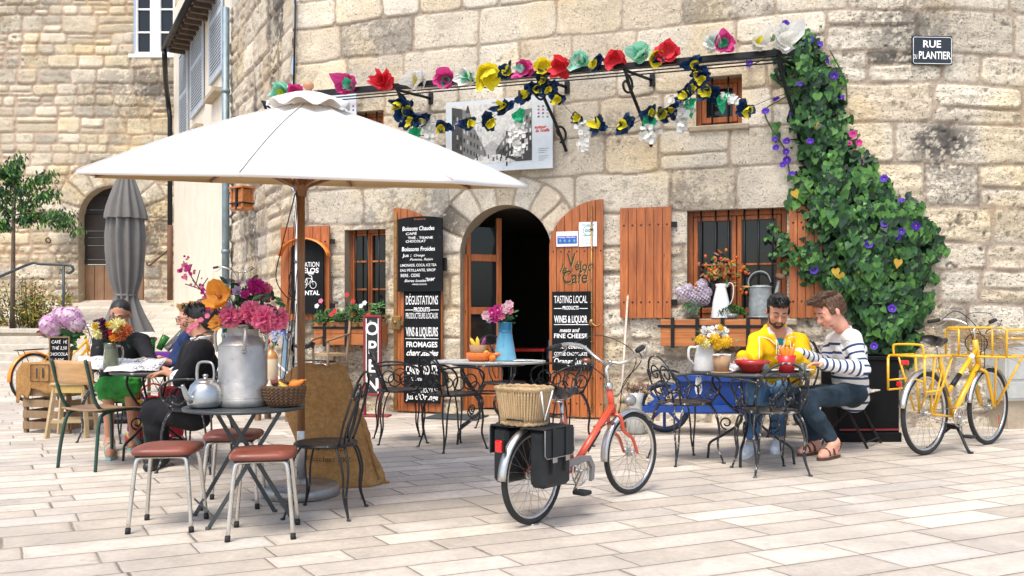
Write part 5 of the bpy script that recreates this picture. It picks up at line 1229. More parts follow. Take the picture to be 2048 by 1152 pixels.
# basket with gourds
p=ontable(569,-.03); M_wick=wood('dark_wicker',(.05,.025,.012),(.20,.10,.045),.7,'x',3,.5)
ba=thing('wicker_basket','small round dark wicker basket of gourds at the right edge of the front table','basket',p); m=MB()
for i in range(7): r=.083+.028*(i/6)**.6; m.torus((0,0,.012+.0165*i),r,.0095,seg=32,sec=6)
m.lathe([(0,.004),(.08,.004),(.105,.1),(.1,.1),(.075,.01),(0,.01)],28)
for k in range(26):
    a=2*PI*k/26
    for i in range(6): r=.092+.026*(i/6)**.6; m.ball((r*math.cos(a),r*math.sin(a),.02+.0165*i),(.011,.011,.009),5,4)
m.tube(arc((0,0,.10),.10,.15,PI-.15,14,((1,0,0),(0,.2,.35))),.008,6); m.obj('basket_body',M_wick,ba)
M_gy=mat('gourd_yellow',(.80,.52,.06),.45,var=.15,bump=.2,bs=20); M_go=mat('gourd_orange',(.80,.22,.02),.4,var=.2); M_gc=mat('gourd_cream',(.72,.66,.45),.5); M_gpu=mat('purple_carrot',(.20,.04,.14),.5)
def gourd(name,label,loc,sc,m_,rx=0,ry=0,grp='ornamental gourds',slim=False):
    m=MB(); m.at(0,0,0,0,rx,ry,sc)
    if slim: m.lathe([(0,-.04),(.013,-.037),(.018,-.02),(.0175,.01),(.015,.032),(.009,.045),(0,.05)],14); m.tube([(0,0,.048),(.003,0,.058)],.004,5)
    else: m.lathe([(0,-.03),(.02,-.028),(.03,-.01),(.027,.01),(.014,.03),(.010,.048),(.006,.058),(0,.06)],14); m.tube([(0,0,.056),(.004,0,.074)],.003,5)
    o=m.obj(name,m_); o.location=loc; tag(o,label,'gourd',grp)
gourd('gourd','orange gourd leaning on the rim of the dark basket',p+Vector((.07,-.04,.125)),1.05,M_go,.3,1.1); gourd('gourd','yellow gourd in the middle of the dark basket',p+Vector((.015,-.05,.10)),.9,M_gy,.2,-.6); gourd('gourd','small cream gourd standing upright at the left of the basket',p+Vector((-.075,-.04,.11)),.7,M_gc,.1,.05); gourd('gourd','cream and brown gourd lying at the back of the basket',p+Vector((-.02,.03,.11)),.9,M_gc,1.2,.5)
# burlap sack
t=NT('burlap'); v=t.co(); n=t.noise(v,5,4); wa=t.node('ShaderNodeTexWave'); t.put(wa.inputs['Vector'],v); wa.inputs['Scale'].default_value=46; wa.bands_direction='X'; wa.inputs['Distortion'].default_value=1.5
wb=t.node('ShaderNodeTexWave'); t.put(wb.inputs['Vector'],v); wb.inputs['Scale'].default_value=46; wb.bands_direction='Z'; wb.inputs['Distortion'].default_value=1.5
wv=t.math('MULTIPLY',wa.outputs['Fac'],wb.outputs['Fac']); c=t.mix(t.ramp(n,.3,.7),(.66,.32,.09),(.88,.48,.16)); c=t.mix(t.ramp(wv,0,.5,.55,1.0),(.38,.21,.08),c); c=t.mix(t.ramp(t.noise(v,38,4,.7),.40,.62,.35,0),c,(.20,.10,.035)); t.set(c,.95); t.bump(t.math('ADD',wv,t.math('MULTIPLY',t.noise(v,14,4,.6),1.6)),1.0,.010); M_burl=t.m
g=G(672,968); sk=thing('burlap_sack','tall full burlap sack leaning behind the parasol pole, faded black stencil print','sack',g,R(6)); ks=g.y/F
vs=[];fs=[];N=72;LV=40
SY=[762,766,772,785,813,850,890,930,975,1000]; SXL=[622,605,590,576,566,573,587,600,612,628]; SXR=[672,684,691,698,708,719,731,743,758,768]
def sack_x(py): return float(np.interp(py,SY,SXL)),float(np.interp(py,SY,SXR))
for i in range(LV+1):
    f=i/LV; py=1000-(1000-763)*f
    xl,xr=sack_x(py)
    cx=((xl+xr)/2-672)*ks; rx=(xr-xl)/2*ks; ry=.155*(1-.35*f)*(1-.6*sst(.93,1,f)); z=(1000-py)*ks
    for k in range(N):
        a=2*PI*k/N; c,s=math.cos(a),math.sin(a); p_=2.6; q=(abs(c)**p_+abs(s)**p_)**(-1/p_); cre=.010*math.sin(a*3+f*6)+.022*mn.noise(Vector((c*2,s*2,f*5)))+.016*mn.noise(Vector((c*5,s*5,f*14)))+.006*math.sin(9*a+f*3)*f
        vs.append((cx+(rx*q+cre)*c,(ry*q+cre)*s+.03*f,z+ (.02*math.sin(a*2+1)*sst(.8,1,f)) ))
for i in range(LV):
    for k in range(N): l=(k+1)%N; fs.append((i*N+k,i*N+l,(i+1)*N+l,(i+1)*N+k))
fs.append([LV*N+k for k in range(N)]); fs.append([k for k in range(N)][::-1])
m=MB(); m.add(vs,fs); m.obj('sack_body',M_burl,sk)
m=MB(); m.tube(cr([((764-672)*ks,0,.0),((768-672)*ks,0,.0),((776-672)*ks,-.02,.012)],4),.012,6); m.tube([((xx-672)*ks,-.05*(1 if 0 else 1),(1000-yy)*ks) for xx,yy in ((700,790),(718,850),(738,920),(758,990))],.006,5); m.obj('seam',M_burl,sk)
M_print=mat('faded_black_print',(.05,.035,.02),.95,var=.3,wear=(.30,.17,.06),wamt=.50,ws=40)
m=MB()
for body,px,py,h in (('COPR',590,842,12),('NDERNES',660,926,12),('Nocolozz 1001',662,948,10)):
    b0=len(m.v); text(m,body,(px-672)*ks,(1000-py)*ks,h*ks/.7,0,bold=.01,rot=-.04)
    nv=[]
    for x,y,z in m.v[b0:]:
        f=z/ks/(1000-763); xl,xr=sack_x(1000-z/ks); u=min(.97,abs((x/ks-((xl+xr)/2-672))/((xr-xl)/2))); nv.append((x,-(.155*(1-.35*f)+.012)*(1-u**2.6)**(1/2.6)+.03*f-.012,z))
    m.v[b0:]=nv
m.obj('stencil_print',M_print,sk)
# school chair
M_grn=mat('dark_green_paint',(.018,.06,.045),.35,.1,var=.2,wear=(.25,.20,.15),wamt=.70,ws=25); M_ply=wood('blond_plywood',(.38,.20,.075),(.62,.38,.17),.45,'x',.7,.1,.2); M_plyd=wood('worn_plywood',(.22,.13,.07),(.40,.25,.13),.6,'y',.8,.2)
g=G(210,930); sc_=thing('school_chair','old school chair with dark green tube legs and blond plywood back, at the left table','chair',g,R(-27)); s=SCL(930); sc_.scale=(s,s,s)
m=MB(); vs=[];fs=[]
for i in range(9):
    for j in range(7): x=-.20+.05*i; z=.62+.17*j/6; vs.append((x,-.245-.045*(1-(x/.2)**2)-.03*(j/6),z))
for i in range(8):
    for j in range(6): fs.append((i*7+j,(i+1)*7+j,(i+1)*7+j+1,i*7+j+1))
m.add(vs,fs); o=m.obj('backrest',M_ply,sc_); md=o.modifiers.new('s','SOLIDIFY'); md.thickness=.012
m=MB(); vs=[];fs=[]
for i in range(13):
    for j in range(11):
        x=-.20+.4*i/12; y=-.21+.42*j/10; e=.03*((abs(x)/.2)**8)*0; vs.append((x*(1-.06*(j/10)),y,.445-.012*math.cos(x*7)-.02*((j/10)**4)))
for i in range(12):
    for j in range(10): fs.append((i*11+j,(i+1)*11+j,(i+1)*11+j+1,i*11+j+1))
m.add(vs,fs); o=m.obj('seat',M_plyd,sc_); md=o.modifiers.new('s','SOLIDIFY'); md.thickness=.012
for sx in (-1,1):
    m=MB(); m.tube(cr([(sx*.185,-.30,.80),(sx*.185,-.265,.66),(sx*.18,-.225,.52),(sx*.175,-.17,.44),(sx*.175,-.08,.42),(sx*.175,.05,.42),(sx*.175,.15,.415)],5),.0125,10); m.obj('back_post',M_grn,sc_)
    m=MB(); m.tube(cr([(sx*.175,-.06,.415),(sx*.178,-.15,.40),(sx*.185,-.19,.34),(sx*.20,-.22,.15),(sx*.205,-.235,0)],5),.0125,10); m.obj('leg',M_grn,sc_)
    m=MB(); m.tube(cr([(sx*.175,.10,.415),(sx*.178,.17,.395),(sx*.18,.19,.33),(sx*.19,.205,.15),(sx*.195,.21,0)],5),.0125,10); m.obj('leg',M_grn,sc_)
m=MB(); m.tube([(-.18,.15,.41),(.18,.15,.41)],.010,8); m.tube([(-.18,-.12,.415),(.18,-.12,.415)],.010,8); m.obj('cross_rail',M_grn,sc_)
# cafe tables with curved iron legs
def cafe_table(px,pyg,pyt,rad,label,m_,legrot=0,ry=None,name='cafe_table'):
    g=G(px,pyg); k=g.y/F; tz=CH-(pyt-HY)*k; t=thing(name,label,'table',g,0); ry=ry or rad
    m=MB(); m.lathe([(0,tz-.02),(rad-.01,tz-.026),(rad,tz-.022),(rad+.002,tz-.004),(rad-.005,tz),(rad-.015,tz-.004),(0,tz-.004)],52,sy=ry/rad); m.obj('tabletop',m_[0],t)
    for i in range(4):
        a=legrot+PI/4+i*PI/2; c,s_=math.cos(a),math.sin(a)*ry/rad; R1=rad*.66; m=MB()
        q=lambda r,z: Vector((r*c,r*s_,z))
        m.tube(cr([q(R1*.95,tz-.03),q(R1*.97,tz-.12),q(R1*.6,tz-.27),q(R1*.25,tz-.36),q(R1*.28,.30),q(R1*.7,.20),q(R1*1.05,.13),q(R1*1.1,.05),q(R1*1.12,0)],5),.011,8)
        m.tube(spir(q(R1*.62,.30),.055,-PI/2,PI*2.4,((c,s_,0),(0,0,1)),20,.7),.007,5); m.obj('leg',m_[1],t)
    m=MB(); m.torus((0,0,tz-.30),R1*.42,.008,seg=26,sec=6); m.torus((0,0,tz-.035),R1*.95,.009,seg=30,sec=6); m.obj('brace_ring',m_[1],t); return t,tz
M_topd=mat('worn_dark_tabletop',(.05,.055,.06),.45,.2,var=.3,wear=(.40,.40,.39),wamt=.60,ws=6)
M_topw=mat('pale_worn_tabletop',(.45,.45,.43),.5,var=.2,wear=(.16,.16,.16),wamt=.56,ws=8)
tL,zL=cafe_table(308,915,741,.34,'small round dark metal cafe table under newspapers at the left group of people',(M_topd,M_wirb))
tM,zM=cafe_table(977,884,721,.54,'wide oval pale topped iron table in front of the arched door, with the blue jug',(M_topw,M_wirw),0,.33)
tR,zR=cafe_table(1500,922,742,.47,'round dark iron table between the two young men and the pompom flowers',(M_topd,M_wirb),.3)
# things on the middle table
def tabloc(t,z,px,dy): y=t.location.y+dy; return Vector(((px-1024)*y/F,y,z))
p=tabloc(tM,zM,1010,-.02); k=p.y/F; t=NT('blue_enamel'); x_,y_,z_=t.sep(t.co()); c=t.mix(t.ramp(z_,.0,.30),(.20,.50,.66),(.015,.15,.28)); n=t.noise(t.co(),14,4); t.set(t.mix(t.ramp(n,.6,.75,0,.4),c,(.02,.10,.2)),.25,**{'Coat Weight':.4}); M_jug=t.m
bj=thing('blue_jug','tall tapered blue enamel jug holding pink flowers on the oval table','jug',p); H=(719-642)*k
m=MB(); m.lathe([(0,0),(.104,0),(.108,.01),(.088,H*.35),(.066,H*.72),(.062,H*.76),(.066,H*.80),(.068,H*.98),(.072,H),(.062,H*.99),(.058,H*.8),(0,H*.7)],36); m.obj('body',M_jug,bj)
m=MB(); m.torus((0,0,H*.76),.066,.005,seg=30,sec=6); m.obj('ridge',M_jug,bj)
b=thing('pink_flowers','loose bunch of pink and white flowers in the blue jug','flowers',p+Vector((0,0,H))); m2=MB()
for px,py,r,mt in ((985,626,14,M_mag),(973,632,12,M_lpk),(996,621,13,M_mag),(1010,618,12,M_lpk),(1018,610,11,M_lpk),(1002,632,10,M_pnk),(980,640,8,M_lil),(1020,622,9,M_pnk),(990,636,12,M_mag)):
    q=P(px,py,p.y-.06)-b.location; m=MB(); bloom(m,q,(rnd.gauss(0,.3),-1,.3),r*k,7,0,.5,3,1.1,1); m.obj('blossom',[mt,M_wpe],b); stem_to(m2,q)
for i in range(60): q=P(rnd.gauss(1003,16),rnd.gauss(634,8),p.y-.02)-b.location; leaf(m2,q,rv()+Vector((0,-.3,.2)),(0,-1,.4),rnd.uniform(.03,.07),.025,1,.3)
m2.obj('stems_and_leaves',[M_stem,M_leafm],b)
M_cast=mat('orange_enamel',(.80,.17,.015),.22,var=.08,coat=.6); M_kraft=mat('cork_brown',(.36,.22,.12),.85,var=.15,ns=20)
p=tabloc(tM,zM,958,-.06); o=MB(); o.lathe([(0,0),(.09,0),(.115,.02),(.122,.075),(.118,.078),(.11,.03),(0,.02)],32); t=thing('orange_pan','small orange enamel saucepan with its handle to the right on the oval table','saucepan',p); o.obj('pan',M_cast,t); m=MB(); m.tube([(.11,-.02,.055),(.20,-.04,.065)],[.014,.018],10); m.obj('handle',M_cast,t)
q=p+Vector((-.01,0,.03)); m=MB(); m.lathe([(0,0),(.06,0),(.08,.12),(.076,.12),(.056,.01),(0,.01)],28); o=m.obj('paper_pot',M_kraft); o.location=q; tag(o,'brown cork pot standing in the orange saucepan','pot')
gourd('gourd','slim yellow gourd at the left in the brown pot',q+Vector((-.04,-.02,.13)),1.15,M_gy,.1,-.5,slim=True); gourd('gourd','slim golden gourd in the middle of the brown pot',q+Vector((0,-.03,.135)),1.1,M_gy,.1,-.1,slim=True); gourd('gourd','purple carrot shaped gourd at the right in the brown pot',q+Vector((.05,-.02,.135)),1.15,M_gpu,.1,.35,slim=True); gourd('gourd','small yellow gourd beside the pot in the orange saucepan',p+Vector((.07,-.04,.07)),1.0,M_gy,1.2,.3); gourd('gourd','round orange gourd lying by the handle of the orange saucepan',p+Vector((.13,-.10,.03)),1.1,M_go,1.3,1.0)
def paper(name,label,cat,loc,w,h,rz,m_,prints=None,tilt=0):
    m=MB(); vs=[]; 
    for i in range(7):
        for j in range(5): vs.append((-w/2+w*i/6,-h/2+h*j/4,.004+.012*abs(math.sin(i*1.1+j))*(1 if tilt else .3)+tilt*(j/4)))
    m.add(vs,[(i*5+j,(i+1)*5+j,(i+1)*5+j+1,i*5+j+1) for i in range(6) for j in range(4)]); o=m.obj(name,m_); o.location=loc; o.rotation_euler=(0,0,rz); md=o.modifiers.new('s','SOLIDIFY'); md.thickness=.002; return tag(o,label,cat)
t=NT('newsprint'); v=t.co(); x,y,z=t.sep(v); l=t.ramp(t.math('SINE',t.math('MULTIPLY',y,900)),-.1,.2); bl=t.ramp(t.noise(v,9,1),.5,.53); sp=t.ramp(t.noise(t.co((1,.2,1)),160,2),.45,.55); c=t.mix(t.math('MULTIPLY',t.math('MULTIPLY',l,sp),t.math('SUBTRACT',1,bl)),(.80,.80,.78),(.25,.25,.26)); c=t.mix(t.math('MULTIPLY',bl,t.ramp(t.noise(v,60,3),.4,.6)),c,(.06,.06,.07)); t.set(c,.8); M_news=t.m
paper('leaflet','printed leaflet lying right of the blue jug','leaflet',tabloc(tM,zM,1050,-.08),.24,.17,.2,M_news)
# things on the left table
paper('newspaper','open newspaper with black pictures spread in front of the dark haired woman','newspaper',tabloc(tL,zL,272,-.10),.42,.28,.15,M_news,tilt=.09)
paper('newspaper','folded newspaper lying flat at the right side of the left table','newspaper',tabloc(tL,zL,345,-.02),.30,.24,-.2,M_news)
paper('magazine','second newspaper tilted up beside the flower vase','newspaper',tabloc(tL,zL,196,.12),.30,.22,.5,M_news,tilt=.10)
M_cgl=NT('clear_glass'); M_cgl=M_cgl.set((.75,.80,.72),.04,**{'Transmission Weight':.9,'IOR':1.3}); M_ggl=NT('green_glass').set((.12,.55,.10),.05,**{'Transmission Weight':.75,'IOR':1.3}); M_wat=NT('murky_water').set((.22,.24,.05),.2,**{'Transmission Weight':.3})
p=tabloc(tL,zL,222,-.12); k=p.y/F; va=thing('glass_jug','clear glass jug of yellowish water holding garden flowers on the left table','jug',p); H=(737-680)*k
m=MB(); m.lathe([(0,0),(.058,0),(.062,.01),(.058,H*.5),(.05,H*.85),(.056,H),(.052,H),(.046,H*.85),(.053,H*.5),(.055,.015),(0,.012)],28); m.obj('glass',M_cgl,va)
m=MB(); m.lathe([(0,.014),(.052,.016),(.050,H*.5),(.044,H*.8),(0,H*.8)],24); m.obj('water',M_wat,va)
m=MB(); m.tube(cr([(.052,-.01,H*.9),(.10,-.02,H*.85),(.105,-.02,H*.5),(.06,-.01,H*.2)],5),.008,8); m.obj('handle',M_cgl,va)
b=thing('dahlia_bunch','bunch of yellow, red and dark dahlias in the glass jug on the left table','flowers',p+Vector((0,0,H))); m2=MB()
for px,py,r,mt in ((236,652,16,M_pyl),(197,666,12,M_pyl),(208,654,10,M_drk),(225,664,8,M_rdp),(251,660,13,M_rst),(219,650,8,M_yel),(212,670,8,M_drk),(243,672,10,M_rst),(190,652,7,M_yel),(228,675,9,M_ora),(204,642,7,M_drk)):
    q=P(px,py,p.y-.05)-b.location; m=MB(); pompom(m,q,r*k*1.05,90,0,.6,.3,0); m.obj('blossom',[mt],b); stem_to(m2,q)
for i in range(90): q=P(rnd.gauss(222,17),rnd.gauss(672,12),p.y-.0)-b.location; leaf(m2,q,rv()+Vector((0,-.3,.2)),(0,-1,.4),rnd.uniform(.03,.06),.022,1,.3)
for i in range(12): m2.tube([(rnd.uniform(-.04,.04),rnd.uniform(-.04,.04),-H*.9),(rnd.uniform(-.03,.03),0,.02)],.0035,4)
m2.obj('stems_and_leaves',[M_stem,M_leafd],b)
# ---- right table ----
M_enw=mat('chipped_white_enamel',(.62,.62,.60),.3,var=.08,wear=(.12,.12,.12),wamt=.66,ws=18,coat=.3); M_gal=mat('galvanised_zinc',(.33,.36,.36),.5,.5,var=.25,ns=18,wear=(.24,.26,.26),wamt=.55,ws=10)
def pot_flowers(root,cy,lst,np_=100,seed=0):
    pass
p=tabloc(tR,zR,1409,-.02); k=p.y/F; t=thing('enamel_jug','grey white enamel jug with yellow pompom flowers at the left of the right table','jug',p); H=(738-686)*k
m=MB(); m.lathe([(0,0),(.085,0),(.088,.01),(.082,H*.5),(.066,H*.9),(.07,H),(.064,H),(.060,H*.85),(0,H*.7)],30); m.obj('body',M_enw,t)
m=MB(); m.tube(cr([(-.068,0,H*.92),(-.125,-.01,H*.90),(-.13,-.01,H*.5),(-.085,0,H*.25)],5),[(.012,.006)]*16,8); m.obj('handle',M_enw,t)
b=thing('pompom_flowers','yellow pompom flowers with small white daisies in the enamel jug','flowers',p+Vector((0,0,H))); m2=MB()
for px,py,r,mt in ((1410,687,11,M_pyl),(1429,677,11,M_yel),(1452,684,12,M_yel),(1435,690,10,M_yel),(1401,680,10,M_yel),(1441,656,7,M_yel)):
    q=P(px,py,p.y-.10)-b.location; m=MB(); pompom(m,q,r*k*1.05,130,0,.4,.22,0); m.obj('blossom',[mt],b); stem_to(m2,q)
for i in range(34): q=P(rnd.uniform(1402,1455),rnd.uniform(652,674),p.y-rnd.uniform(.0,.1))-b.location; m=MB(); bloom(m,q,(rnd.gauss(0,.4),-1,.5),.022,8,0,.2,1,.8,1); m.obj('daisy',[M_wpe,M_yel],b)
for i in range(26): a=rnd.uniform(-1,1); m2.tube([P(1428,675,p.y)-b.location,P(1428+a*38,650-rnd.random()*8+abs(a)*14,p.y-.05)-b.location],[.003,.0008],4,mi=1)
for i in range(50): q=P(rnd.gauss(1426,18),rnd.gauss(684,6),p.y-.02)-b.location; leaf(m2,q,rv(),(0,-1,.4),.04,.02,1,.3)
m2.obj('stems_and_leaves',[M_stem,M_leafl],b)
p=tabloc(tR,zR,1443,-.24); k=p.y/F; m=MB(); m.lathe([(0,.01),(.055,.01),(.074,.135),(.070,.135),(.052,.02),(0,.02)],28); m.lathe([(0,0),(.085,0),(.085,.01),(0,.01)],26); o=m.obj('kraft_pot',M_kraft); o.location=p; tag(o,'brown kraft paper pot on a cork mat at the left edge of the right table','pot')
m=MB(); 
for i in range(40): m.add([(rnd.gauss(0,.03),rnd.gauss(0,.03),.135),(rnd.gauss(0,.04),rnd.gauss(0,.03),.15),(rnd.gauss(0,.04),rnd.gauss(0,.03),.142)],[(0,1,2)])
for i in range(30): bloom(m,Vector((rnd.uniform(-.06,.06),rnd.uniform(-.05,.03),.14)),(0,-.3,1),.022,5,0,.3)
o=m.obj('white_petals',M_wpe); o.location=p; tag(o,'white petals heaped in the kraft paper pot','flowers')
p=tabloc(tR,zR,1504,-.18); M_rbowl=mat('dark_red_glaze',(.38,.018,.014),.18,coat=.5)
m=MB(); m.lathe([(0,0),(.07,0),(.075,.008),(.125,.06),(.142,.095),(.137,.095),(.115,.055),(.06,.018),(0,.016)],36); o=m.obj('red_bowl',M_rbowl); o.location=p; tag(o,'shiny dark red bowl in front of the man in the yellow jacket','bowl')
p=tabloc(tR,zR,1573,-.16); m=MB(); m.lathe([(0,0),(.058,0),(.074,.135),(.070,.135),(.054,.01),(0,.01)],30); o=m.obj('red_pot',mat('bright_red_pot',(.50,.02,.02),.35)); o.location=p; tag(o,'red conical pot filled with orange napkins between the two men','pot')
for i,(dx,a) in enumerate(((-.03,-.35),(.0,.0),(.035,.3))): gourd('gourd',('orange pepper shaped gourd leaning left in the red pot','orange gourd upright in the middle of the red pot','orange gourd leaning right in the red pot')[i],p+Vector((dx,-.01,.15)),1.15,M_go,.1,a,slim=True)
for lx,dy,lb,r in ((1540,-.05,'small white plate right of the red bowl',.09),(1600,-.02,'white plate in front of the man in the striped shirt',.11)):
    m=MB(); m.lathe([(0,0),(r*.6,.0),(r,.014),(r*.98,.017),(r*.6,.005),(0,.004)],30); o=m.obj('plate',M_enw); o.location=tabloc(tR,zR,lx,dy); tag(o,lb,'plate')
for lx,dy,lb in ((1530,-.26,'small glass just right of the red bowl'),(1605,-.22,'small glass near the right edge of the right table')):
    m=MB(); m.lathe([(0,0),(.027,0),(.033,.075),(.031,.075),(.025,.006),(0,.006)],20); o=m.obj('drinking_glass',M_cgl); o.location=tabloc(tR,zR,lx,dy); tag(o,lb,'glass')
paper('menu_card','printed menu card lying behind the kraft pot on the right table','menu',tabloc(tR,zR,1468,.02),.20,.28,.3,M_news,tilt=.05)
tg=tabloc(tR,zR,1396,-.02); m=MB(); m.prism([(-.022,0),(.022,0),(.030,-.10),(.018,-.135),(-.018,-.135),(-.030,-.10)],-.002,.002); m.torus((0,0,.01),.012,.003,(0,1,0),14,5); 
o=m.obj('hanging_tag',M_paper); o.location=tg+Vector((0,-.02,-.05)); tag(o,'white paper tag hanging from the left edge of the right table','tag'); m=MB(); m.torus((0,-.004,-.075),.016,.003,(0,1,0),14,5); m.box(-.014,.014,-.004,-.003,-.105,-.10); m.obj('tag_print',M_ink,o)
# ---- sill objects ----
def sill(px,out=.12,py=637): s,z=WS(px,py,out); q=WO+WX*s-WY*out; return Vector((q.x,q.y,OP_R[2]+.002))
p=sill(1385); k=p.y/F; t=thing('glass_vase','small glass vase of pale lilac flowers at the left end of the right window sill','vase',p); m=MB(); H=(637-600)*k; m.lathe([(0,0),(.05,0),(.07,.03),(.08,H*.7),(.06,H),(.056,H),(.075,H*.7),(.065,.035),(0,.01)],26); m.obj('glass',M_cgl,t)
m=MB(); 
for i in range(26): a=rnd.uniform(0,6.3); m.tube([(.03*math.cos(a),.03*math.sin(a),.02),(.035*math.cos(a+2.5),.035*math.sin(a+2.5),H*1.1)],.005,4)
m.obj('stems',M_leafm,t)
b=thing('lilac_flowers','two rounded heads of pale lilac blossom in the glass vase on the sill','flowers',p+Vector((0,0,H))); m=MB(); m2=MB()
for px,py,r in ((1368,590,16),(1376,578,11),(1398,583,16),(1406,597,15),(1404,570,12),(1386,596,14),(1412,585,12),(1360,583,10)): florets(m,P(px,py,p.y-.04)-b.location,r*k,80,.017,(0,0,1)); stem_to(m2,P(px,py,p.y-.04)-b.location)
for i in range(26): leaf(m2,P(rnd.gauss(1382,8),rnd.gauss(610,5),p.y-.05)-b.location,rv(),(0,-1,.3),.08,.04,1)
m.obj('blossom_heads',[petm('grey_lilac_petal',(.62,.52,.62)),petm('pale_lilac_petal',(.78,.72,.78))],b); m2.obj('stems_and_leaves',[M_stem,M_leafm],b)
p=sill(1442); t=thing('white_pitcher','tall white enamel pitcher with a curved handle on the right window sill','pitcher',p); H=(636-568)*k; m=MB(); m.lathe([(0,0),(.11,0),(.112,.008),(.088,H*.5),(.058,H*.85),(.056,H*.92),(.066,H),(.06,H),(.05,H*.9),(0,H*.8)],32); m.obj('body',mat('white_enamel',(.80,.80,.78),.25,var=.04,coat=.4),t)
m=MB(); m.tube(cr([(.055,-.03,H*.9),(.085,-.05,H*1.03),(.12,-.06,H*.92),(.115,-.06,H*.6),(.09,-.04,H*.4)],6),[(.012,.007)]*25,8); m.obj('handle',M_enw,t)
b=thing('physalis_bunch','dry branches of orange lantern pods in the white pitcher','flowers',p+Vector((0,0,H))); m=MB(); m2=MB()
br0=[(1418,535),(1398,528),(1430,512),(1447,505),(1462,520),(1480,530),(1496,548),(1490,575),(1410,550),(1470,560),(1455,540),(1425,545),(1440,530)]
for px,py in br0:
    q=P(px,py,p.y-rnd.uniform(-.03,.1))-b.location; m2.tube(cr([Vector((0,0,-.05)),q*.5+Vector((0,0,.05)),q],4),.003,4)
    for j in range(11): f=rnd.uniform(.3,1); leaf(m2,q*f+rv(.02)+Vector((0,0,.03*math.sin(f*3))),rv()+Vector((0,0,-.3)),(0,-1,.3),rnd.uniform(.04,.08),.028,rnd.choice((1,2,3,3)),.3)
for i in range(34):
    px,py=rnd.choice(br0); q=P(px+rnd.gauss(0,9),py+rnd.gauss(6,9),p.y-rnd.uniform(-.02,.12))-b.location; m=MB(); m.lathe([(0,-.024),(.012,-.016),(.019,0),(.014,.014),(0,.02)],6,c=q); m.obj('lantern_pod',petm('orange_pod_%d'%i,(.80,.16+.1*rnd.random(),.03)) if i<3 else PODS[i%3],b) if i>=3 else None
    if i<3:
        if i==0: PODS=[]
        PODS.append(petm('orange_pod',(.72,.10+.07*i,.02)))
m2.obj('stems_and_leaves',[M_brown,M_leafl,leafm('ochre_leaf',(.30,.16,.03)),leafm('russet_leaf',(.28,.07,.02))],b)
p=sill(1463,.16); m=MB()
for i in range(900):
    a=rnd.uniform(0,6.3); z=rnd.random()**.7; r=.155*math.sqrt(max(0,1-z*z))*rnd.uniform(.8,1); leaf(m,(r*math.cos(a)*1.05,r*math.sin(a)*.5,.03+z*.10+rnd.gauss(0,.006)),Vector((math.cos(a),math.sin(a),.8))+rv(.5),rv(),.022,.014,rnd.choice((0,1,1,2)),.1)
m.lathe([(0,0),(.06,0),(.07,.05),(0,.05)],16,mi=3); o=m.obj('small_shrub',[M_leafd,M_leafm,M_leafl,M_gal]); o.location=p; tag(o,'low round bushy green plant between pitcher and watering can on the sill','plant')
p=sill(1521,.10); t=thing('watering_can','old galvanised watering can with hoop handle and rusty rose on the right window sill','watering can',p,WA); H=(637-576)*k
m=MB(); m.lathe([(0,0),(.125,0),(.128,.01),(.122,H*.5),(.118,H*.96),(.122,H),(.08,H+.02),(0,H+.02)],36); m.torus((0,0,.015),.127,.006,seg=34,sec=6); m.torus((0,0,H),.121,.006,seg=34,sec=6); m.obj('body',M_gal,t)
m=MB(); m.tube(cr([(-.115,0,H*.9),(-.125,0,H+.07),(-.08,0,H+.145),(0,0,H+.17),(.07,0,H+.14),(.11,0,H+.05)],5),[(.012,.005)]*26,8); m.obj('handle',M_gal,t)
m=MB(); m.tube(cr([(.10,-.03,.06),(.13,-.04,.14),(.17,-.05,.30),(.195,-.055,.41)],5),[.03,.029,.028,.027,.026,.025,.024,.023,.022,.021,.02,.019,.018,.018,.017,.017],12); m.obj('spout',M_gal,t)
m=MB(); m.M=Matrix.Translation((.20,-.06,.44))@Euler((R(35),R(20),0)).to_matrix().to_4x4(); m.lathe([(0,-.03),(.018,-.03),(.05,.01),(.052,.018),(.03,.028),(0,.03)],24); m.obj('rose',mat('rusty_brown',(.12,.055,.03),.8,var=.4),t)
# ---- left corner of the square ----
M_cratew=wood('old_crate_wood',(.16,.10,.055),(.33,.22,.12),.85,'z')
g=G(118,862); t=thing('wooden_crate','tall slatted wooden crate draped with burlap, at the far left of the group','crate',g,R(-12)); k=g.y/F; H=CH-(728-HY)*k; w=.27
m=MB()
for x in (-w,w-.04):
    for y in (-.18,.14): m.box(x,x+.04,y,y+.04,0,H,.004)
for i in range(6): z=.04+i*(H-.1)/5.3; m.box(-w+.003,w-.003,-.192,-.181,z,z+.075,.002); m.box(-w-.012,-w-.001,-.17,.17,z,z+.075,.002); m.box(w+.001,w+.012,-.17,.17,z,z+.075,.002)
m.box(-w,w,-.19,.19,H,H+.015,.003); m.obj('crate_body',M_cratew,t)
vs=[];fs=[];nx_,ny_=24,22
for i in range(nx_+1):
    for j in range(ny_+1):
        x=-w-.05+(2*w+.10)*i/nx_; u=-.20-.30*(1-j/ny_)+.0; v=j/ny_
        if v>.55: y=-.21+(v-.55)/.45*.42; z=H+.022+.004*math.sin(x*30+y*20)
        else: y=-.215-.012*math.sin(x*28)-.01; z=H+.02-(.55-v)/.55*(.24+.07*math.sin(x*6+1)+.12*(x<-w+.12))
        if x<-w-.01 : z-=.10*(1 if v<=.55 else .3); 
        vs.append((x,y,z))
for i in range(nx_):
    for j in range(ny_): fs.append((i*(ny_+1)+j,(i+1)*(ny_+1)+j,(i+1)*(ny_+1)+j+1,i*(ny_+1)+j+1))
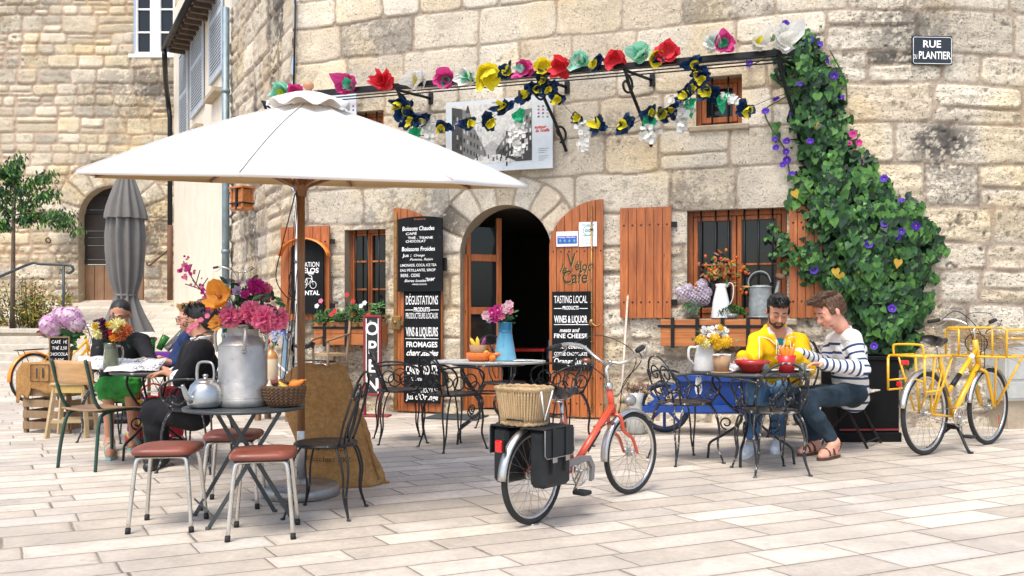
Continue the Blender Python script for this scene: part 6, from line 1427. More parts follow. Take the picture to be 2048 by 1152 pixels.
m=MB(); m.add(vs,fs); o=m.obj('burlap_cloth',M_burl); o.location=g; o.rotation_euler=(0,0,R(-12)); md=o.modifiers.new('s','SOLIDIFY'); md.thickness=.004; tag(o,'piece of burlap with a printed 11 in a frame, draped over the wooden crate','cloth')
m=MB(); text(m,'11',-.02,H-.13,.14,-.242,bold=.02); 
for a_,b_,c_,d_ in ((-.13,.09,H-.17,H-.162),(-.13,.09,H+.0,H+.008),(-.13,-.122,H-.17,H),(.082,.09,H-.17,H)): m.box(a_,b_,-.2425,-.2415,c_,d_)
m.obj('print',M_ink,o)
kb=g.y-.10; k=kb/F; z0=H+.03; t=thing('small_menu_slate','small framed slate on the crate with chalk prices, CAF\u00c9 1\u20ac','slate',P(119,725,kb),R(6)); t.location.z=z0
t['label']='small wood framed slate with chalked drink prices standing on the burlap covered crate'
w=20*k; h=50*k
m=MB(); e=.014
m.box(-w,-w+e,-.01,.01,0,h,.002); m.box(w-e,w,-.01,.01,0,h,.002); m.box(-w+e,w-e,-.01,.01,0,e,.002); m.box(-w+e,w-e,-.01,.01,h-e,h,.002); m.obj('frame',M_cratew,t); m=MB(); m.box(-w+e,w-e,-.004,.006,e,h-e); m.obj('panel',M_chalk,t)
m=MB(); z=h-.07
for s_ in ('CAF\u00c9  1\u20ac','TH\u00c9 2,50','CHOCOLAT','2,50\u20ac'): text(m,s_,0,z,.045,-.006,sx=.85,shear=.1); z-=.062
m.obj('lettering',M_chw,t)
p=P(128,722,g.y+.05); p.z=H+.03; t=thing('hydrangea_pot','large pink lilac hydrangea heads in a small pot behind the slate on the crate','flowers',p); k=p.y/F
m=MB(); m.lathe([(0,0),(.07,0),(.09,.13),(.085,.13),(0,.12)],22); m.obj('pot',M_kraft,t); m=MB()
for px,py,r in ((104,650,23),(140,636,23),(122,632,18),(152,648,17),(110,664,15)):
    hm=MB(); florets(hm,P(px,py,p.y-.08)-p,r*k,170,.026,(0,1)); hm.ball(P(px,py,p.y-.08)-p,r*k*.72,10,8,0); hm.obj('flower_head',[petm('mauve_floret',(.66,.36,.60)),petm('pale_pink_floret',(.85,.68,.74))],t); m.tube([(0,0,.1),P(px,py,p.y-.05)-p],.005,5,mi=0)
for i in range(50): q=P(rnd.gauss(132,16),rnd.gauss(672,12),p.y-.08)-p; leaf(m,q,rv()+Vector((0,-.2,-.3)),(0,-1,.3),.09,.055,1,.3)
m.obj('stems_and_leaves',[M_stem,M_leafm],t)
M_yw=wood('worn_yellow_painted_wood',(.42,.30,.10),(.60,.42,.13),.7,'z',1); M_yt=wood('worn_stool_top',(.35,.25,.13),(.55,.42,.24),.8,'x',1)
g=G(146,872); t=thing('wooden_stool','worn wooden stool with yellow paint and splayed legs in front of the crate','stool',g,R(8)); H=(CH-(764-HY)*g.y/F)
m=MB(); m.box(-.17,.17,-.14,.14,H-.03,H,.01); m.obj('seat',M_yt,t); m=MB(); m.box(-.15,.15,-.125,-.105,H-.10,H-.031,.003); m.box(-.15,.15,.105,.125,H-.10,H-.031,.003); m.box(-.15,-.135,-.10,.10,H-.10,H-.031,.003); m.box(.135,.15,-.10,.10,H-.10,H-.031,.003); m.obj('apron',M_yw,t)
for sx in (-1,1):
    for sy in (-1,1): m=MB(); m.bar((sx*.13,sy*.10,H-.03),(sx*.185,sy*.16,0),.04,.035); m.obj('leg',M_yt,t)
m=MB(); m.bar((-.16,-.14,.16),(.16,-.14,.16),.025,.03); m.bar((-.16,.14,.16),(.16,.14,.16),.025,.03); m.obj('stretcher',M_yt,t)
# ---- bench with stoneware jug, hanging armchair, mat, broom ----
g=G(556,840); t=thing('low_bench','low wooden bench with dark red top beside the wall behind the milk can','bench',g,WA); H=CH-(760-HY)*g.y/F
m=MB(); m.box(-.26,.26,-.14,.14,H-.03,H,.006); m.obj('top',M_maroon,t)
for sx in (-.2,.2):
    for sy in (-.1,.1): m=MB(); m.box(sx-.03,sx+.03,sy-.03,sy+.03,0,H-.031,.005); m.obj('leg',M_cratew,t)
m=MB(); m.box(-.17,.17,-.02,.02,.10,.14,.004); m.obj('stretcher',M_cratew,t)
M_stw=NT('stoneware'); x_,y_,z_=M_stw.sep(M_stw.co()); M_stw=M_stw.set(M_stw.mix(M_stw.ramp(z_,.235,.25),(.60,.50,.33),(.45,.20,.045)),.3,**{'Coat Weight':.5})
p=Vector(((543-1024)*g.y/F,g.y-.02,H+.001)); k=g.y/F; m=MB(); m.lathe([(0,0),(.075,0),(.078,.01),(.078,.26),(.06,.31),(.025,.34),(.022,.37),(.028,.375),(0,.375)],28); o=m.obj('stoneware_jug',M_stw); o.location=p; tag(o,'two tone cream and amber stoneware bottle on the low bench behind the milk can','jug')
b=thing('blue_flowers','spray of pale blue flowers and one pink bud standing in the stoneware bottle','flowers',p+Vector((0,0,.37))); m=MB()
for i in range(60): q=P(rnd.gauss(561,9),rnd.gauss(660,11),p.y-.03)-b.location; bloom(m,q,(rnd.gauss(0,.5),-1,.3),.016,5,0,.3,1,1)
m.obj('blue_florets',M_blu,b); m=MB(); m.ball(P(536,683,p.y-.03)-b.location,.03,8,6); m.obj('pink_bud',M_rdp,b); m=MB()
for a_ in ((536,683),(555,665),(566,655),(561,672)): m.tube([(0,0,-.03),P(*a_,p.y-.02)-b.location],.003,4)
for i in range(20): q=P(rnd.gauss(545,9),rnd.gauss(680,8),p.y)-b.location; leaf(m,q,rv(),(0,-1,.3),.05,.02,1)
m.obj('stems_and_leaves',[M_stem,M_leafm],b)
M_oldc=wood('weathered_chair_wood',(.20,.12,.07),(.36,.24,.15),.75,'z'); M_rush=mat('woven_rush',(.42,.30,.16),.9,var=.25,ns=30,bump=.6,bs=90)
s_,z_=WS(662,722,.34); q=WO+WX*s_-WY*.34; t=thing('hanging_armchair','small old rustic armchair with rush seat hung on the wall under the left window box','chair',(q.x,q.y,0),WA+R(-28)); k=q.y/F
Z=lambda py: CH-(py-HY)*k
zs=Z(708); m=MB(); 
m.slab([(-.16,-.15),(.16,-.15),(.14,.14),(-.14,.14)],zs-.02,zs+.012); m.obj('rush_seat',M_rush,t)
for sx in (-1,1):
    m=MB(); m.tube([(sx*.145,.14,Z(742)),(sx*.14,.14,zs),(sx*.15,.18,Z(640))],.016,8); m.obj('leg',M_oldc,t); m=MB(); m.tube([(sx*.16,-.15,Z(748)),(sx*.165,-.15,Z(682))],.016,8); m.obj('leg',M_oldc,t)
    m=MB(); m.tube(cr([(sx*.15,.16,Z(668)),(sx*.19,.04,Z(672)),(sx*.20,-.10,Z(678)),(sx*.165,-.18,Z(682))],4),[(.018,.009)]*13,8); m.obj('armrest',M_oldc,t)
m=MB()
for yy,hh in ((640,.05),(664,.04)): m.tube(cr([(-.15,.17,Z(yy+4)),(-.07,.20,Z(yy)),(.07,.20,Z(yy)),(.15,.17,Z(yy+4))],4),[(.008,hh/2)]*13,8,flat=(0,1,0))
m.obj('back_slats',M_oldc,t); m=MB()
for py in (726,735): m.tube([(-.16,-.15,Z(py)),(.16,-.15,Z(py))],.009,6); m.tube([(-.16,-.15,Z(py)),(-.145,.14,Z(py))],.009,6); m.tube([(.16,-.15,Z(py)),(.145,.14,Z(py))],.009,6)
m.obj('stretchers',M_oldc,t)
a=WS(885,830)[0]; b_=WS(985,830)[0]; m=MB(); m.box(a,b_,-.62,-.12,.004,.016,.004); o=m.obj('door_mat',mat('dark_doormat',(.035,.045,.045),.95,var=.3,bump=.6,bs=120)); o.location=WO; o.rotation_euler=(0,0,WA); tag(o,'dark grey green mat on the paving left of the doorway','mat')
g=G(1243,862); pt=P(1256,586,9.75); M_bh=wood('pale_broom_handle',(.50,.40,.32),(.68,.58,.48),.6,'z'); t=thing('broom','broom with a long pale handle leaning on the wall right of the door','broom',g); q=g+Vector((0,0,.42)); 
m=MB(); m.tube([Vector((0,0,.36)),pt-g],.013,10); m.obj('handle',M_bh,t); m=MB()
for i in range(150): a=rnd.uniform(0,6.3); r=rnd.random()**.5; m.tube([(.025*r*math.cos(a),.02*r*math.sin(a),.36),(.10*r*math.cos(a)+rnd.gauss(0,.008),.05*r*math.sin(a),.02+rnd.random()*.03)],.003,3)
m.tube([(0,0,.30),(0,0,.37)],[.035,.02],10); m.obj('bristles',mat('straw_bristle',(.42,.32,.20),.9,var=.3),t)
g=G(1272,868); k=g.y/F; H=(868-785)*k; t=thing('dried_flower_vase','tall waisted glass vase of dried brown flowers on the ground behind the front bicycle wheel','vase',g); m=MB(); m.lathe([(0,0),(.06,0),(.09,.03),(.105,H*.35),(.06,H*.75),(.085,H),(.08,H),(.054,H*.75),(.098,H*.35),(.08,.04),(0,.02)],28); m.obj('glass',mat('smoky_glass',(.42,.43,.40),.12,var=.1,coat=.5),t)
m=MB(); m2=MB()
for i in range(26): q=P(rnd.gauss(1270,13),rnd.gauss(778,6),g.y-.02)-g; pompom(m,q,.028,16,rnd.choice((0,1,2)),.6,.4); m2.tube([(0,0,H*.8),q],.002,4)
m.obj('dried_heads',[petm('dry_pink',(.40,.25,.22)),petm('dry_straw',(.55,.40,.20)),petm('dry_brown',(.22,.13,.08))],t); m2.obj('dry_stems',M_brown,t)
# ---- blue wooden cart ----
M_cart=mat('worn_blue_paint',(.008,.05,.25),.5,var=.25,ns=6,wear=(.05,.09,.20),wamt=.60,ws=7); M_cartd=mat('dark_blue_wheel',(.012,.025,.06),.5,var=.3)
g=G(1440,868); t=thing('blue_cart','old bright blue wooden handcart standing against the wall behind the right table','cart',g,WA+R(2)); k=g.y/F
def cx(px): return (px-1440)*k/.96
def cz(py): return CH-(py-HY)*k
m=MB(); m.add([(cx(1362),-.22,cz(762)),(cx(1560),-.25,cz(752)),(cx(1555),-.20,cz(820)),(cx(1385),-.16,cz(826)),(cx(1362),.2,cz(762)),(cx(1560),.2,cz(752)),(cx(1555),.16,cz(820)),(cx(1385),.14,cz(826))],[(0,3,2,1),(4,5,6,7),(0,4,7,3),(1,2,6,5),(3,7,6,2)],False)
m.box(cx(1360),cx(1562),-.265,-.235,cz(760),cz(748),.004); m.obj('cart_body',M_cart,t)
m=MB(); m.bar((cx(1298),-.26,cz(818)),(cx(1600),-.24,cz(806)),.06,.06); m.bar((cx(1298),.2,cz(818)),(cx(1600),.2,cz(806)),.06,.06); m.bar((cx(1362),-.26,cz(768)),(cx(1310),-.22,cz(812)),.05,.05); m.obj('shafts',M_cart,t)
m=MB(); m.box(cx(1540)-.03,cx(1540)+.03,-.22,-.16,0,cz(815),.004); m.box(cx(1540)-.03,cx(1540)+.03,.12,.18,0,cz(815),.004); m.obj('prop_leg',M_cart,t)
m=MB(); rw=.262; m.torus((cx(1335),-.02,rw),rw-.03,.03,(0,1,0),36,8); wl=m.obj('wheel',M_cartd,t); m=MB()
for i in range(8): a=i*PI/4; m.bar((cx(1335),-.02,rw),(cx(1335)+(rw-.04)*math.cos(a),-.02,rw+(rw-.04)*math.sin(a)),.03,.03,up=(0,1,0))
m.tube([(cx(1335),-.28,rw),(cx(1335),.22,rw)],.03,10); m.obj('spokes_and_hub',M_cart,wl)
# black trunk behind the striped man and folding chair
M_blkw=mat('black_painted_wood',(.007,.007,.008),.7,var=.3,bump=.3,spec=.15)
g=G(1738,884); t=thing('black_planter_box','big black wooden planter box at the foot of the climbing vine','planter',g,R(2)); k=g.y/F; H=CH-(712-HY)*k; m=MB(); w=62*k
m.box(-w,w,0,.42,.04,H,.01); m.box(-w-.015,w+.015,-.02,.44,.0,.09,.008); m.box(-w-.012,w+.012,-.015,.435,H-.04,H,.006); m.obj('box',M_blkw,t)
m=MB(); m.box(-w+.01,w-.01,-.018,.0,.11,.125); m.obj('trim',M_maroon,t)
M_slat=mat('peeling_white_slats',(.60,.56,.50),.7,var=.15,wear=(.16,.08,.05),wamt=.50,ws=22); M_fold=mat('rusty_black_iron',(.03,.025,.022),.6,.4,wear=(.16,.08,.05),wamt=.62,ws=18)
g=G(1700,888); t=thing('folding_chair','folding garden chair with peeling slatted back under the man in the striped shirt','chair',g,R(52)); s_=1.08; t.scale=(s_,)*3
for i in range(5): m=MB(); m.box(-.19,.19,-.20+i*.075,-.14+i*.075,.455,.467,.003); m.obj('seat_slat',M_slat,t)
for z in (.70,.80): m=MB(); m.box(-.19,.19,.20+(z-.7)*.3,.213+(z-.7)*.3,z,z+.05,.003); m.obj('back_slat',M_slat,t)
for sx in (-.2,.2):
    m=MB(); m.bar((sx,-.20,0),(sx,.25,.88),.02,.008,up=(1,0,0)); m.obj('leg',M_fold,t); m=MB(); m.bar((sx*.93,.24,0),(sx*.93,-.18,.45),.02,.008,up=(1,0,0)); m.obj('leg',M_fold,t)
m=MB(); m.bar((-.2,-.18,.05),(.2,-.18,.05),.014,.008); m.bar((-.19,.22,.05),(.19,.22,.05),.014,.008); m.obj('foot_rail',M_fold,t)
# bags and glassware around the left table
g=G(306,890); M_bag=NT('striped_bag'); x_,y_,z_=M_bag.sep(M_bag.co()); q=M_bag.math('FRACT',M_bag.math('MULTIPLY',M_bag.math('ADD',x_,M_bag.math('MULTIPLY',z_,1.3)),4.0)); c=M_bag.mix(M_bag.ramp(q,.60,.62),(.50,.02,.03),(.75,.55,.03)); c=M_bag.mix(M_bag.ramp(q,.78,.80),c,(.75,.73,.70)); c=M_bag.mix(M_bag.ramp(q,.88,.9),c,(.18,.03,.30)); M_bag=M_bag.set(c,.6)
m=MB(); vs=[];fs=[];N=28
for i in range(9):
    f=i/8; z=.02+.42*f
    for k_ in range(N): a=2*PI*k_/N; r=(1-.35*f**2)*(1+.06*math.sin(5*a+4*f)); vs.append((.24*r*math.cos(a),.11*r*(1-.5*f)*math.sin(a),z+.02*math.sin(3*a)*f))
for i in range(8):
    for k_ in range(N): l=(k_+1)%N; fs.append((i*N+k_,i*N+l,(i+1)*N+l,(i+1)*N+k_))
fs.append([k_ for k_ in range(N)][::-1]); m.add(vs,fs); t=thing('shopping_bag','bright red shopping bag with yellow and purple stripes under the left table','bag',g,R(15)); m.obj('bag',M_bag,t); m=MB(); m.tube(arc((0,0,.42),.12,0,PI,14,((1,0,0),(0,0,1.2))),.008,6); m.obj('bag_handle',M_red,t)
g=G(318,840); tz_=CH-(706-HY)*g.y/F; t=thing('side_table','small low table with a purple cloth behind the left group, holding glassware','table',g); m=MB(); m.box(-.2,.2,-.16,.16,tz_-.03,tz_,.008); m.obj('tabletop',M_oldc,t)
for sx in (-.17,.17):
    for sy in (-.13,.13): m=MB(); m.bar((sx,sy,tz_-.03),(sx,sy,0),.03,.03); m.obj('leg',M_oldc,t)
m=MB(); m.box(-.21,.21,-.17,.17,tz_+.001,tz_+.012,.004); m.box(-.19,.21,-.176,-.168,tz_-.14,tz_+.008,.003); o=m.obj('purple_cloth',mat('purple_cloth',(.12,.02,.22),.8,var=.2)); o.location=g; tag(o,'purple cloth laid over the small side table','cloth')
for px,py,h,r,m_,lb,rr in ((303,690,.16,.045,M_ggl,'upright green glass tumbler on the purple cloth',0),(318,681,.17,.045,M_ggl,'tilted green glass behind the upright one',.5),(333,684,.30,.05,M_cgl,'long clear glass vase leaning to the right on the purple cloth',.8)):
    m=MB(); m.at(0,0,0,0,0,rr); m.lathe([(0,0),(r*.8,0),(r,h),(r*.92,h),(r*.72,.01),(0,.01)],20); o=m.obj('glass_vessel',m_); o.location=Vector(((px-1024)*g.y/F,g.y,tz_+.015+ (.03 if rr else 0))); tag(o,lb,'glass')
# ---- planter, tree, handrail at the far left ----
M_wallst=plain_stone('planter_stone',(.58,.50,.38))
D=17.4; k=D/F; zt=CH-(657-HY)*k
t=thing('stone_planter_wall','low pale stone planter wall beside the steps at the left','wall',(0,0,0)); m=MB(); x1=(150-1024)*k; m.box(-13,x1,D-.2,D,.5,zt-.09); m.obj('wall_face',M_wallst,t); m=MB(); m.box(-13,x1+.04,D-.26,D+.05,zt-.09,zt,.01); m.obj('coping',M_step,t); m=MB(); m.box(-13,x1-.0,D,D+2.4,.5,zt-.05); m.obj('soil',mat('dry_soil',(.12,.085,.05),.95,var=.4,bump=.8,bs=20),t); m=MB(); m.box(x1-.2,x1,D,D+2.6,.6,zt+.0); m.obj('side_wall',M_wallst,t)
sh=thing('wild_shrub','straggly green and yellowish shrub filling the planter at the left','shrub',((60-1024)*(D+.8)/F,D+.8,zt-.05)); m=MB(); m2=MB()
for i in range(60):
    a=rnd.gauss(0,.62); tip=Vector((max(-1.3,min(.85,a))*1.05,rnd.gauss(0,.3),rnd.uniform(.4,1.25)*(1-.25*abs(a)))); b0=Vector((tip.x*.6,tip.y*.5,0)); m2.tube([b0,b0.lerp(tip,.6)+Vector((0,0,.06)),tip],[.012,.007,.003],4)
    for j in range(46): f=rnd.uniform(.15,1); q=b0.lerp(tip,f)+rv(.07); leaf(m,q,rv()+Vector((0,0,.3)),rv(),rnd.uniform(.05,.10),.035,rnd.choice((0,1,2,2,3)),.2)
m.obj('leaves',[M_leafd,leafm('olive_leaf',(.09,.13,.02)),leafm('yellow_green_leaf',(.25,.25,.04)),leafm('rusty_leaf',(.28,.12,.04))],sh); m2.obj('stems',M_brown,sh)
tr=thing('young_tree','young cherry tree with a thin trunk and layered drooping leaves in the planter','tree',((24-1024)*(D+.3)/F,D+.3,zt-.05)); DT=D+.3; kt=DT/F
def tq(px,py,dd=0): return P(px,py,DT+dd)-tr.location
m=MB(); m.tube([(0,0,0),tq(26,560),tq(27,440),tq(30,380),tq(31,320)],[.05,.045,.035,.025,.012],8); m.obj('trunk',M_tim,tr)
m=MB(); m2=MB(); limbs=[((27,440),(60,432),(110,440),(168,458)),((28,420),(60,400),(90,385),(118,384)),((29,400),(50,372),(80,355),(108,350)),((27,430),(0,410),(-30,400),(-60,410)),((29,400),(5,380),(-20,372),(-50,385)),((31,370),(30,345),(32,325),(40,312)),((28,440),(5,445),(-20,450),(-60,440)),((30,380),(20,350),(8,340),(2,335)),((28,430),(70,425),(120,425),(150,432))]
for lb in limbs:
    for s_ in range(2):
        dd=rnd.uniform(-.5,.5); c=cr([tq(a,b,dd*i/3) for i,(a,b) in enumerate(lb)],6); m2.tube(c,[.016*(1-i/len(c))+.003 for i in range(len(c))],5)
        for j in range(150): f=rnd.uniform(.12,1); q=c[int(f*(len(c)-1))]+Vector((rnd.gauss(0,.07),rnd.gauss(0,.08),rnd.gauss(-.03,.07))); leaf(m,q,(rnd.gauss(0,.6),rnd.gauss(0,.5),-.7),rv(.5)+Vector((0,0,1)),rnd.uniform(.08,.13),.05,rnd.choice((0,0,1,1,2)),.3)
m.obj('crown',[M_leafd,M_leafm,leafm('bright_tree_leaf',(.10,.22,.03))],tr); m2.obj('limbs',M_tim,tr)
hr=thing('garden_handrail','dark metal handrail with a curled end rising beside the planter steps','handrail',(0,0,0)); DH=17.0
m=MB(); c=cr([P(-40,570,DH),P(0,553,DH),P(62,527,DH),P(80,528,DH),P(132,530,DH),P(144,533,DH),P(146,541,DH),P(138,546,DH),P(133,544,DH)],5); m.tube(c,.028,8); m.obj('rail',mat('anthracite_paint',(.03,.045,.05),.4,.2),hr)
for px,py0 in ((127,531),(-20,562)): m=MB(); a_=P(px,py0,DH); m.tube([a_,(a_.x,a_.y,.75)],.026,8); m.obj('post',hr.children[0].data.materials[0],hr)
# ================= BICYCLES =================
M_tyre=mat('tyre_rubber',(.022,.022,.022),.85,var=.3,bump=.3,bs=200); M_rimm=mat('aged_rim_chrome',(.60,.58,.54),.28,.9,var=.15,wear=(.32,.22,.14),wamt=.62,ws=20); M_spk=mat('spoke_steel',(.30,.29,.28),.4,.8,bump=0)
M_refl=mat('red_reflector',(.60,.01,.01),.2,coat=.5,bump=0); M_saddle=mat('black_saddle',(.018,.017,.018),.38,var=.3,bump=.2); M_bleath=mat('brown_saddle_leather',(.12,.05,.025),.45,var=.3)
def wheel(parent,x,r,tw=.018,y=0,turn=0,tyre=None,ns=28):
    Mx=Matrix.Translation((x,y,r))@Matrix.Rotation(turn,4,'Z'); tyre=tyre or M_tyre
    m=MB(); m.M=Mx; m.torus((0,0,0),r-tw*2.1,tw*.62,(0,1,0),48,8); rim=m.obj('wheel',M_rimm,parent)
    m=MB(); m.M=Mx; m.torus((0,0,0),r-tw,tw,(0,1,0),48,10); m.obj('tyre',tyre,rim)
    m=MB(); m.M=Mx; m.tube([(0,-.035,0),(0,.035,0)],.018,10); m.tube([(0,-.055,0),(0,.055,0)],.007,8); m.ball((0,-.03,0),(.028,.006,.028),10,6); m.ball((0,.03,0),(.028,.006,.028),10,6); m.obj('hub',M_rimm,rim)
    m=MB(); m.M=Mx
    for i in range(ns):
        a=2*PI*i/ns; b=a+(.55 if (i//2)%2 else -.55); s=.028 if i%2 else -.028
        m.tube([(.022*math.cos(b),s,.022*math.sin(b)),((r-tw*2.2)*math.cos(a),0,(r-tw*2.2)*math.sin(a))],.0013,3,cap=False)
    m.obj('spokes',M_spk,rim); return rim
def fender(parent,x,r,a0,a1,m_,w=.028,off=.022,turn=0,flat=.006):
    pts=[(0+(r+off)*math.cos(a0+(a1-a0)*i/26),0,(r+off)*math.sin(a0+(a1-a0)*i/26)) for i in range(27)]
    m=MB(); m.M=Matrix.Translation((x,0,r))@Matrix.Rotation(turn,4,'Z'); vs=[];fs=[]; K=7
    for i,p in enumerate(pts):
        a=a0+(a1-a0)*i/26
        for k in range(K):
            t_=-1+2*k/(K-1); rr=(r+off)-.016*t_*t_*1.0; vs.append((rr*math.cos(a),w*t_,rr*math.sin(a)))
    for i in range(26):
        for k in range(K-1): fs.append((i*K+k,(i+1)*K+k,(i+1)*K+k+1,i*K+k+1))
    m.add(vs,fs); o=m.obj('mudguard',m_,parent); md=o.modifiers.new('s','SOLIDIFY'); md.thickness=.0025; return o
def crank(parent,x,z,L=.15,a=-.6,cr_r=.085,y=-.06,m_=None,pedal=M_rub):
    m=MB(); 
    for i in range(5): b=i*2*PI/5; m.bar((x,y,z),(x+cr_r*.92*math.cos(b),y,z+cr_r*.92*math.sin(b)),.014,.004,up=(0,1,0))
    m.torus((x,y,z),cr_r*.62,.004,(0,1,0),30,6); m.torus((x,y,z),cr_r,.006,(0,1,0),40,6)
    for i in range(34): b=i*2*PI/34; m.tube([(x+cr_r*math.cos(b),y,z+cr_r*math.sin(b)),(x+(cr_r+.009)*math.cos(b),y,z+(cr_r+.009)*math.sin(b))],.003,4)
    c=m.obj('chainring',m_ or M_rimm,parent); m=MB(); e1=Vector((x+L*math.cos(a),y-.02,z+L*math.sin(a))); e2=Vector((x-L*math.cos(a),-y+.02,z-L*math.sin(a)))
    m.bar((x,y-.02,z),e1,.02,.012,up=(0,1,0)); m.bar((x,-y+.02,z),e2,.02,.012,up=(0,1,0)); m.tube([(x,y-.02,z),(x,-y+.02,z)],.012,8); m.obj('crank_arms',m_ or M_rimm,parent)
    for e,s in ((e1,-1),(e2,1)): m=MB(); m.cbox(e+Vector((0,s*.055,0)),(.08,.09,.025),.006); m.cbox(e+Vector((.042,s*.055,0)),(.006,.07,.016),.001,mi=1); m.obj('pedal',[pedal,M_orp],parent)
def handlebar(parent,base,half,rise,back,grip=M_rub,m_=None,levers=True,name='handlebar',sweep=None,turn=0):
    b=Vector(base); m=MB(); Mx=Matrix.Translation(b)@Matrix.Rotation(turn,4,'Z'); m.M=Mx
    S=sweep or [(0,0,0),(.02,.08,.0),(.03,.15,rise*.5),(-.02,.23,rise*.95),(-.10,half*.92,rise),(-back,half,rise-.01)]
    for s in (-1,1): m.tube(cr([(x,s*y,z) for x,y,z in S],5),.0115,8)
    hb=m.obj(name,m_ or M_rimm,parent)
    for s in (-1,1):
        e=Vector((S[-1][0],s*S[-1][1],S[-1][2])); f=Vector((S[-2][0],s*S[-2][1],S[-2][2])); d=(e-f).normalized(); m=MB(); m.M=Mx; m.tube([e-d*.11,e-d*.05,e+d*.005],[.0165,.018,.0165],10); m.obj('grip',grip,hb)
        if levers: m=MB(); m.M=Mx; q=e-d*.14; m.tube(cr([q,q+Vector((.05,0,-.02)),q+d*.06+Vector((.05,0,-.05)),q+d*.13+Vector((.03,0,-.06))],4),.006,6); m.obj('brake_lever',M_chrome,hb)
    return hb
def saddle(parent,x,z,m_,L=.25,W=.10):
    vs=[];fs=[];n=12;K=10
    for i in range(n+1):
        f=i/n; w=W*(1-.82*sst(.15,.75,f)) if f>.1 else W*(.75+2.5*f); xx=x-L*.45+L*f; zz_=z+.018*math.cos(f*5.5)+.012*(1-f)
        for k in range(K): a=2*PI*k/K; vs.append((xx,w*math.cos(a),zz_+(.028 if math.sin(a)>0 else .05)*(.6+.4*(1-f))*math.sin(a)*(1 if abs(math.sin(a))>0 else 1)))
    for i in range(n):
        for k in range(K): l=(k+1)%K; fs.append((i*K+k,i*K+l,(i+1)*K+l,(i+1)*K+k))
    fs+= [[k for k in range(K)],[n*K+k for k in range(K)][::-1]]
    m=MB(); m.add(vs,fs); s=m.obj('saddle',m_,parent); m=MB(); m.tube([(x-.08,-.03,z-.04),(x+.08,-.015,z-.035)],.004,5); m.tube([(x-.08,.03,z-.04),(x+.08,.015,z-.035)],.004,5)
    for s_ in (-.05,.05): m.torus((x-.09,s_,z-.045),.018,.005,(0,0,1),12,5)
    m.obj('saddle_rails',M_chrome,s); return s
def bike_root(name,label,a,b):
    A=G(*a); B=G(*b); h=math.atan2(B.y-A.y,B.x-A.x); return thing(name,label,'bicycle',A,h), (B-A).length
# --- red bicycle ---
M_redf=mat('orange_red_frame_paint',(.62,.075,.030),.32,var=.15,wear=(.25,.10,.06),wamt=.68,ws=20,coat=.4)
rb,wb=bike_root('red_bicycle','orange red step through bicycle standing in the middle of the square',(1066,1048),(1262,988))
rb['label']='orange red step through bicycle carrying a black pannier pair, alone in the open square'
r=.272; HA=Vector((wb-.235,0,.60)); BB=Vector((.40,0,.25)); S0=Vector((.285,0,.60)); HT=HA+Vector((-.035,0,.12))
wheel(rb,0,r); wheel(rb,wb,r,turn=-.12)
fender(rb,0,r,R(18),R(178),M_steel,.028,.020); fender(rb,wb,r,R(42),R(185),M_steel,.028,.020,turn=-.12)
m=MB(); m.tube([BB+Vector((.0,0,.02)),HA],[.022,.024],12); m.tube([BB,S0],.018,12); m.tube([HA-Vector((-.012,0,.04)),HT],.021,12)
for s in (-1,1): m.tube([BB+Vector((-.03,s*.03,0)),(0,s*.055,r)],.010,8); m.tube([S0+Vector((0,s*.015,-.06)),(0,s*.055,r)],.008,8)
m.torus(BB+Vector((.03,0,.05)),.024,.006,(1,0,.9),16,6); fr=m.obj('frame',M_redf,rb)
m=MB(); fdir=(HA-BB).normalized(); b0=BB.lerp(HA,.30); m.bar(BB.lerp(HA,.28)+Vector((0,-.0228,0)),BB.lerp(HA,.60)+Vector((0,-.0228,0)),.003,.016,up=(-fdir.z,0,fdir.x)); m.obj('decal',M_blk,fr)
m=MB(); m.M=Matrix.Rotation(-.0,4,'Z')
for s in (-1,1): m.tube(cr([HA+Vector((.015,s*.0,-.055)),HA+Vector((.03,s*.045,-.07)),HA+Vector((.06,s*.052,-.16)),Vector((wb-.07,s*.052,.38)),Vector((wb-.015,s*.052,r+.02)),Vector((wb,s*.052,r))],5),[.014-.0002*i for i in range(26)],8)
m.obj('fork',M_redf,rb)
m=MB(); m.tube([HT,HT+Vector((-.03,0,.12)),HT+Vector((.02,0,.155))],.0125,10); m.tube([HT-Vector((0,0,.01)),HT+Vector((0,0,.03))],.025,12); m.obj('stem',M_chrome,rb)
handlebar(rb,HT+Vector((.03,0,.16)),.29,.11,.26,sweep=[(0,0,0),(.015,.06,-.005),(.03,.13,.03),(.0,.21,.10),(-.10,.27,.115),(-.20,.29,.10),(-.27,.30,.09)],turn=.12)
m=MB(); q=HT+Vector((.0,.05,.19)); m.ball(q+Vector((-.02,.11,-.02)),(.03,.03,.016),12,8); m.obj('bell',mat('copper_bell',(.40,.16,.10),.35,.8),rb)
m=MB()
for s in (-1,1): m.tube(cr([HT+Vector((-.12,s*.28,.26)),HT+Vector((.02,s*.22,.17)),HT+Vector((.09,s*.05,.02)),HA+Vector((.03,s*.03,-.05)),BB.lerp(HA,.6)+Vector((0,s*.028,.02))],6),.0035,5)
m.tube(cr([HT+Vector((-.1,.28,.26)),HT+Vector((.06,.1,.33)),HT+Vector((.08,-.15,.2)),HT+Vector((.05,-.04,-.05))],6),.003,5); m.obj('brake_cables',M_blk,rb)
m=MB(); m.tube([S0-Vector((0,0,.08)),S0+Vector((-.012,0,.07))],.013,10); m.obj('seat_post',M_chrome,rb); saddle(rb,.27,.725,M_saddle,.27,.085)
crank(rb,BB.x,BB.z,.14,-2.3,.082,-.05); 
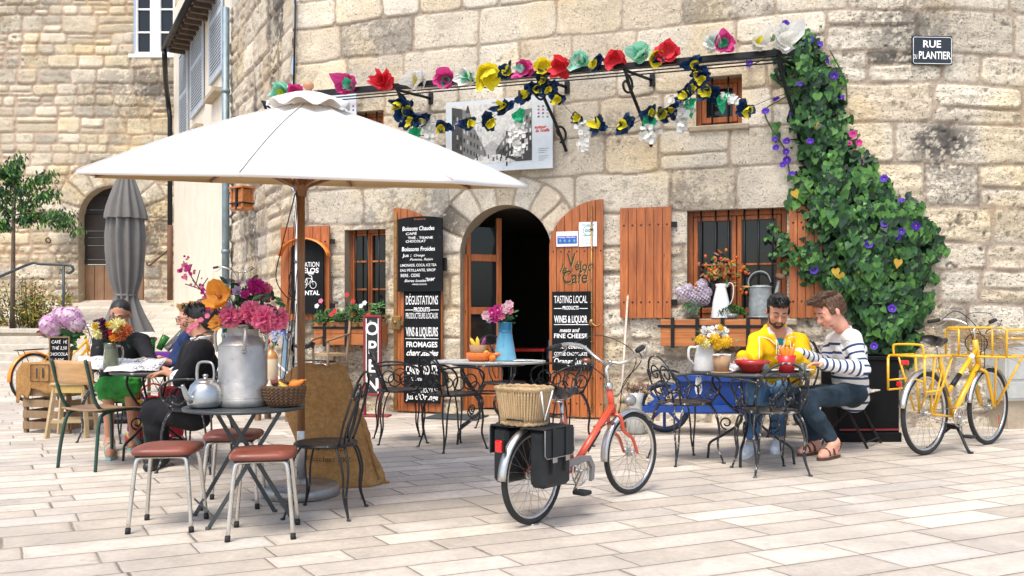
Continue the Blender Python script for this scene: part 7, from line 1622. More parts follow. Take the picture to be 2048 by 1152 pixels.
m=MB(); poly=[(-.18,.285),(.35,.335),(.48,.335),(.52,.29),(.505,.20),(.485,.20),(.495,.28),(.47,.315),(.36,.31),(-.16,.262)]; m.prism([(x+.03,z) for x,z in [(.06,.315),(.35,.345),(.44,.335),(.485,.27),(.475,.19),(.445,.18),(.455,.26),(.42,.305),(.34,.305),(.06,.28)]],-.078,-.058); m.obj('chain_guard',mat('grey_plastic_guard',(.20,.20,.20),.35,.3,var=.2),rb)
m=MB(); m.tube([(0,-.05,r-.035),BB+Vector((0,-.05,-.082))],.004,5); m.tube([(0,-.05,r+.035),BB+Vector((0,-.05,.082))],.004,5); m.lathe([(0,-.005),(.035,-.005),(.035,.005),(0,.005)],18); m.obj('chain',M_spk,rb)
m=MB(); 
for s in (-1,1): m.tube([(-.17,s*.05,.60),(.22,s*.05,.605)],.005,6); m.tube([(-.10,s*.05,.60),(0,s*.06,r)],.004,5); m.tube([(.02,s*.05,.60),(0,s*.06,r)],.004,5)
for x in (-.17,-.05,.08,.2): m.tube([(x,-.05,.602),(x,.05,.602)],.005,6)
m.obj('luggage_rack',M_blk,rb)
m=MB(); m.box(-.312,-.290,-.022,.022,.44,.505,.006); m.box(-.290,-.27,-.025,.025,.435,.51,.003,mi=1); m.obj('tail_light',[M_refl,M_blk],rb)
m=MB(); m.lathe([(0,-.05),(.02,-.045),(.036,0),(.038,.02),(0,.028)],18); 
for i,v in enumerate(m.v): m.v[i]=(wb+.02+v[2],v[1]+.02,.615+v[0])
m.obj('headlight',M_alu,rb)
m=MB(); m.tube([(.42,.05,.24),(.36,.16,.02)],.008,6); m.obj('kickstand',M_steel,rb)
# saddlebag pair = panniers (hang from the rack, lift off together)
M_pann=mat('black_leather',(.014,.016,.018),.5,var=.3,bump=.5,bs=30,wear=(.05,.055,.055),wamt=.64,ws=9,spec=.3)
def loc_thing(name,label,cat,parent_root,off=(0,0,0)):
    p=parent_root.location+Matrix.Rotation(parent_root.rotation_euler.z,3,'Z')@Vector(off); return thing(name,label,cat,p,parent_root.rotation_euler.z)
pn=loc_thing('panniers','pair of black leather panniers hanging either side of the red bicycle rear wheel','pannier',rb)
for s in (-1,1):
    y0,y1=(s*.075,s*.185); ya,yb=min(y0,y1),max(y0,y1)
    m=MB(); m.box(-.14,.115,ya,yb,.235,.55,.022); bag=m.obj('bag',M_pann,pn)
    m=MB(); yo=s*.187; m.box(-.15,.125,min(yo,yo+s*.008),max(yo,yo+s*.008),.40,.553,.003); m.box(-.15,.125,min(s*.02,yo+s*.006),max(s*.02,yo+s*.006),.553,.563,.004); fl=m.obj('flap',M_pann,bag)
    m=MB(); m.tube([(-.15,s*.197,.555),(-.15,s*.197,.42),(-.13,s*.197,.40),(.105,s*.197,.40),(.125,s*.197,.42),(.125,s*.197,.555)],.0025,4); m.obj('piping',mat('grey_piping',(.25,.25,.25),.6),fl)
    for x in (-.07,.05): m=MB(); m.box(x-.013,x+.013,min(s*.197,s*.203),max(s*.197,s*.203),.31,.565,.002); m.box(x-.02,x+.02,min(s*.203,s*.208),max(s*.203,s*.208),.375,.405,.002,mi=1); m.obj('strap',[M_pann,M_steeld],bag)
M_wk=wood('pale_wicker',(.26,.16,.075),(.60,.44,.24),.6,'z',2.5,.5)
bk=loc_thing('rack_basket','pale wicker basket lashed on the rear rack of the red bicycle','basket',rb,(-.055,.02,.565)); m=MB(); a_,b_=.108,.145; Hh=.195
def rr(f): return (a_*(.86+.22*f), b_*(.84+.22*f))
def sup(ang,A,B): c,s=math.cos(ang),math.sin(ang); q=(abs(c)**3.2+abs(s)**3.2)**(-1/3.2); return q*c*A,q*s*B
NB=56
for k in range(NB):
    ang=2*PI*k/NB; pts=[]
    for i in range(6): f=i/5; A,B=rr(f); x,y=sup(ang,A,B); w=.003*(-1)**(k+i); pts.append((x*(1+w),y*(1+w),.01+Hh*f))
    m.tube(pts,.0075,5)
for i in range(13): f=i/12; A,B=rr(f); m.tube([(*sup(2*PI*k/48,A,B),.01+Hh*f) for k in range(48)],.0038,4,closed=True)
for f,r2 in ((0,.011),(.03,.009),(1,.012),(.96,.010)): A,B=rr(f); m.tube([(*[v*(1+.012*math.sin(k*2.6)) for v in sup(2*PI*k/60,A,B)],.01+Hh*f+.003*math.sin(k*1.9)) for k in range(60)],r2,6,closed=True)
A,B=rr(0); m.slab([sup(2*PI*k/30,A*.97,B*.97) for k in range(30)],0,.012); m.obj('basket',M_wk,bk)
m=MB(); A,B=rr(1); m.slab([sup(2*PI*k/30,A*.95,B*.95) for k in range(30)],Hh-.005,Hh+.004); m.obj('basket_lid',M_wk,bk)
m=MB(); m.tube([(-.06,-.165,Hh),(.0,-.14,.03),(.045,-.165,Hh)],.005,5); m.obj('pale_cord',M_paper,bk)
# --- yellow bicycle ---
M_yelf=mat('bright_yellow_paint',(.78,.42,.008),.3,var=.1,wear=(.35,.25,.08),wamt=.72,ws=20,coat=.4)
yb_,wb=bike_root('yellow_bicycle','bright yellow delivery bicycle with front and rear tube racks beside the vine at the right','x',(0,0)) if 0 else bike_root('yellow_bicycle','bright yellow delivery bicycle with tube racks front and rear, parked at the right',(1850,910),(1976,889))
r=.355; wheel(yb_,0,r,.021); wheel(yb_,wb,r,.021,turn=0,ns=30)
fender(yb_,0,r,R(20),R(170),M_chrome,.03,.022); fender(yb_,wb,r,R(25),R(172),M_chrome,.03,.022)
HA=Vector((wb-.19,0,.80)); BB=Vector((.44,0,.30)); ST=Vector((.22,0,.86)); HT=HA+Vector((-.045,0,.17))
m=MB(); m.tube([BB,HA-Vector((0,0,.06))],.024,12); m.tube([BB+Vector((-.07,0,.22)),HA+Vector((-.02,0,.08))],.021,12); m.tube([BB,ST],.018,12); m.tube([HA-Vector((-.03,0,.10)),HT],.024,12)
for s in (-1,1): m.tube([BB+Vector((-.03,s*.03,0)),(0,s*.06,r)],.010,8); m.tube([BB.lerp(ST,.8)+Vector((0,s*.015,0)),(0,s*.06,r)],.008,8)
fr=m.obj('frame',M_yelf,yb_); m=MB(); p0=(BB+Vector((-.07,0,.22))).lerp(HA+Vector((-.02,0,.08)),.12); p1=(BB+Vector((-.07,0,.22))).lerp(HA+Vector((-.02,0,.08)),.40); m.tube([p0,p1],.0225,12); m.obj('black_sleeve',M_blk,fr)
m=MB(); p0=(BB+Vector((-.07,0,.22))).lerp(HA+Vector((-.02,0,.08)),.78); p1=(BB+Vector((-.07,0,.22))).lerp(HA+Vector((-.02,0,.08)),.86); m.tube([p0,p1],.0225,12); m.obj('white_band',M_paper,fr)
m=MB(); m.M=Matrix.Identity(4)
for s in (-1,1): m.tube(cr([HA+Vector((.02,0,-.10)),HA+Vector((.045,s*.05,-.12)),HA+Vector((.08,s*.058,-.20)),Vector((wb-.06,s*.058,.48)),Vector((wb-.005,s*.058,r))],5),.016,8)
m.obj('fork',M_yelf,yb_)
m=MB(); m.tube([HT,HT+Vector((-.02,0,.09)),HT+Vector((.03,0,.11))],.013,10); m.obj('stem',M_chrome,yb_)
handlebar(yb_,HT+Vector((.03,0,.11)),.30,.07,.22,turn=-.18,sweep=[(0,0,0),(.01,.07,0),(.01,.14,.045),(-.05,.22,.075),(-.14,.28,.07),(-.24,.31,.055)])
m=MB()
for s in (-1,1): m.tube(cr([HT+Vector((-.08,s*.27,.18)),HT+Vector((.05,s*.18,.26 if s>0 else .12)),HT+Vector((.14,s*.02,.05)),HA+Vector((.06,s*.03,-.08)),HA+Vector((-.1,s*.03,-.12))],6),.004,5)
m.tube(cr([HT+Vector((-.05,-.2,.16)),HT+Vector((.04,-.10,.24)),HT+Vector((.05,.1,.22)),HT+Vector((.02,.03,0))],6),.003,5); m.torus(HT+Vector((.02,0,-.03)),.09,.004,(1,.3,.2),24,5); m.obj('cables',M_blk,yb_)
m=MB(); m.tube([ST-Vector((0,0,.04)),ST+Vector((-.02,0,.08))],.013,10); m.obj('seat_post',M_chrome,yb_); saddle(yb_,.19,.965,M_saddle,.27,.10)
crank(yb_,BB.x,BB.z,.165,-1.45,.08,-.06,pedal=M_rub)
m=MB(); m.tube([(0,-.05,r-.035),BB+Vector((0,-.05,-.08))],.004,5); m.tube([(0,-.05,r+.035),BB+Vector((0,-.05,.08))],.004,5); m.obj('chain',M_spk,yb_)
tb=lambda m,pts,rad=.0095,n=5: m.tube(cr(pts,n) if len(pts)>2 else pts,rad,8)
# rear rack: tube frames at both sides and a hoop behind
m=MB()
for s in (-1,1):
    c=[(-.29,s*.16,.56),(-.29,s*.16,.83),(-.27,s*.16,.85),(.10,s*.16,.85),(.13,s*.16,.83),(.10,s*.16,.56)]
    m.tube([c[0],c[1]],.0105,8); m.tube([c[1],c[2],c[3],c[4]],.0105,8); m.tube([c[4],(.02,s*.06,r)],.0105,8); m.tube([c[0],(-.08,s*.16,.56),(.05,s*.14,.60)],.0085,8); m.tube([(-.14,s*.16,.85),(-.04,s*.07,r+.02)],.0095,8); m.tube([(-.29,s*.16,.64),(-.22,s*.03,.66)],.0085,8)
m.tube([(-.27,-.16,.85),(-.27,.16,.85)],.0095,8); m.tube([(.0,-.16,.85),(.0,.16,.85)],.0085,8); m.tube([(-.14,-.16,.85),(-.14,.16,.85)],.0085,8)
m.tube(cr([(-.25,-.13,.85),(-.26,-.13,.92),(-.26,-.10,.945),(-.26,.10,.945),(-.26,.13,.92),(-.25,.13,.85)],4),.0095,8)
m.obj('rear_rack',M_yelf,yb_)
# front rack basket frame
m=MB(); X0,X1,Y,Z0,Z1=wb-.23,wb+.18,.27,.82,1.08; xo=.02
m.M=Matrix.Identity(4)
m.tube([(X0,-Y,Z0),(X0,-Y,Z1-.02),(X0,-Y+.03,Z1),(X0,Y-.03,Z1),(X0,Y,Z1-.02),(X0,Y,Z0)],.0105,8); m.tube([(X0,-Y,Z0),(X0,Y,Z0)],.0105,8)
for y in (-.15,.0,.15): m.tube([(X0,y,Z0),(X0,y,Z1)],.0095,8)
for s in (-1,1): m.tube([(X0,s*Y,Z0),(X1+.05,s*Y,Z0)],.0105,8); m.tube([(X0,s*Y,Z1-.02),(X1-.05,s*Y,Z1-.02),(X1,s*Y,Z1-.06),(X1,s*Y,Z0)],.0105,8); m.tube([(X1-.05,s*Y*.9,Z0),(wb+.02,s*.07,r+.02)],.0115,8); m.tube([(X0+.1,s*Y*.5,Z0),(wb-.02,s*.07,r+.02)],.0095,8)
m.tube([(X1+.05,-Y,Z0),(X1+.05,Y,Z0)],.0105,8); m.tube([(X1,-Y,Z1-.10),(X1,Y,Z1-.10)],.0095,8)
for y in (-.2,-.1,0,.1,.2): m.tube([(X0,y,Z0),(X1+.05,y,Z0)],.006,6)
m.obj('front_rack',M_yelf,yb_)
m=MB(); m.box(-.315,-.300,-.035,.035,.775,.815,.006); m.obj('tail_light',M_refl,yb_)
m=MB(); m.box(-r-.045,-r-.033,-.022,.022,.60,.64,.004); m.obj('reflector',M_refl,yb_)
m=MB(); m.box(wb+.14,wb+.155,-.03,-.024,.18,.27,.003); m.obj('spoke_reflector',M_refl,yb_)
m=MB(); 
for s in (-1,1): m.tube(cr([(.47,s*.03,.20),(.43,s*.09,.13),(.40,s*.145,.05),(.39,s*.18,.006)],4),.013,8); m.cbox((.39,s*.185,.008),(.05,.03,.014),.003)
m.box(.42,.49,-.05,.05,.19,.235,.01); m.obj('centre_stand',M_blk,yb_)
hay=loc_thing('twig_bundle','loose bundle of dry twigs and stalks lying in the yellow bicycle front rack','twigs',yb_,(wb+.0,0,.88)); m=MB()
for i in range(70):
    a=rnd.gauss(-.9,.45); L=rnd.uniform(.14,.30); c=Vector((rnd.gauss(-.02,.04),rnd.gauss(0,.06),rnd.uniform(.01,.15))); d=Vector((math.cos(a),math.sin(a),rnd.gauss(-.12,.25))); m.tube(cr([c-d*L,c+Vector((0,0,rnd.gauss(0,.015))),c+d*L],3),.0026,4)
m.torus((-.02,.02,.10),.10,.006,(.3,.2,1),20,5); m.obj('twigs',mat('dry_straw',(.42,.30,.17),.9,var=.3),hay)
# --- simpler town bicycle for the partly hidden ones ---
def town_bike(label,loc,rz,fcol,sad,tyre=None,fend=M_chrome,r=.33,wb=1.03,step=True,turn=0,sc=1,z=0,basket=False):
    t=thing('bicycle',label,'bicycle',loc,rz); t.scale=(sc,)*3
    wheel(t,0,r,.018,tyre=tyre); wheel(t,wb,r,.018,turn=turn,tyre=tyre); fender(t,0,r,R(15),R(185),fend,.034,.022); fender(t,wb,r,R(40),R(185),fend,.030,.022,turn=turn)
    HA=Vector((wb-.20,0,.74)); BB=Vector((.43,0,.28)); ST=Vector((.25,0,.76)); HT=HA+Vector((-.04,0,.14)); m=MB()
    m.tube([BB,HA-Vector((0,0,.05))],.018,10); m.tube([BB.lerp(ST,.35 if step else .9),HA+Vector((-.02,0,.05))],.016,10); m.tube([BB,ST],.016,10); m.tube([HA-Vector((-.03,0,.08)),HT],.019,10)
    for s in (-1,1): m.tube([BB,(0,s*.055,r)],.009,6); m.tube([BB.lerp(ST,.9),(0,s*.055,r)],.008,6)
    m.obj('frame',fcol,t); m=MB()
    for s in (-1,1): m.tube(cr([HA+Vector((.02,0,-.08)),HA+Vector((.05,s*.05,-.12)),Vector((wb-.05,s*.055,.45)),Vector((wb,s*.055,r))],4),.012,6)
    m.obj('fork',fcol,t); m=MB(); m.tube([HT,HT+Vector((-.03,0,.12)),HT+Vector((.02,0,.14))],.012,8); m.obj('stem',M_chrome,t)
    handlebar(t,HT+Vector((.02,0,.14)),.29,.07,.20,turn=turn*.7); m=MB()
    for s in (-1,1): m.tube(cr([HT+Vector((-.1,s*.27,.20)),HT+Vector((.08,s*.16,.22)),HT+Vector((.10,s*.03,.03)),HA+Vector((0,s*.03,-.08))],5),.0035,5)
    m.obj('cables',M_blk,t); m=MB(); m.tube([ST,ST+Vector((-.02,0,.12))],.012,8); m.obj('seat_post',M_chrome,t); saddle(t,.22,.90,sad,.27,.095); crank(t,BB.x,BB.z,.16,-.5); m=MB()
    for s in (-1,1): m.tube([(-.22,s*.06,.70),(.2,s*.06,.71)],.006,6); m.tube([(-.18,s*.06,.70),(0,s*.06,r)],.005,6)
    m.tube([(-.22,-.06,.70),(-.22,.06,.70)],.006,6); m.obj('rack',M_blk,t); m=MB(); m.tube([(.42,.05,.25),(.34,.22,.0)],.009,6); m.obj('kickstand',M_blk,t); return t
M_whf=mat('white_bike_paint',(.75,.75,.72),.3,var=.05,coat=.3); M_pks=mat('pink_saddle_vinyl',(.55,.06,.13),.35,coat=.3); M_gry=mat('grey_green_bike_paint',(.12,.18,.15),.35)
M_orf=mat('orange_bike_paint',(.85,.24,.012),.28,var=.08,coat=.4)
g=G(66,806); town_bike('orange and yellow bicycle seen from behind with a brown saddle, far left beside the crate',g,R(66),M_yelf,M_bleath,fend=M_orf,sc=1.05,turn=.3)
g=G(322,838); town_bike('white bicycle with a pink saddle standing behind the people at the left table',g,R(168),M_whf,M_pks,sc=1.0,turn=.2)
g=G(640,826); town_bike('white bicycle parked against the wall behind the burlap sack',g+Vector((0,-.05,0)),R(164),M_whf,M_saddle,sc=.92)
hd_=Vector((-4.04,12.57,0)); rr_=hd_+SD*.83; t=town_bike('old grey green bicycle hung on the side wall, its handlebar showing above the bouquet',Vector((rr_.x,rr_.y,.84)),math.atan2(-SD.y,-SD.x),M_gry,M_saddle,sc=1.0,turn=.3)
m=MB()
for t_ in (2.15,2.75):
    a_=WO+SD*t_; b_=a_+n_*.36; m.tube([(a_.x,a_.y,1.62),(b_.x,b_.y,1.60),(b_.x,b_.y,1.68)],.012,6)
m.tube([WO+SD*2.15+n_*.02+Vector((0,0,1.62)),WO+SD*2.75+n_*.02+Vector((0,0,1.62))],.014,6); o=m.obj('wall_hook',M_blk); tag(o,'black iron wall hooks carrying the hung grey green bicycle','hook')
# ================= PEOPLE =================
def seg_d(p,a,b,ra,rb):
    ab=b-a; L=float(ab@ab)+1e-12; t=np.clip((p-a)@ab/L,0,1); q=p-a-t[...,None]*ab; return np.sqrt((q*q).sum(-1))-(ra+(rb-ra)*t)
class SD:
    def __init__(s,h=.008): s.p=[]; s.h=h
    def cap(s,a,b,ra,rb=None,k=.02,sub=False): s.p.append(('c',np.array(a,float),np.array(b,float),ra,ra if rb is None else rb,k,sub)); return s
    def ell(s,c,r,M=None,k=.02,sub=False): s.p.append(('e',np.array(c,float),np.array(r,float),np.eye(3) if M is None else np.array(M),None,k,sub)); return s
    def chain(s,pts,rs,k=.02):
        for i in range(len(pts)-1): s.cap(pts[i],pts[i+1],rs[i],rs[i+1],k)
        return s
    def field(s):
        lo=np.full(3,1e9); hi=-lo
        for t,a,b,c,d,k,sub in s.p:
            if sub: continue
            if t=='c': r=max(c,d); lo=np.minimum(lo,np.minimum(a,b)-r); hi=np.maximum(hi,np.maximum(a,b)+r)
            else: r=b.max(); lo=np.minimum(lo,a-r); hi=np.maximum(hi,a+r)
        h=s.h; lo-=3*h+.01; hi+=3*h+.01; n=np.ceil((hi-lo)/h).astype(int)+1; f=np.full(n,.15,np.float32)
        ax=[lo[i]+h*np.arange(n[i]) for i in range(3)]
        for t,a,b,c,d,k,sub in s.p:
            mr=.06+k
            if t=='c': r=max(c,d); l=np.minimum(a,b)-r-mr; u=np.maximum(a,b)+r+mr
            else: r=b.max(); l=a-r-mr; u=a+r+mr
            i0=np.maximum(0,np.floor((l-lo)/h).astype(int)); i1=np.minimum(n,np.ceil((u-lo)/h).astype(int)+1)
            if (i1<=i0).any(): continue
            sl=tuple(slice(i0[j],i1[j]) for j in range(3)); X=np.stack(np.meshgrid(*[ax[j][sl[j]] for j in range(3)],indexing='ij'),-1)
            if t=='c': g=seg_d(X,a,b,c,d)
            else:
                q=(X-a)@c; k0=np.sqrt(((q/b)**2).sum(-1)); k1=np.sqrt(((q/(b*b))**2).sum(-1))+1e-9; g=k0*(k0-1)/k1
            o=f[sl]
            if sub: hh=np.maximum(k-np.abs(o+g),0)/k; f[sl]=np.maximum(o,-g)+hh*hh*k/4
            else: hh=np.maximum(k-np.abs(o-g),0)/k; f[sl]=np.minimum(o,g)-hh*hh*k/4
        return f,lo,h
    def mesh(s,name,mt,parent,disp=None,attr=None,smooth=2):
        f,lo,h=s.field(); 
        if disp is not None:
            idx=np.argwhere(np.abs(f)<.03); X=lo+idx*h; f[tuple(idx.T)]+=disp(X).astype(np.float32)
        n=np.array(f.shape); neg=f<0
        c=[neg[i:n[0]-1+i,j:n[1]-1+j,k:n[2]-1+k] for i in (0,1) for j in (0,1) for k in (0,1)]
        sm=sum(x.astype(np.int8) for x in c); act=(sm>0)&(sm<8); ids=-np.ones(act.shape,np.int64); cell=np.argwhere(act); ids[act]=np.arange(len(cell))
        acc=np.zeros((len(cell),3)); cnt=np.zeros(len(cell)); co=np.array([(i,j,k) for i in (0,1) for j in (0,1) for k in (0,1)])
        for a in range(8):
            for b in range(a+1,8):
                if np.abs(co[a]-co[b]).sum()!=1: continue
                fa=f[tuple((cell+co[a]).T)]; fb=f[tuple((cell+co[b]).T)]; m=(fa<0)!=(fb<0); t=np.where(m,fa/np.where(m,fa-fb,1),0)
                acc+=m[:,None]*(co[a]+t[:,None]*(co[b]-co[a])); cnt+=m
        V=lo+(cell+acc/cnt[:,None])*h; Q=[]
        for ax in range(3):
            sl0=[slice(None)]*3; sl1=[slice(None)]*3; sl0[ax]=slice(0,n[ax]-1); sl1[ax]=slice(1,n[ax])
            a=neg[tuple(sl0)]; b=neg[tuple(sl1)]; e=np.argwhere(a!=b); u,w=[(1,2),(2,0),(0,1)][ax]
            ok=(e[:,u]>0)&(e[:,w]>0)&(e[:,u]<n[u]-1)&(e[:,w]<n[w]-1); e=e[ok]; 
            d=[np.zeros(3,int) for _ in range(4)]; d[1][u]=-1; d[2][u]=-1; d[2][w]=-1; d[3][w]=-1
            q=np.stack([ids[tuple((e+x).T)] for x in d],-1); fl=a[tuple(e.T)]; q=np.where(fl[:,None],q,q[:,::-1]); Q.append(q)
        Q=np.concatenate(Q); Q=Q[(Q>=0).all(1)]
        for _ in range(smooth):
            A=np.zeros_like(V); C=np.zeros(len(V))
            for i in range(4):
                np.add.at(A,Q[:,i],V[Q[:,(i+1)%4]]); np.add.at(A,Q[:,i],V[Q[:,(i+3)%4]]); np.add.at(C,Q[:,i],2)
            V=.5*V+.5*A/np.maximum(C,1)[:,None]
        org=np.array(parent.location) if parent is not None else np.zeros(3)
        me=bpy.data.meshes.new(name); me.vertices.add(len(V)); me.vertices.foreach_set('co',(V-org).ravel()); me.loops.add(Q.size); me.loops.foreach_set('vertex_index',Q.ravel().astype(np.int32))
        me.polygons.add(len(Q)); me.polygons.foreach_set('loop_start',np.arange(0,Q.size,4,dtype=np.int32)); me.polygons.foreach_set('loop_total',np.full(len(Q),4,dtype=np.int32)); me.update(calc_edges=True); me.polygons.foreach_set('use_smooth',np.ones(len(Q),bool))
        if attr is not None: a=me.attributes.new('st','FLOAT','POINT'); a.data.foreach_set('value',attr(V).astype(np.float32))
        me.materials.append(mt); o=bpy.data.objects.new(name,me); link(o); o.parent=parent; return o
def skin(name,c):
    t=NT(name); n=t.noise(t.co(),14,3); n2=t.noise(t.co(),90,2); col=t.mix(t.ramp(n,.3,.7),c,(min(1,c[0]*1.12),c[1]*.88,c[2]*.84)); t.set(col,.5,**{'Subsurface Weight':.12,'Subsurface Scale':.02}); t.bump(n2,.1,.002); return t.m
M_sk1=skin('skin_tan',(.50,.27,.17)); M_sk2=skin('skin_fair',(.62,.34,.24)); M_sk3=skin('skin_olive',(.42,.22,.13)); M_lip=mat('lips',(.42,.13,.11),.45,bump=0)
M_hblk=mat('black_hair',(.008,.007,.007),.62,var=.5,ns=60,bump=.5,bs=120); M_hbrn=mat('chestnut_hair',(.10,.05,.026),.5,var=.5,ns=50,bump=.5,bs=120); M_hbld=mat('blond_hair',(.42,.24,.09),.5,var=.4,ns=50,bump=.5,bs=120)
M_eye=mat('eye_white',(.75,.72,.70),.2,bump=0); M_irs=mat('dark_iris',(.03,.018,.012),.15,bump=0)
def fabric(name,c,var=.15,wr=.5,ws=9,rough=.85,fine=240):
    t=NT(name); v=t.co(); n=t.noise(v,5,3); col=t.mix(t.ramp(n,.3,.7),tuple(x*(1-var) for x in c),tuple(min(1,x*(1+var)) for x in c)); t.set(col,rough,**{'Specular IOR Level':.2})
    w=t.noise(t.co((1,1,.6)),ws,3,.5,1.2); t.bump(t.math('ADD',w,t.math('MULTIPLY',t.noise(v,fine,1),.04)),wr,.03); return t.m
M_yj=fabric('yellow_jacket_cotton',(.82,.47,.008),.08,.45); M_liner=fabric('cream_fleece_lining',(.72,.60,.54),.06,.3,20); M_tealT=fabric('teal_jersey',(.02,.20,.20),.1,.3); M_jean=fabric('light_blue_denim',(.085,.18,.32),.3,.5,10); M_jeand=fabric('faded_dark_denim',(.028,.045,.062),.5,.5,10); M_blkc=fabric('black_cloth',(.012,.012,.014),.3,.5); M_navy=fabric('navy_jersey',(.018,.035,.10),.2,.4); M_grncl=fabric('bright_green_skirt',(.04,.24,.045),.45,.8); M_redcl=fabric('red_trousers',(.35,.02,.03),.2,.4); M_shoe=mat('white_canvas_shoe',(.72,.74,.75),.7,var=.08); M_sand=mat('brown_sandal_leather',(.07,.035,.018),.55,var=.3); M_shb=mat('black_shoe',(.015,.015,.016),.5); M_tealsh=mat('pale_teal_sandal',(.25,.50,.46),.5)
t=NT('breton_stripes'); st=t.attr('st',2); f_=t.math('FRACT',st); s_=t.ramp(t.math('ABSOLUTE',t.math('SUBTRACT',f_,.5)),.14,.17,1,0); n=t.noise(t.co(),6,3); c=t.mix(s_,t.mix(n,(.66,.65,.62),(.78,.77,.74)),(.015,.045,.13)); t.set(c,.85); t.bump(t.noise(t.co((1,1,.6)),9,3,.5,1.2),.45,.03); M_bret=t.m
def v3(p): return np.array([p[0],p[1],p[2]],float)
def wrink(amp=.006,f=16,seed=0):
    def d(X): return amp*(np.sin(X[:,0]*f+3*np.sin(X[:,2]*f*.7+seed))*np.sin(X[:,2]*f*1.3+2*np.sin(X[:,1]*f*.8+seed)))*1.0
    return d
def frame(fwd,up=(0,0,1)):
    f=Vector(fwd).normalized(); u=Vector(up); u=(u-f*u.dot(f)).normalized(); r=f.cross(u); return r,f,u
def head(S,C,fwd,up,s,brow=1):
    r,f,u=frame(fwd,up); M=np.array([[*r],[*f],[*u]]).T
    q=lambda x,y,z: v3(Vector(C)+(r*x+f*y+u*z)*s)
    S.ell(q(0,-.018,.032),np.array((.076,.096,.084))*s,M,.02*s); S.ell(q(0,.028,-.028),np.array((.060,.063,.082))*s,M,.03*s); S.ell(q(0,.036,-.075),np.array((.046,.045,.036))*s,M,.02*s); S.ell(q(0,.064,-.096),np.array((.024,.020,.018))*s,M,.02*s)
    S.cap(q(0,.090,.004),q(0,.112,-.036),.0075*s,.0125*s,.012*s); 
    for x in (-1,1):
        S.cap(q(x*.010,.098,-.040),q(x*.012,.092,-.040),.008*s,None,.006*s); S.cap(q(x*.012,.090,.017),q(x*.042,.076,.016),.010*s,.008*s,.012*s); S.ell(q(x*.040,.058,-.038),np.array((.022,.022,.022))*s,M,.025*s)
        S.ell(q(x*.030,.100,-.002),np.array((.016,.014,.011))*s,M,.010*s,True); S.ell(q(x*.030,.078,-.003),np.array((.0145,.014,.012))*s,M,.003*s)
        S.ell(q(x*.079,-.012,-.014),np.array((.009,.019,.031))*s,M,.006*s)
    S.cap(q(-.017,.088,-.062),q(.017,.088,-.062),.006*s,None,.008*s); S.cap(q(-.015,.087,-.072),q(.015,.087,-.072),.007*s,None,.006*s)
    S.cap(q(0,-.02,-.05),q(0,-.035,-.135),.052*s,.056*s,.03*s); return q,M
def face_bits(root,q,M,s,brow_m,eyes_open=.3,lipm=None,glasses=False):
    m=MB()
    for x in (-1,1): m.tube([q(x*.011,.0985,.022),q(x*.028,.096,.028),q(x*.047,.078,.022)],[.0034*s,.0042*s,.002*s],6)
    for i,v in enumerate(m.v): m.v[i]=tuple(Vector(v)-root.location)
    if 1: m.obj('eyebrows',brow_m,root)
    m=MB()
    for x in (-1,1): m.tube([q(x*.016,.0925,-.006),q(x*.031,.0945,-.010),q(x*.045,.0855,-.006)],[.0014*s,.0020*s,.0014*s],5)
    for i,v in enumerate(m.v): m.v[i]=tuple(Vector(v)-root.location)
    m.obj('eyelashes',M_irs,root)
    m=MB(); m.tube([q(-.021,.087,-.067),q(-.008,.095,-.0645),q(0,.0955,-.066),q(.008,.095,-.0645),q(.021,.087,-.067)],[.002*s,.0045*s,.004*s,.0045*s,.002*s],6); m.tube([q(-.016,.088,-.071),q(0,.0955,-.074),q(.016,.088,-.071)],[.002*s,.005*s,.002*s],6)
    for i,v in enumerate(m.v): m.v[i]=tuple(Vector(v)-root.location)
    m.obj('lips',lipm or M_lip,root)
    if glasses:
        m=MB()
        for x in (-1,1):
            c=q(x*.031,.112,-.002); a=q(x*.031+.022,.110,-.002)-c; b=q(x*.031,.112,.017)-c; m.tube([c+a*math.cos(k*PI/8)+b*math.sin(k*PI/8) for k in range(16)],.0022*s,5,closed=True); m.tube([q(x*.053,.108,.002),q(x*.080,.0,.000)],.002*s,5)
        m.tube([q(-.009,.113,.003),q(.009,.113,.003)],.002*s,5)
        for i,v in enumerate(m.v): m.v[i]=tuple(Vector(v)-root.location)
        m.obj('glasses',M_blk,root)
def hand(S,W,d,n,s=1.0,curl=.5,side=1):
    """palm from wrist W along d, palm normal n (towards which fingers curl); side=+1 thumb on d x n side"""
    d=Vector(d).normalized(); n=Vector(n); n=(n-d*n.dot(d)).normalized(); t=d.cross(n)*side; W=Vector(W)
    P1=W+d*.085*s
    for k,o in enumerate((-.028,-.009,.009,.027)): S.cap(v3(W+t*o*.6*s+d*.012*s),v3(P1+t*o*s),.014*s,.0115*s,.010*s)
    for k,(o,L) in enumerate(((.030,.066),(.0105,.076),(-.0095,.070),(-.028,.054))):
        p=P1+t*o*s; dd=(d+t*o*3.5); a=curl*(.5+.12*k)
        for j,(fr,r) in enumerate(((.45,.0088),(.32,.0080),(.25,.0072))):
            ang=a*(j+.6); e=dd.normalized()*math.cos(ang)+n*math.sin(ang); q=p+e*L*fr*s; S.cap(v3(p),v3(q),r*s,(r-.0008)*s,.003*s); p=q
    p=W+t*.024*s+d*.025*s; q=p+(t*.75+d*.7+n*.35).normalized()*.042*s; S.cap(v3(p),v3(q),.0135*s,.0105*s,.010*s); q2=q+(t*.25+d*.9+n*.5).normalized()*.032*s; S.cap(v3(q),v3(q2),.0102*s,.0085*s,.003*s)
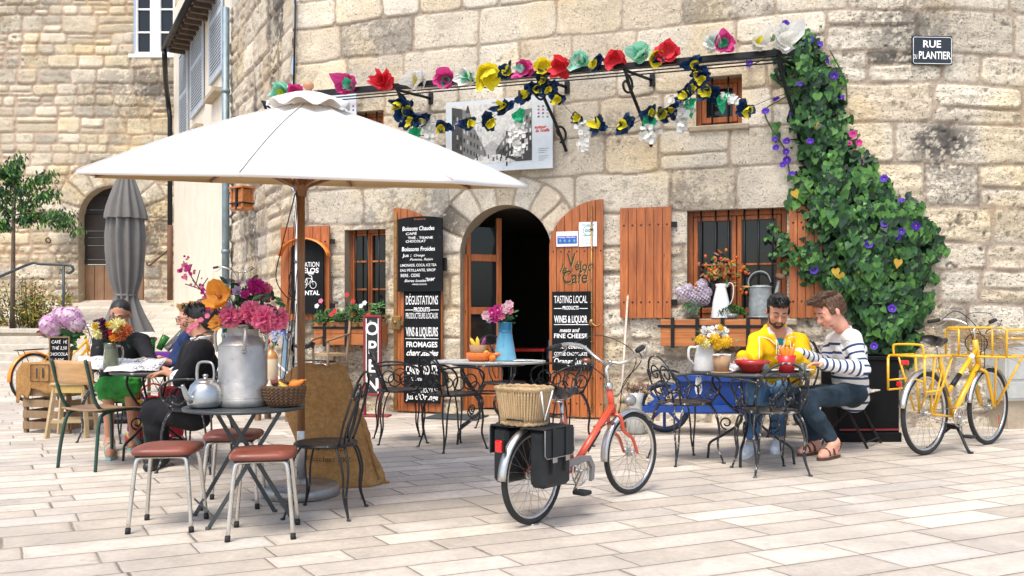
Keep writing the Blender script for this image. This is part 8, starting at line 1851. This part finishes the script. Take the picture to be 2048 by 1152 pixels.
def foot(S,A,toe,s=1.0,h=.035,r=.036):
    A=Vector(A); T=Vector(toe); d=(T-A); d.z=0; d.normalize(); 
    heel=Vector((A.x,A.y,toe[2]))-d*.035*s; S.cap(v3(A),v3(heel+Vector((0,0,.01))),r*s,.030*s,.03*s); S.cap(v3(heel+d*.03*s+Vector((0,0,.012))),v3(T-d*.06*s+Vector((0,0,.010))),.034*s,.038*s,.03*s); S.cap(v3(T-d*.06*s+Vector((0,0,.006))),v3(T-d*.012*s),.036*s,.026*s,.02*s); S.cap(v3(A+Vector((0,0,-.01))),v3(T-d*.09*s+Vector((0,0,.03))),.034*s,.022*s,.03*s)
def strands(root,q,mt,pts,name='hair_locks',L=.03,r=.006,s=1,jit=.4,n=120,seed=1,dirf=None):
    rs=random.Random(seed); m=MB()
    for i in range(n):
        c,d=pts(rs); a=Vector(q(*c)); b=Vector(q(c[0]+d[0],c[1]+d[1],c[2]+d[2])); e=(b-a).normalized()*L*s*rs.uniform(.7,1.3); w=Vector((rs.gauss(0,jit),rs.gauss(0,jit),rs.gauss(0,jit)))*L*s*.5
        m.tube([a-e*.3,a+e*.35+w*.3,a+e+w],[r*s*.8,r*s,r*s*.12],5)
    for i,v in enumerate(m.v): m.v[i]=tuple(Vector(v)-root.location)
    return m.obj(name,mt,root)
def limb(S,a,b,c,r,k=.03): S.cap(a,b,r[0],r[1],k); S.cap(b,c,r[1]*.97,r[2],k)
def person(label,J,skin_m,s=1.08,cloth=None,hd=None,hands=None,feet=None):
    base=G(J['base'][0],J['base'][1]); root=thing('person',label,'person',base)
    j={k:v3(P(*v)) if len(v)==3 else v3(v[0]) for k,v in J.items() if k!='base'}; S=SD(.0075); q,M=head(S,Vector(j['head']),hd['f'],hd['u'],hd.get('s',s))
    sp=(j['pelvis'],j['chest'],j['neck']); S.cap(j['pelvis'],(j['pelvis']+j['chest'])/2,.085*s,.08*s,.04); S.cap((j['pelvis']+j['chest'])/2,j['chest'],.08*s,.082*s,.04); S.cap(j['chest'],j['neck'],.075*s,.048*s,.04); S.cap(j['neck'],j['head']+v3(Vector(hd['u'])*-.03),.052*s,.05*s,.03)
    for a in 'RL':
        S.cap(j['neck']*.85+j['chest']*.15,j['sh'+a],.05*s,.048*s,.04); limb(S,j['sh'+a],j['el'+a],j['wr'+a],(.045*s,.036*s,.024*s)); limb(S,j['hip'+a],j['kn'+a],j['an'+a],(.075*s,.052*s,.034*s))
        h_=hands[a]; hand(S,j['wr'+a],h_[0],h_[1],s,h_[2],h_[3]); foot(S,j['an'+a],j['toe'+a],s)
    S.mesh('body',skin_m,root); return root,j,q,M,S
def torso(S,j,s,w=.0,k=.05,z0=0):
    f=(j['shR']+j['shL'])/2; ax=(j['shL']-j['shR']); ax/=np.linalg.norm(ax)
    for o in (-1,1):
        S.cap(j['pelvis']+ax*o*.055*s,j['chest']+ax*o*.070*s,(.100+w)*s,(.090+w)*s,k); S.cap(j['chest']+ax*o*.070*s,f+ax*o*.08*s+(j['chest']-f)*.25,(.090+w)*s,(.070+w)*s,k)
    S.cap(f,j['neck'],(.065+w)*s,(.055+w*.4)*s,k)
def sleeves(S,j,s,w,cuff=1.0,k=.03,rs=(.060,.052,.042)):
    for a in 'RL':
        e=j['el'+a]+(j['wr'+a]-j['el'+a])*cuff; S.cap((j['shR' if a=='R' else 'shL']*.75+j['neck']*.25),j['sh'+a],(.062+w)*s,(rs[0]+w)*s,.04); S.cap(j['sh'+a],j['el'+a],(rs[0]+w)*s,(rs[1]+w)*s,k)
        if cuff>0: S.cap(j['el'+a],e,(rs[1]+w)*s,(rs[2]+w)*s,k)
def trousers(S,j,s,w=.012,cuff=.88,hr=.09):
    S.cap(j['hipR'],j['hipL'],.11*s,.11*s,.05)
    for a in 'RL':
        S.cap(j['hip'+a],j['kn'+a],(hr+w)*s,(.060+w)*s,.04); S.cap(j['kn'+a],j['kn'+a]+(j['an'+a]-j['kn'+a])*.45,(.060+w)*s,(.055+w)*s,.03); S.cap(j['kn'+a]+(j['an'+a]-j['kn'+a])*.45,j['kn'+a]+(j['an'+a]-j['kn'+a])*cuff,(.055+w)*s,(.044+w)*s,.03)
def shoes(root,j,s,m_,name='shoe',sole=None):
    for a in 'RL':
        S=SD(.006); A=Vector(j['an'+a]); T=Vector(j['toe'+a]); d=T-A; d.z=0; d.normalize(); z=T.z
        heel=Vector((A.x,A.y,z))-d*.035*s; S.cap(v3(heel+Vector((0,0,.015))),v3(T-d*.05*s+Vector((0,0,.006))),.040*s,.043*s,.02); S.cap(v3(T-d*.05*s),v3(T),.043*s,.034*s,.02); S.cap(v3(A+Vector((0,0,-.02))),v3(heel+Vector((0,0,.03))),.046*s,.042*s,.02); S.cap(v3(A+Vector((0,0,-.03))),v3(T-d*.10*s+Vector((0,0,.03))),.042*s,.034*s,.03)
        o=S.mesh(name,m_,root)
        if sole: 
            m=MB(); sd=Vector((-d.y,d.x,0)); pts=[heel-d*.045*s+sd*.02,heel+sd*.042*s,T-d*.06*s+sd*.048*s,T+sd*.03*s,T+d*.036*s,T-sd*.03*s,T-d*.06*s-sd*.048*s,heel-sd*.042*s,heel-d*.045*s-sd*.02]; pts=[p-root.location for p in pts]; m.slab([(p.x,p.y) for p in pts],.002,.022); m.obj('sole',sole,o)
def sandals(root,j,s,m_):
    for a in 'RL':
        A=Vector(j['an'+a]); T=Vector(j['toe'+a]); d=T-A; d.z=0; d.normalize(); sd=Vector((-d.y,d.x,0)); H_=Vector((A.x,A.y,T.z))-d*.04*s; m=MB()
        pts=[H_-d*.035,H_+sd*.036,T-d*.07+sd*.044,T+sd*.032,T+d*.035,T-sd*.030,T-d*.07-sd*.042,H_-sd*.036]; m.slab([((p-root.location).x,(p-root.location).y) for p in pts],.002,.024)
        for f_,hh in ((.42,.075),(.70,.060)): c=H_.lerp(T,f_)-root.location; m.tube(cr([c+sd*.047+Vector((0,0,.0)),c+sd*.036+Vector((0,0,hh*.6)),c+Vector((0,0,hh)),c-sd*.036+Vector((0,0,hh*.6)),c-sd*.047],4),[(.016,.004)]*17,8,flat=tuple(d))
        c=H_-root.location; m.tube(cr([c+sd*.040+d*.05+Vector((0,0,.02)),c+sd*.030-d*.03+Vector((0,0,.07)),c-d*.045+Vector((0,0,.08)),c-sd*.030-d*.03+Vector((0,0,.07)),c-sd*.040+d*.05+Vector((0,0,.02))],4),[(.010,.004)]*17,6); m.obj('sandal',m_,root)
Z0=.035
def gp_(px,py,z=Z0): return (G(px,py,z),)
# --- man in the yellow jacket ---
J=dict(base=(1556,880),head=(1556,622,7.52),neck=(1557,664,7.60),chest=(1557,706,7.66),pelvis=(1560,785,7.86),shR=(1515,682,7.62),shL=(1599,684,7.60),elR=(1497,735,7.42),elL=(1612,736,7.42),wrR=(1486,716,7.16),wrL=(1584,712,7.20),
 hipR=(1538,790,7.82),hipL=(1584,790,7.82),knR=(1510,776,7.38),knL=(1563,780,7.42),anR=(1503,888,7.42),anL=(1557,876,7.55),toeR=(G(1484,909,Z0),),toeL=(G(1549,900,Z0),))
root,j,q,M,S=person('dark bearded young man in a bright yellow jacket and jeans looking down at the table',J,M_sk1,1.10,hd=dict(f=(-.10,-.86,-.42),u=(.02,-.42,.88),s=1.16),
 hands={'R':((-.5,-.6,-.15),(.3,0,-1),.5,1),'L':((-.85,-.4,.1),(-.2,-.3,-1),.7,-1)},feet=1)
face_bits(root,q,M,1.16,M_hblk,lipm=M_lip); s=1.10
S=SD(.009); torso(S,j,s,.022); sleeves(S,j,s,.006,1.0,.04,(.066,.060,.048)); S.cap(j['wrR']+(j['elR']-j['wrR'])*.05,j['wrR']+(j['elR']-j['wrR'])*.12,.054,.056,.01)
n_=j['neck']; 
for o in (-1,1): S.chain([n_+np.array([o*.06,.085,.015]),n_+np.array([o*.098,.02,.0]),n_+np.array([o*.082,-.065,-.045]),n_+np.array([o*.05,-.105,-.11])],[.036,.036,.030,.018],.03)
S.cap(n_+np.array([-.06,.085,.03]),n_+np.array([.06,.085,.03]),.05,.05,.03)
S.cap(n_+np.array([0,-.09,.02]),n_+np.array([0,-.075,-.16]),.078,.014,.010,True); S.ell(n_+np.array([0,-.01,.08]),(.085,.10,.10),None,.02,True)
jk=S.mesh('yellow_jacket',M_yj,root,wrink(.009,17))
S=SD(.008); 
for o in (-1,1): S.chain([n_+np.array([o*.055,.06,.03]),n_+np.array([o*.088,.0,.008]),n_+np.array([o*.080,-.055,-.030]),n_+np.array([o*.048,-.068,-.09]),n_+np.array([o*.014,-.070,-.145])],[.024,.028,.028,.018,.008],.03)
S.mesh('hood_lining',M_liner,root)
S=SD(.009); torso(S,j,s,.0); S.ell(n_+np.array([0,-.06,.05]),(.06,.08,.07),None,.015,True); S.mesh('teal_shirt',M_tealT,root)
S=SD(.009); trousers(S,j,s,.010,.84,.085); S.mesh('jeans',M_jean,root,wrink(.006,22,2)); shoes(root,j,s,M_shoe,'white_shoe',M_paper)
S=SD(.0065); s_=1.16; M_=M
S.ell(q(0,-.03,.052),np.array((.082,.100,.078))*s_,M,.02); S.ell(q(0,.055,.088),np.array((.062,.048,.030))*s_,M,.02); S.ell(q(0,-.07,.0),np.array((.074,.062,.075))*s_,M,.02); S.ell(q(0,.11,.005),np.array((.066,.07,.062))*s_,M,.01,True)
for x in (-1,1): S.ell(q(x*.076,.01,.01),np.array((.009,.02,.038))*s_,M,.01)
S.mesh('hair',M_hblk,root,lambda X: .004*np.sin(X[:,0]*180+X[:,2]*60))
strands(root,q,M_hblk,lambda rs:((rs.uniform(-.06,.06),rs.uniform(.0,.09),.10+rs.uniform(-.01,.02)-abs(rs.gauss(0,.01))),(rs.gauss(.0,.3),.8,.5)),s=s_,n=320,L=.026,r=.003)
S=SD(.006); S.ell(q(0,.040,-.078),np.array((.052,.049,.038))*s_,M,.01); S.ell(q(0,.060,-.100),np.array((.030,.024,.020))*s_,M,.01); S.cap(q(-.022,.091,-.057),q(.022,.091,-.057),.005*s_,.005*s_,.006)
for x in (-1,1): S.cap(q(x*.062,.018,-.03),q(x*.050,.035,-.08),.009*s_,.012*s_,.02); S.cap(q(x*.026,.088,-.062),q(x*.030,.080,-.09),.005*s_,.008*s_,.01)
S.ell(q(0,.105,-.0675),np.array((.021,.022,.0095))*s_,M,.004,True)
S.mesh('beard',mat('short_dark_beard',(.045,.028,.022),.7,var=.5,ns=120,bump=.8,bs=260),root)
m=MB()
for o in (-1,1): m.tube(cr([Vector(n_)+Vector((o*.060,-.125,-.07)),Vector(n_)+Vector((o*.062,-.145,-.13)),Vector(n_)+Vector((o*.066,-.150,-.20))],4),.003,5)
for i,v in enumerate(m.v): m.v[i]=tuple(Vector(v)-root.location)
m.obj('hood_cord',M_paper,root)
def onsurf(ob,px,py,off=.003):
    o_=Vector((0,0,CH))-ob.parent.location; d_=(P(px,py,5)-Vector((0,0,CH))).normalized(); ok,loc,nr,_=ob.ray_cast(o_,d_); return loc-d_*off if ok else None
bpy.context.view_layer.update(); m=MB()
for ln in ([(1517,674),(1528,675),(1540,679),(1548,687),(1556,697)],[(1518,675),(1519,690),(1519,706),(1518,718)],[(1592,673),(1580,675),(1570,680),(1562,688),(1557,697)],[(1590,676),(1588,688),(1586,700)],[(1557,699),(1557,712),(1556,724)]):
    pts=[q_ for q_ in (onsurf(jk,*c_) for c_ in ln) if q_ is not None]
    if len(pts)>2: m.tube(cr(pts,3),.0035,5)
m.obj('white_piping',M_paper,jk)
# --- man in the striped shirt ---
J=dict(base=(1690,890),head=(1658,622,7.28),neck=(1688,662,7.40),chest=(1694,706,7.42),pelvis=(1702,782,7.55),shR=(1668,684,7.58),shL=(1704,676,7.24),elR=(1652,728,7.52),elL=(1722,738,7.14),wrR=(1598,706,7.32),wrL=(1648,728,7.02),
 hipR=(1692,790,7.66),hipL=(1706,786,7.42),knR=(1584,790,7.42),knL=(1606,800,7.16),anR=(1630,886,7.30),anL=(1668,884,7.10),toeR=(G(1600,904,Z0),),toeL=(G(1640,913,Z0),))
root,j,q,M,S=person('young man in a white shirt with navy stripes, dark jeans and sandals, in profile',J,M_sk2,1.10,hd=dict(f=(-.86,-.22,-.44),u=(-.40,-.10,.90),s=1.18),
 hands={'R':((-.9,-.3,-.1),(.1,0,-1),.6,-1),'L':((-.95,-.2,.05),(0,-.2,-1),.6,1)},feet=1)
face_bits(root,q,M,1.18,M_hbrn)
def stripe(V):
    dT=(j['neck'][2]-V[:,2])*13.5; st=dT.copy(); best=np.full(len(V),.112)
    for a in 'RL':
        Lu=np.linalg.norm(j['el'+a]-j['sh'+a])
        for p0,p1,off in ((j['sh'+a],j['el'+a],0.),(j['el'+a],j['wr'+a],Lu*15.5)):
            ab=p1-p0; tr_=(V-p0)@ab/(ab@ab); t=np.clip(tr_,0,1); d=np.linalg.norm(V-p0-t[:,None]*ab,axis=1); L=np.linalg.norm(ab); al=off+tr_*L*15.5
            m=(d<best)&((V-p0)@ab/(ab@ab)>.08); 
            st=np.where(m,al+.25,st); best=np.where(m,d,best)
    st=np.where((st<1.1)&(V[:,2]>j['neck'][2]-.08),.0,st); return st
S=SD(.008); torso(S,j,s,.016); sleeves(S,j,s,.004,.96,.035,(.062,.056,.044)); S.cap(j['pelvis'],j['pelvis']+np.array([.02,0,-.06]),.13,.135,.04); S.ell(j['neck']+np.array([-.02,-.02,.07]),(.075,.075,.075),None,.015,True)
S.mesh('striped_shirt',M_bret,root,wrink(.006,18,1),stripe)
S=SD(.009); trousers(S,j,s,.008,.90,.088); S.mesh('jeans',M_jeand,root,wrink(.006,22,4))
sandals(root,j,s,M_sand)
s_=1.18; S=SD(.0065); S.ell(q(0,-.03,.052),np.array((.083,.102,.082))*s_,M,.02); S.ell(q(0,.045,.095),np.array((.066,.055,.034))*s_,M,.02); S.ell(q(0,-.07,.0),np.array((.075,.060,.078))*s_,M,.02); S.ell(q(0,.115,.0),np.array((.09,.075,.066))*s_,M,.01,True)
for x in (-1,1): S.ell(q(x*.074,.018,.012),np.array((.012,.022,.036))*s_,M,.01); S.ell(q(x*.088,-.012,-.018),np.array((.012,.020,.028))*s_,M,.004,True)
S.mesh('hair',M_hbrn,root,lambda X: .005*np.sin(X[:,0]*150+X[:,2]*90))
strands(root,q,M_hbrn,lambda rs:((rs.uniform(-.065,.065),rs.uniform(-.08,.10),.105+rs.uniform(-.012,.022)),(rs.gauss(0,.3),.8,.35)),s=s_,n=420,L=.040,r=.0032)
strands(root,q,M_hbrn,lambda rs:((rs.choice((-1,1))*.078,rs.uniform(-.08,.0),rs.uniform(-.01,.08)),(0,-.6,-.6)),name='side_hair',s=s_,n=300,L=.030,r=.003,seed=4)
S=SD(.006); S.ell(q(0,.038,-.078),np.array((.0485,.0465,.037))*s_,M,.01); S.ell(q(0,.105,-.0675),np.array((.024,.024,.012))*s_,M,.004,True); S.mesh('stubble',mat('ginger_stubble',(.36,.17,.10),.7,var=.3,ns=160,bump=.5,bs=300),root)
# --- dark haired woman ---
J=dict(base=(232,880),head=(240,629,7.58),neck=(243,668,7.70),chest=(242,708,7.76),pelvis=(236,782,7.95),shR=(203,683,7.72),shL=(284,683,7.70),elR=(190,728,7.50),elL=(302,728,7.48),wrR=(222,724,7.32),wrL=(288,719,7.26),
 hipR=(218,786,7.92),hipL=(254,786,7.92),knR=(216,776,7.42),knL=(258,770,7.40),anR=(219,884,7.46),anL=(268,868,7.62),toeR=(G(221,912,Z0),),toeL=(G(262,893,Z0),))
root,j,q,M,S=person('woman in black cardigan',J,M_sk3,1.04,hd=dict(f=(.12,-.92,-.34),u=(.05,-.33,.94),s=1.02),
 hands={'R':((.5,-.7,-.2),(0,0,-1),.3,1),'L':((-.7,-.6,-.25),(0,0,-1),.25,-1)},feet=1)
root['label']='woman with tied back black hair, glasses, black cardigan and green skirt at the left table'
face_bits(root,q,M,1.02,M_hblk,glasses=True); s=1.04
S=SD(.009); torso(S,j,s,.010); sleeves(S,j,s,.006,.85,.035); S.ell(j['neck']+np.array([0,-.10,.0]),(.05,.07,.09),None,.02,True); S.mesh('black_cardigan',M_blkc,root,wrink(.005,18,3))
S=SD(.010)
for a in 'RL': S.cap(j['hip'+a],j['kn'+a],.095,.078,.05)
S.cap(j['knR'],j['knL'],.095,.095,.06); S.cap((j['knR']+j['knL'])/2,(j['knR']+j['knL'])/2+np.array([0,.03,-.02]),.075,.07,.05); S.mesh('green_skirt',M_grncl,root,wrink(.012,34,1))
S=SD(.0065); s_=1.02; S.ell(q(0,-.03,.048),np.array((.080,.098,.078))*s_,M,.02); S.ell(q(0,-.07,.0),np.array((.073,.060,.075))*s_,M,.02); S.ell(q(0,-.14,.02),np.array((.035,.035,.035))*s_,M,.02); S.ell(q(0,.115,.012),np.array((.072,.08,.082))*s_,M,.01,True); S.mesh('hair',M_hblk,root,lambda X: .0008*np.sin(X[:,0]*200+X[:,2]*40))
sandals(root,j,s,M_tealsh)
# --- blond person in navy ---
J=dict(base=(388,865),head=(380,634,7.62),neck=(392,668,7.72),chest=(394,706,7.78),pelvis=(398,780,7.9),shR=(372,680,7.94),shL=(404,682,7.58),elR=(345,728,7.85),elL=(350,728,7.50),wrR=(318,716,7.60),wrL=(322,722,7.36),
 hipR=(392,786,8.0),hipL=(398,786,7.8),knR=(335,790,7.75),knL=(340,792,7.55),anR=(350,868,7.8),anL=(356,874,7.6),toeR=(G(330,886,Z0),),toeL=(G(334,894,Z0),))
root,j,q,M,S=person('fair short haired person with dark glasses in a navy top, behind the person in black',J,M_sk2,1.04,hd=dict(f=(-.85,-.45,-.22),u=(-.2,-.1,.97),s=1.04),
 hands={'R':((-.9,-.3,-.1),(0,0,-1),.4,-1),'L':((-.9,-.3,-.1),(0,0,-1),.4,1)},feet=1)
face_bits(root,q,M,1.04,M_hbld,glasses=True); s=1.04
S=SD(.009); torso(S,j,s,.014); sleeves(S,j,s,.008,.15); S.mesh('navy_top',M_navy,root,wrink(.005,18,5)); S=SD(.010); trousers(S,j,s,.012,.9); S.mesh('red_trousers',M_redcl,root,wrink(.005,20,5)); shoes(root,j,s*.95,M_shb)
S=SD(.0065); s_=1.04; S.ell(q(0,-.03,.052),np.array((.082,.100,.080))*s_,M,.02); S.ell(q(0,.025,.088),np.array((.064,.050,.032))*s_,M,.02); S.ell(q(0,-.07,.0),np.array((.074,.060,.078))*s_,M,.02); S.ell(q(0,.115,.0),np.array((.09,.075,.068))*s_,M,.01,True); S.mesh('hair',M_hbld,root)
strands(root,q,M_hbld,lambda rs:((rs.uniform(-.07,.07),rs.uniform(-.09,.06),.10+rs.uniform(-.015,.02)),(rs.gauss(0,.4),.6,.2)),s=s_,n=200,L=.032,r=.0045)
# --- person in black seen from behind ---
J=dict(base=(372,930),head=(402,642,6.72),neck=(404,684,6.68),chest=(398,726,6.68),pelvis=(392,812,6.72),shR=(384,700,6.98),shL=(404,704,6.46),elR=(360,752,6.98),elL=(366,760,6.44),wrR=(326,738,7.02),wrL=(332,744,6.66),
 hipR=(388,822,6.84),hipL=(390,826,6.60),knR=(304,818,6.92),knL=(306,824,6.66),anR=(318,898,6.92),anL=(322,908,6.66),toeR=(G(296,922,Z0),),toeL=(G(296,934,Z0),))
root,j,q,M,S=person('person in black shirt and trousers with short black hair, just left of the milk can',J,M_sk3,1.08,hd=dict(f=(-.90,.20,-.15),u=(-.12,0,.99),s=1.08),
 hands={'R':((-.9,.2,-.1),(0,0,-1),.4,-1),'L':((-.9,.35,-.15),(0,0,-1),.4,1)},feet=1)
face_bits(root,q,M,1.08,M_hblk,glasses=True); s=1.10
S=SD(.009); torso(S,j,s,.022); sleeves(S,j,s,.012,.10,.04); S.mesh('black_shirt',M_blkc,root,wrink(.006,16,7)); S=SD(.010); trousers(S,j,s,.022,.97,.10); S.mesh('black_trousers',M_blkc,root,wrink(.006,20,8)); shoes(root,j,s,M_shb)
t=NT('patterned_trim'); v=t.co(); c=t.mix(t.ramp(t.voro(v,60),.30,.34),(.05,.05,.06),(.75,.75,.73)); t.set(c,.8); M_trim=t.m
S=SD(.007)
for a in 'RL': e=j['el'+a]+(j['wr'+a]-j['el'+a])*.10; e2=j['el'+a]+(j['wr'+a]-j['el'+a])*.24; S.cap(e,e2,.070,.066,.01)
S.mesh('patterned_cuff',M_trim,root); nn=j['neck']; m=MB(); c=Vector(nn)+Vector((0,0,.025))-root.location; m.tube([c+Vector((.072*math.cos(k*PI/10),.072*math.sin(k*PI/10),.01*math.cos(k*PI/10))) for k in range(20)],[(.022,.010)]*20,8,closed=True); m.obj('patterned_collar',M_trim,root)
S=SD(.0065); s_=1.08; S.ell(q(0,-.03,.05),np.array((.086,.106,.084))*s_,M,.02); S.ell(q(0,.04,.088),np.array((.066,.055,.034))*s_,M,.02); S.ell(q(0,-.07,-.005),np.array((.078,.064,.082))*s_,M,.02); S.ell(q(0,.125,.0),np.array((.09,.075,.07))*s_,M,.01,True); S.mesh('hair',M_hblk,root)
strands(root,q,M_hblk,lambda rs:((rs.uniform(-.075,.075),rs.uniform(-.11,.09),.085+rs.uniform(-.04,.035)),(rs.gauss(0,.5),-.3,.5)),s=s_,n=300,L=.034,r=.005)
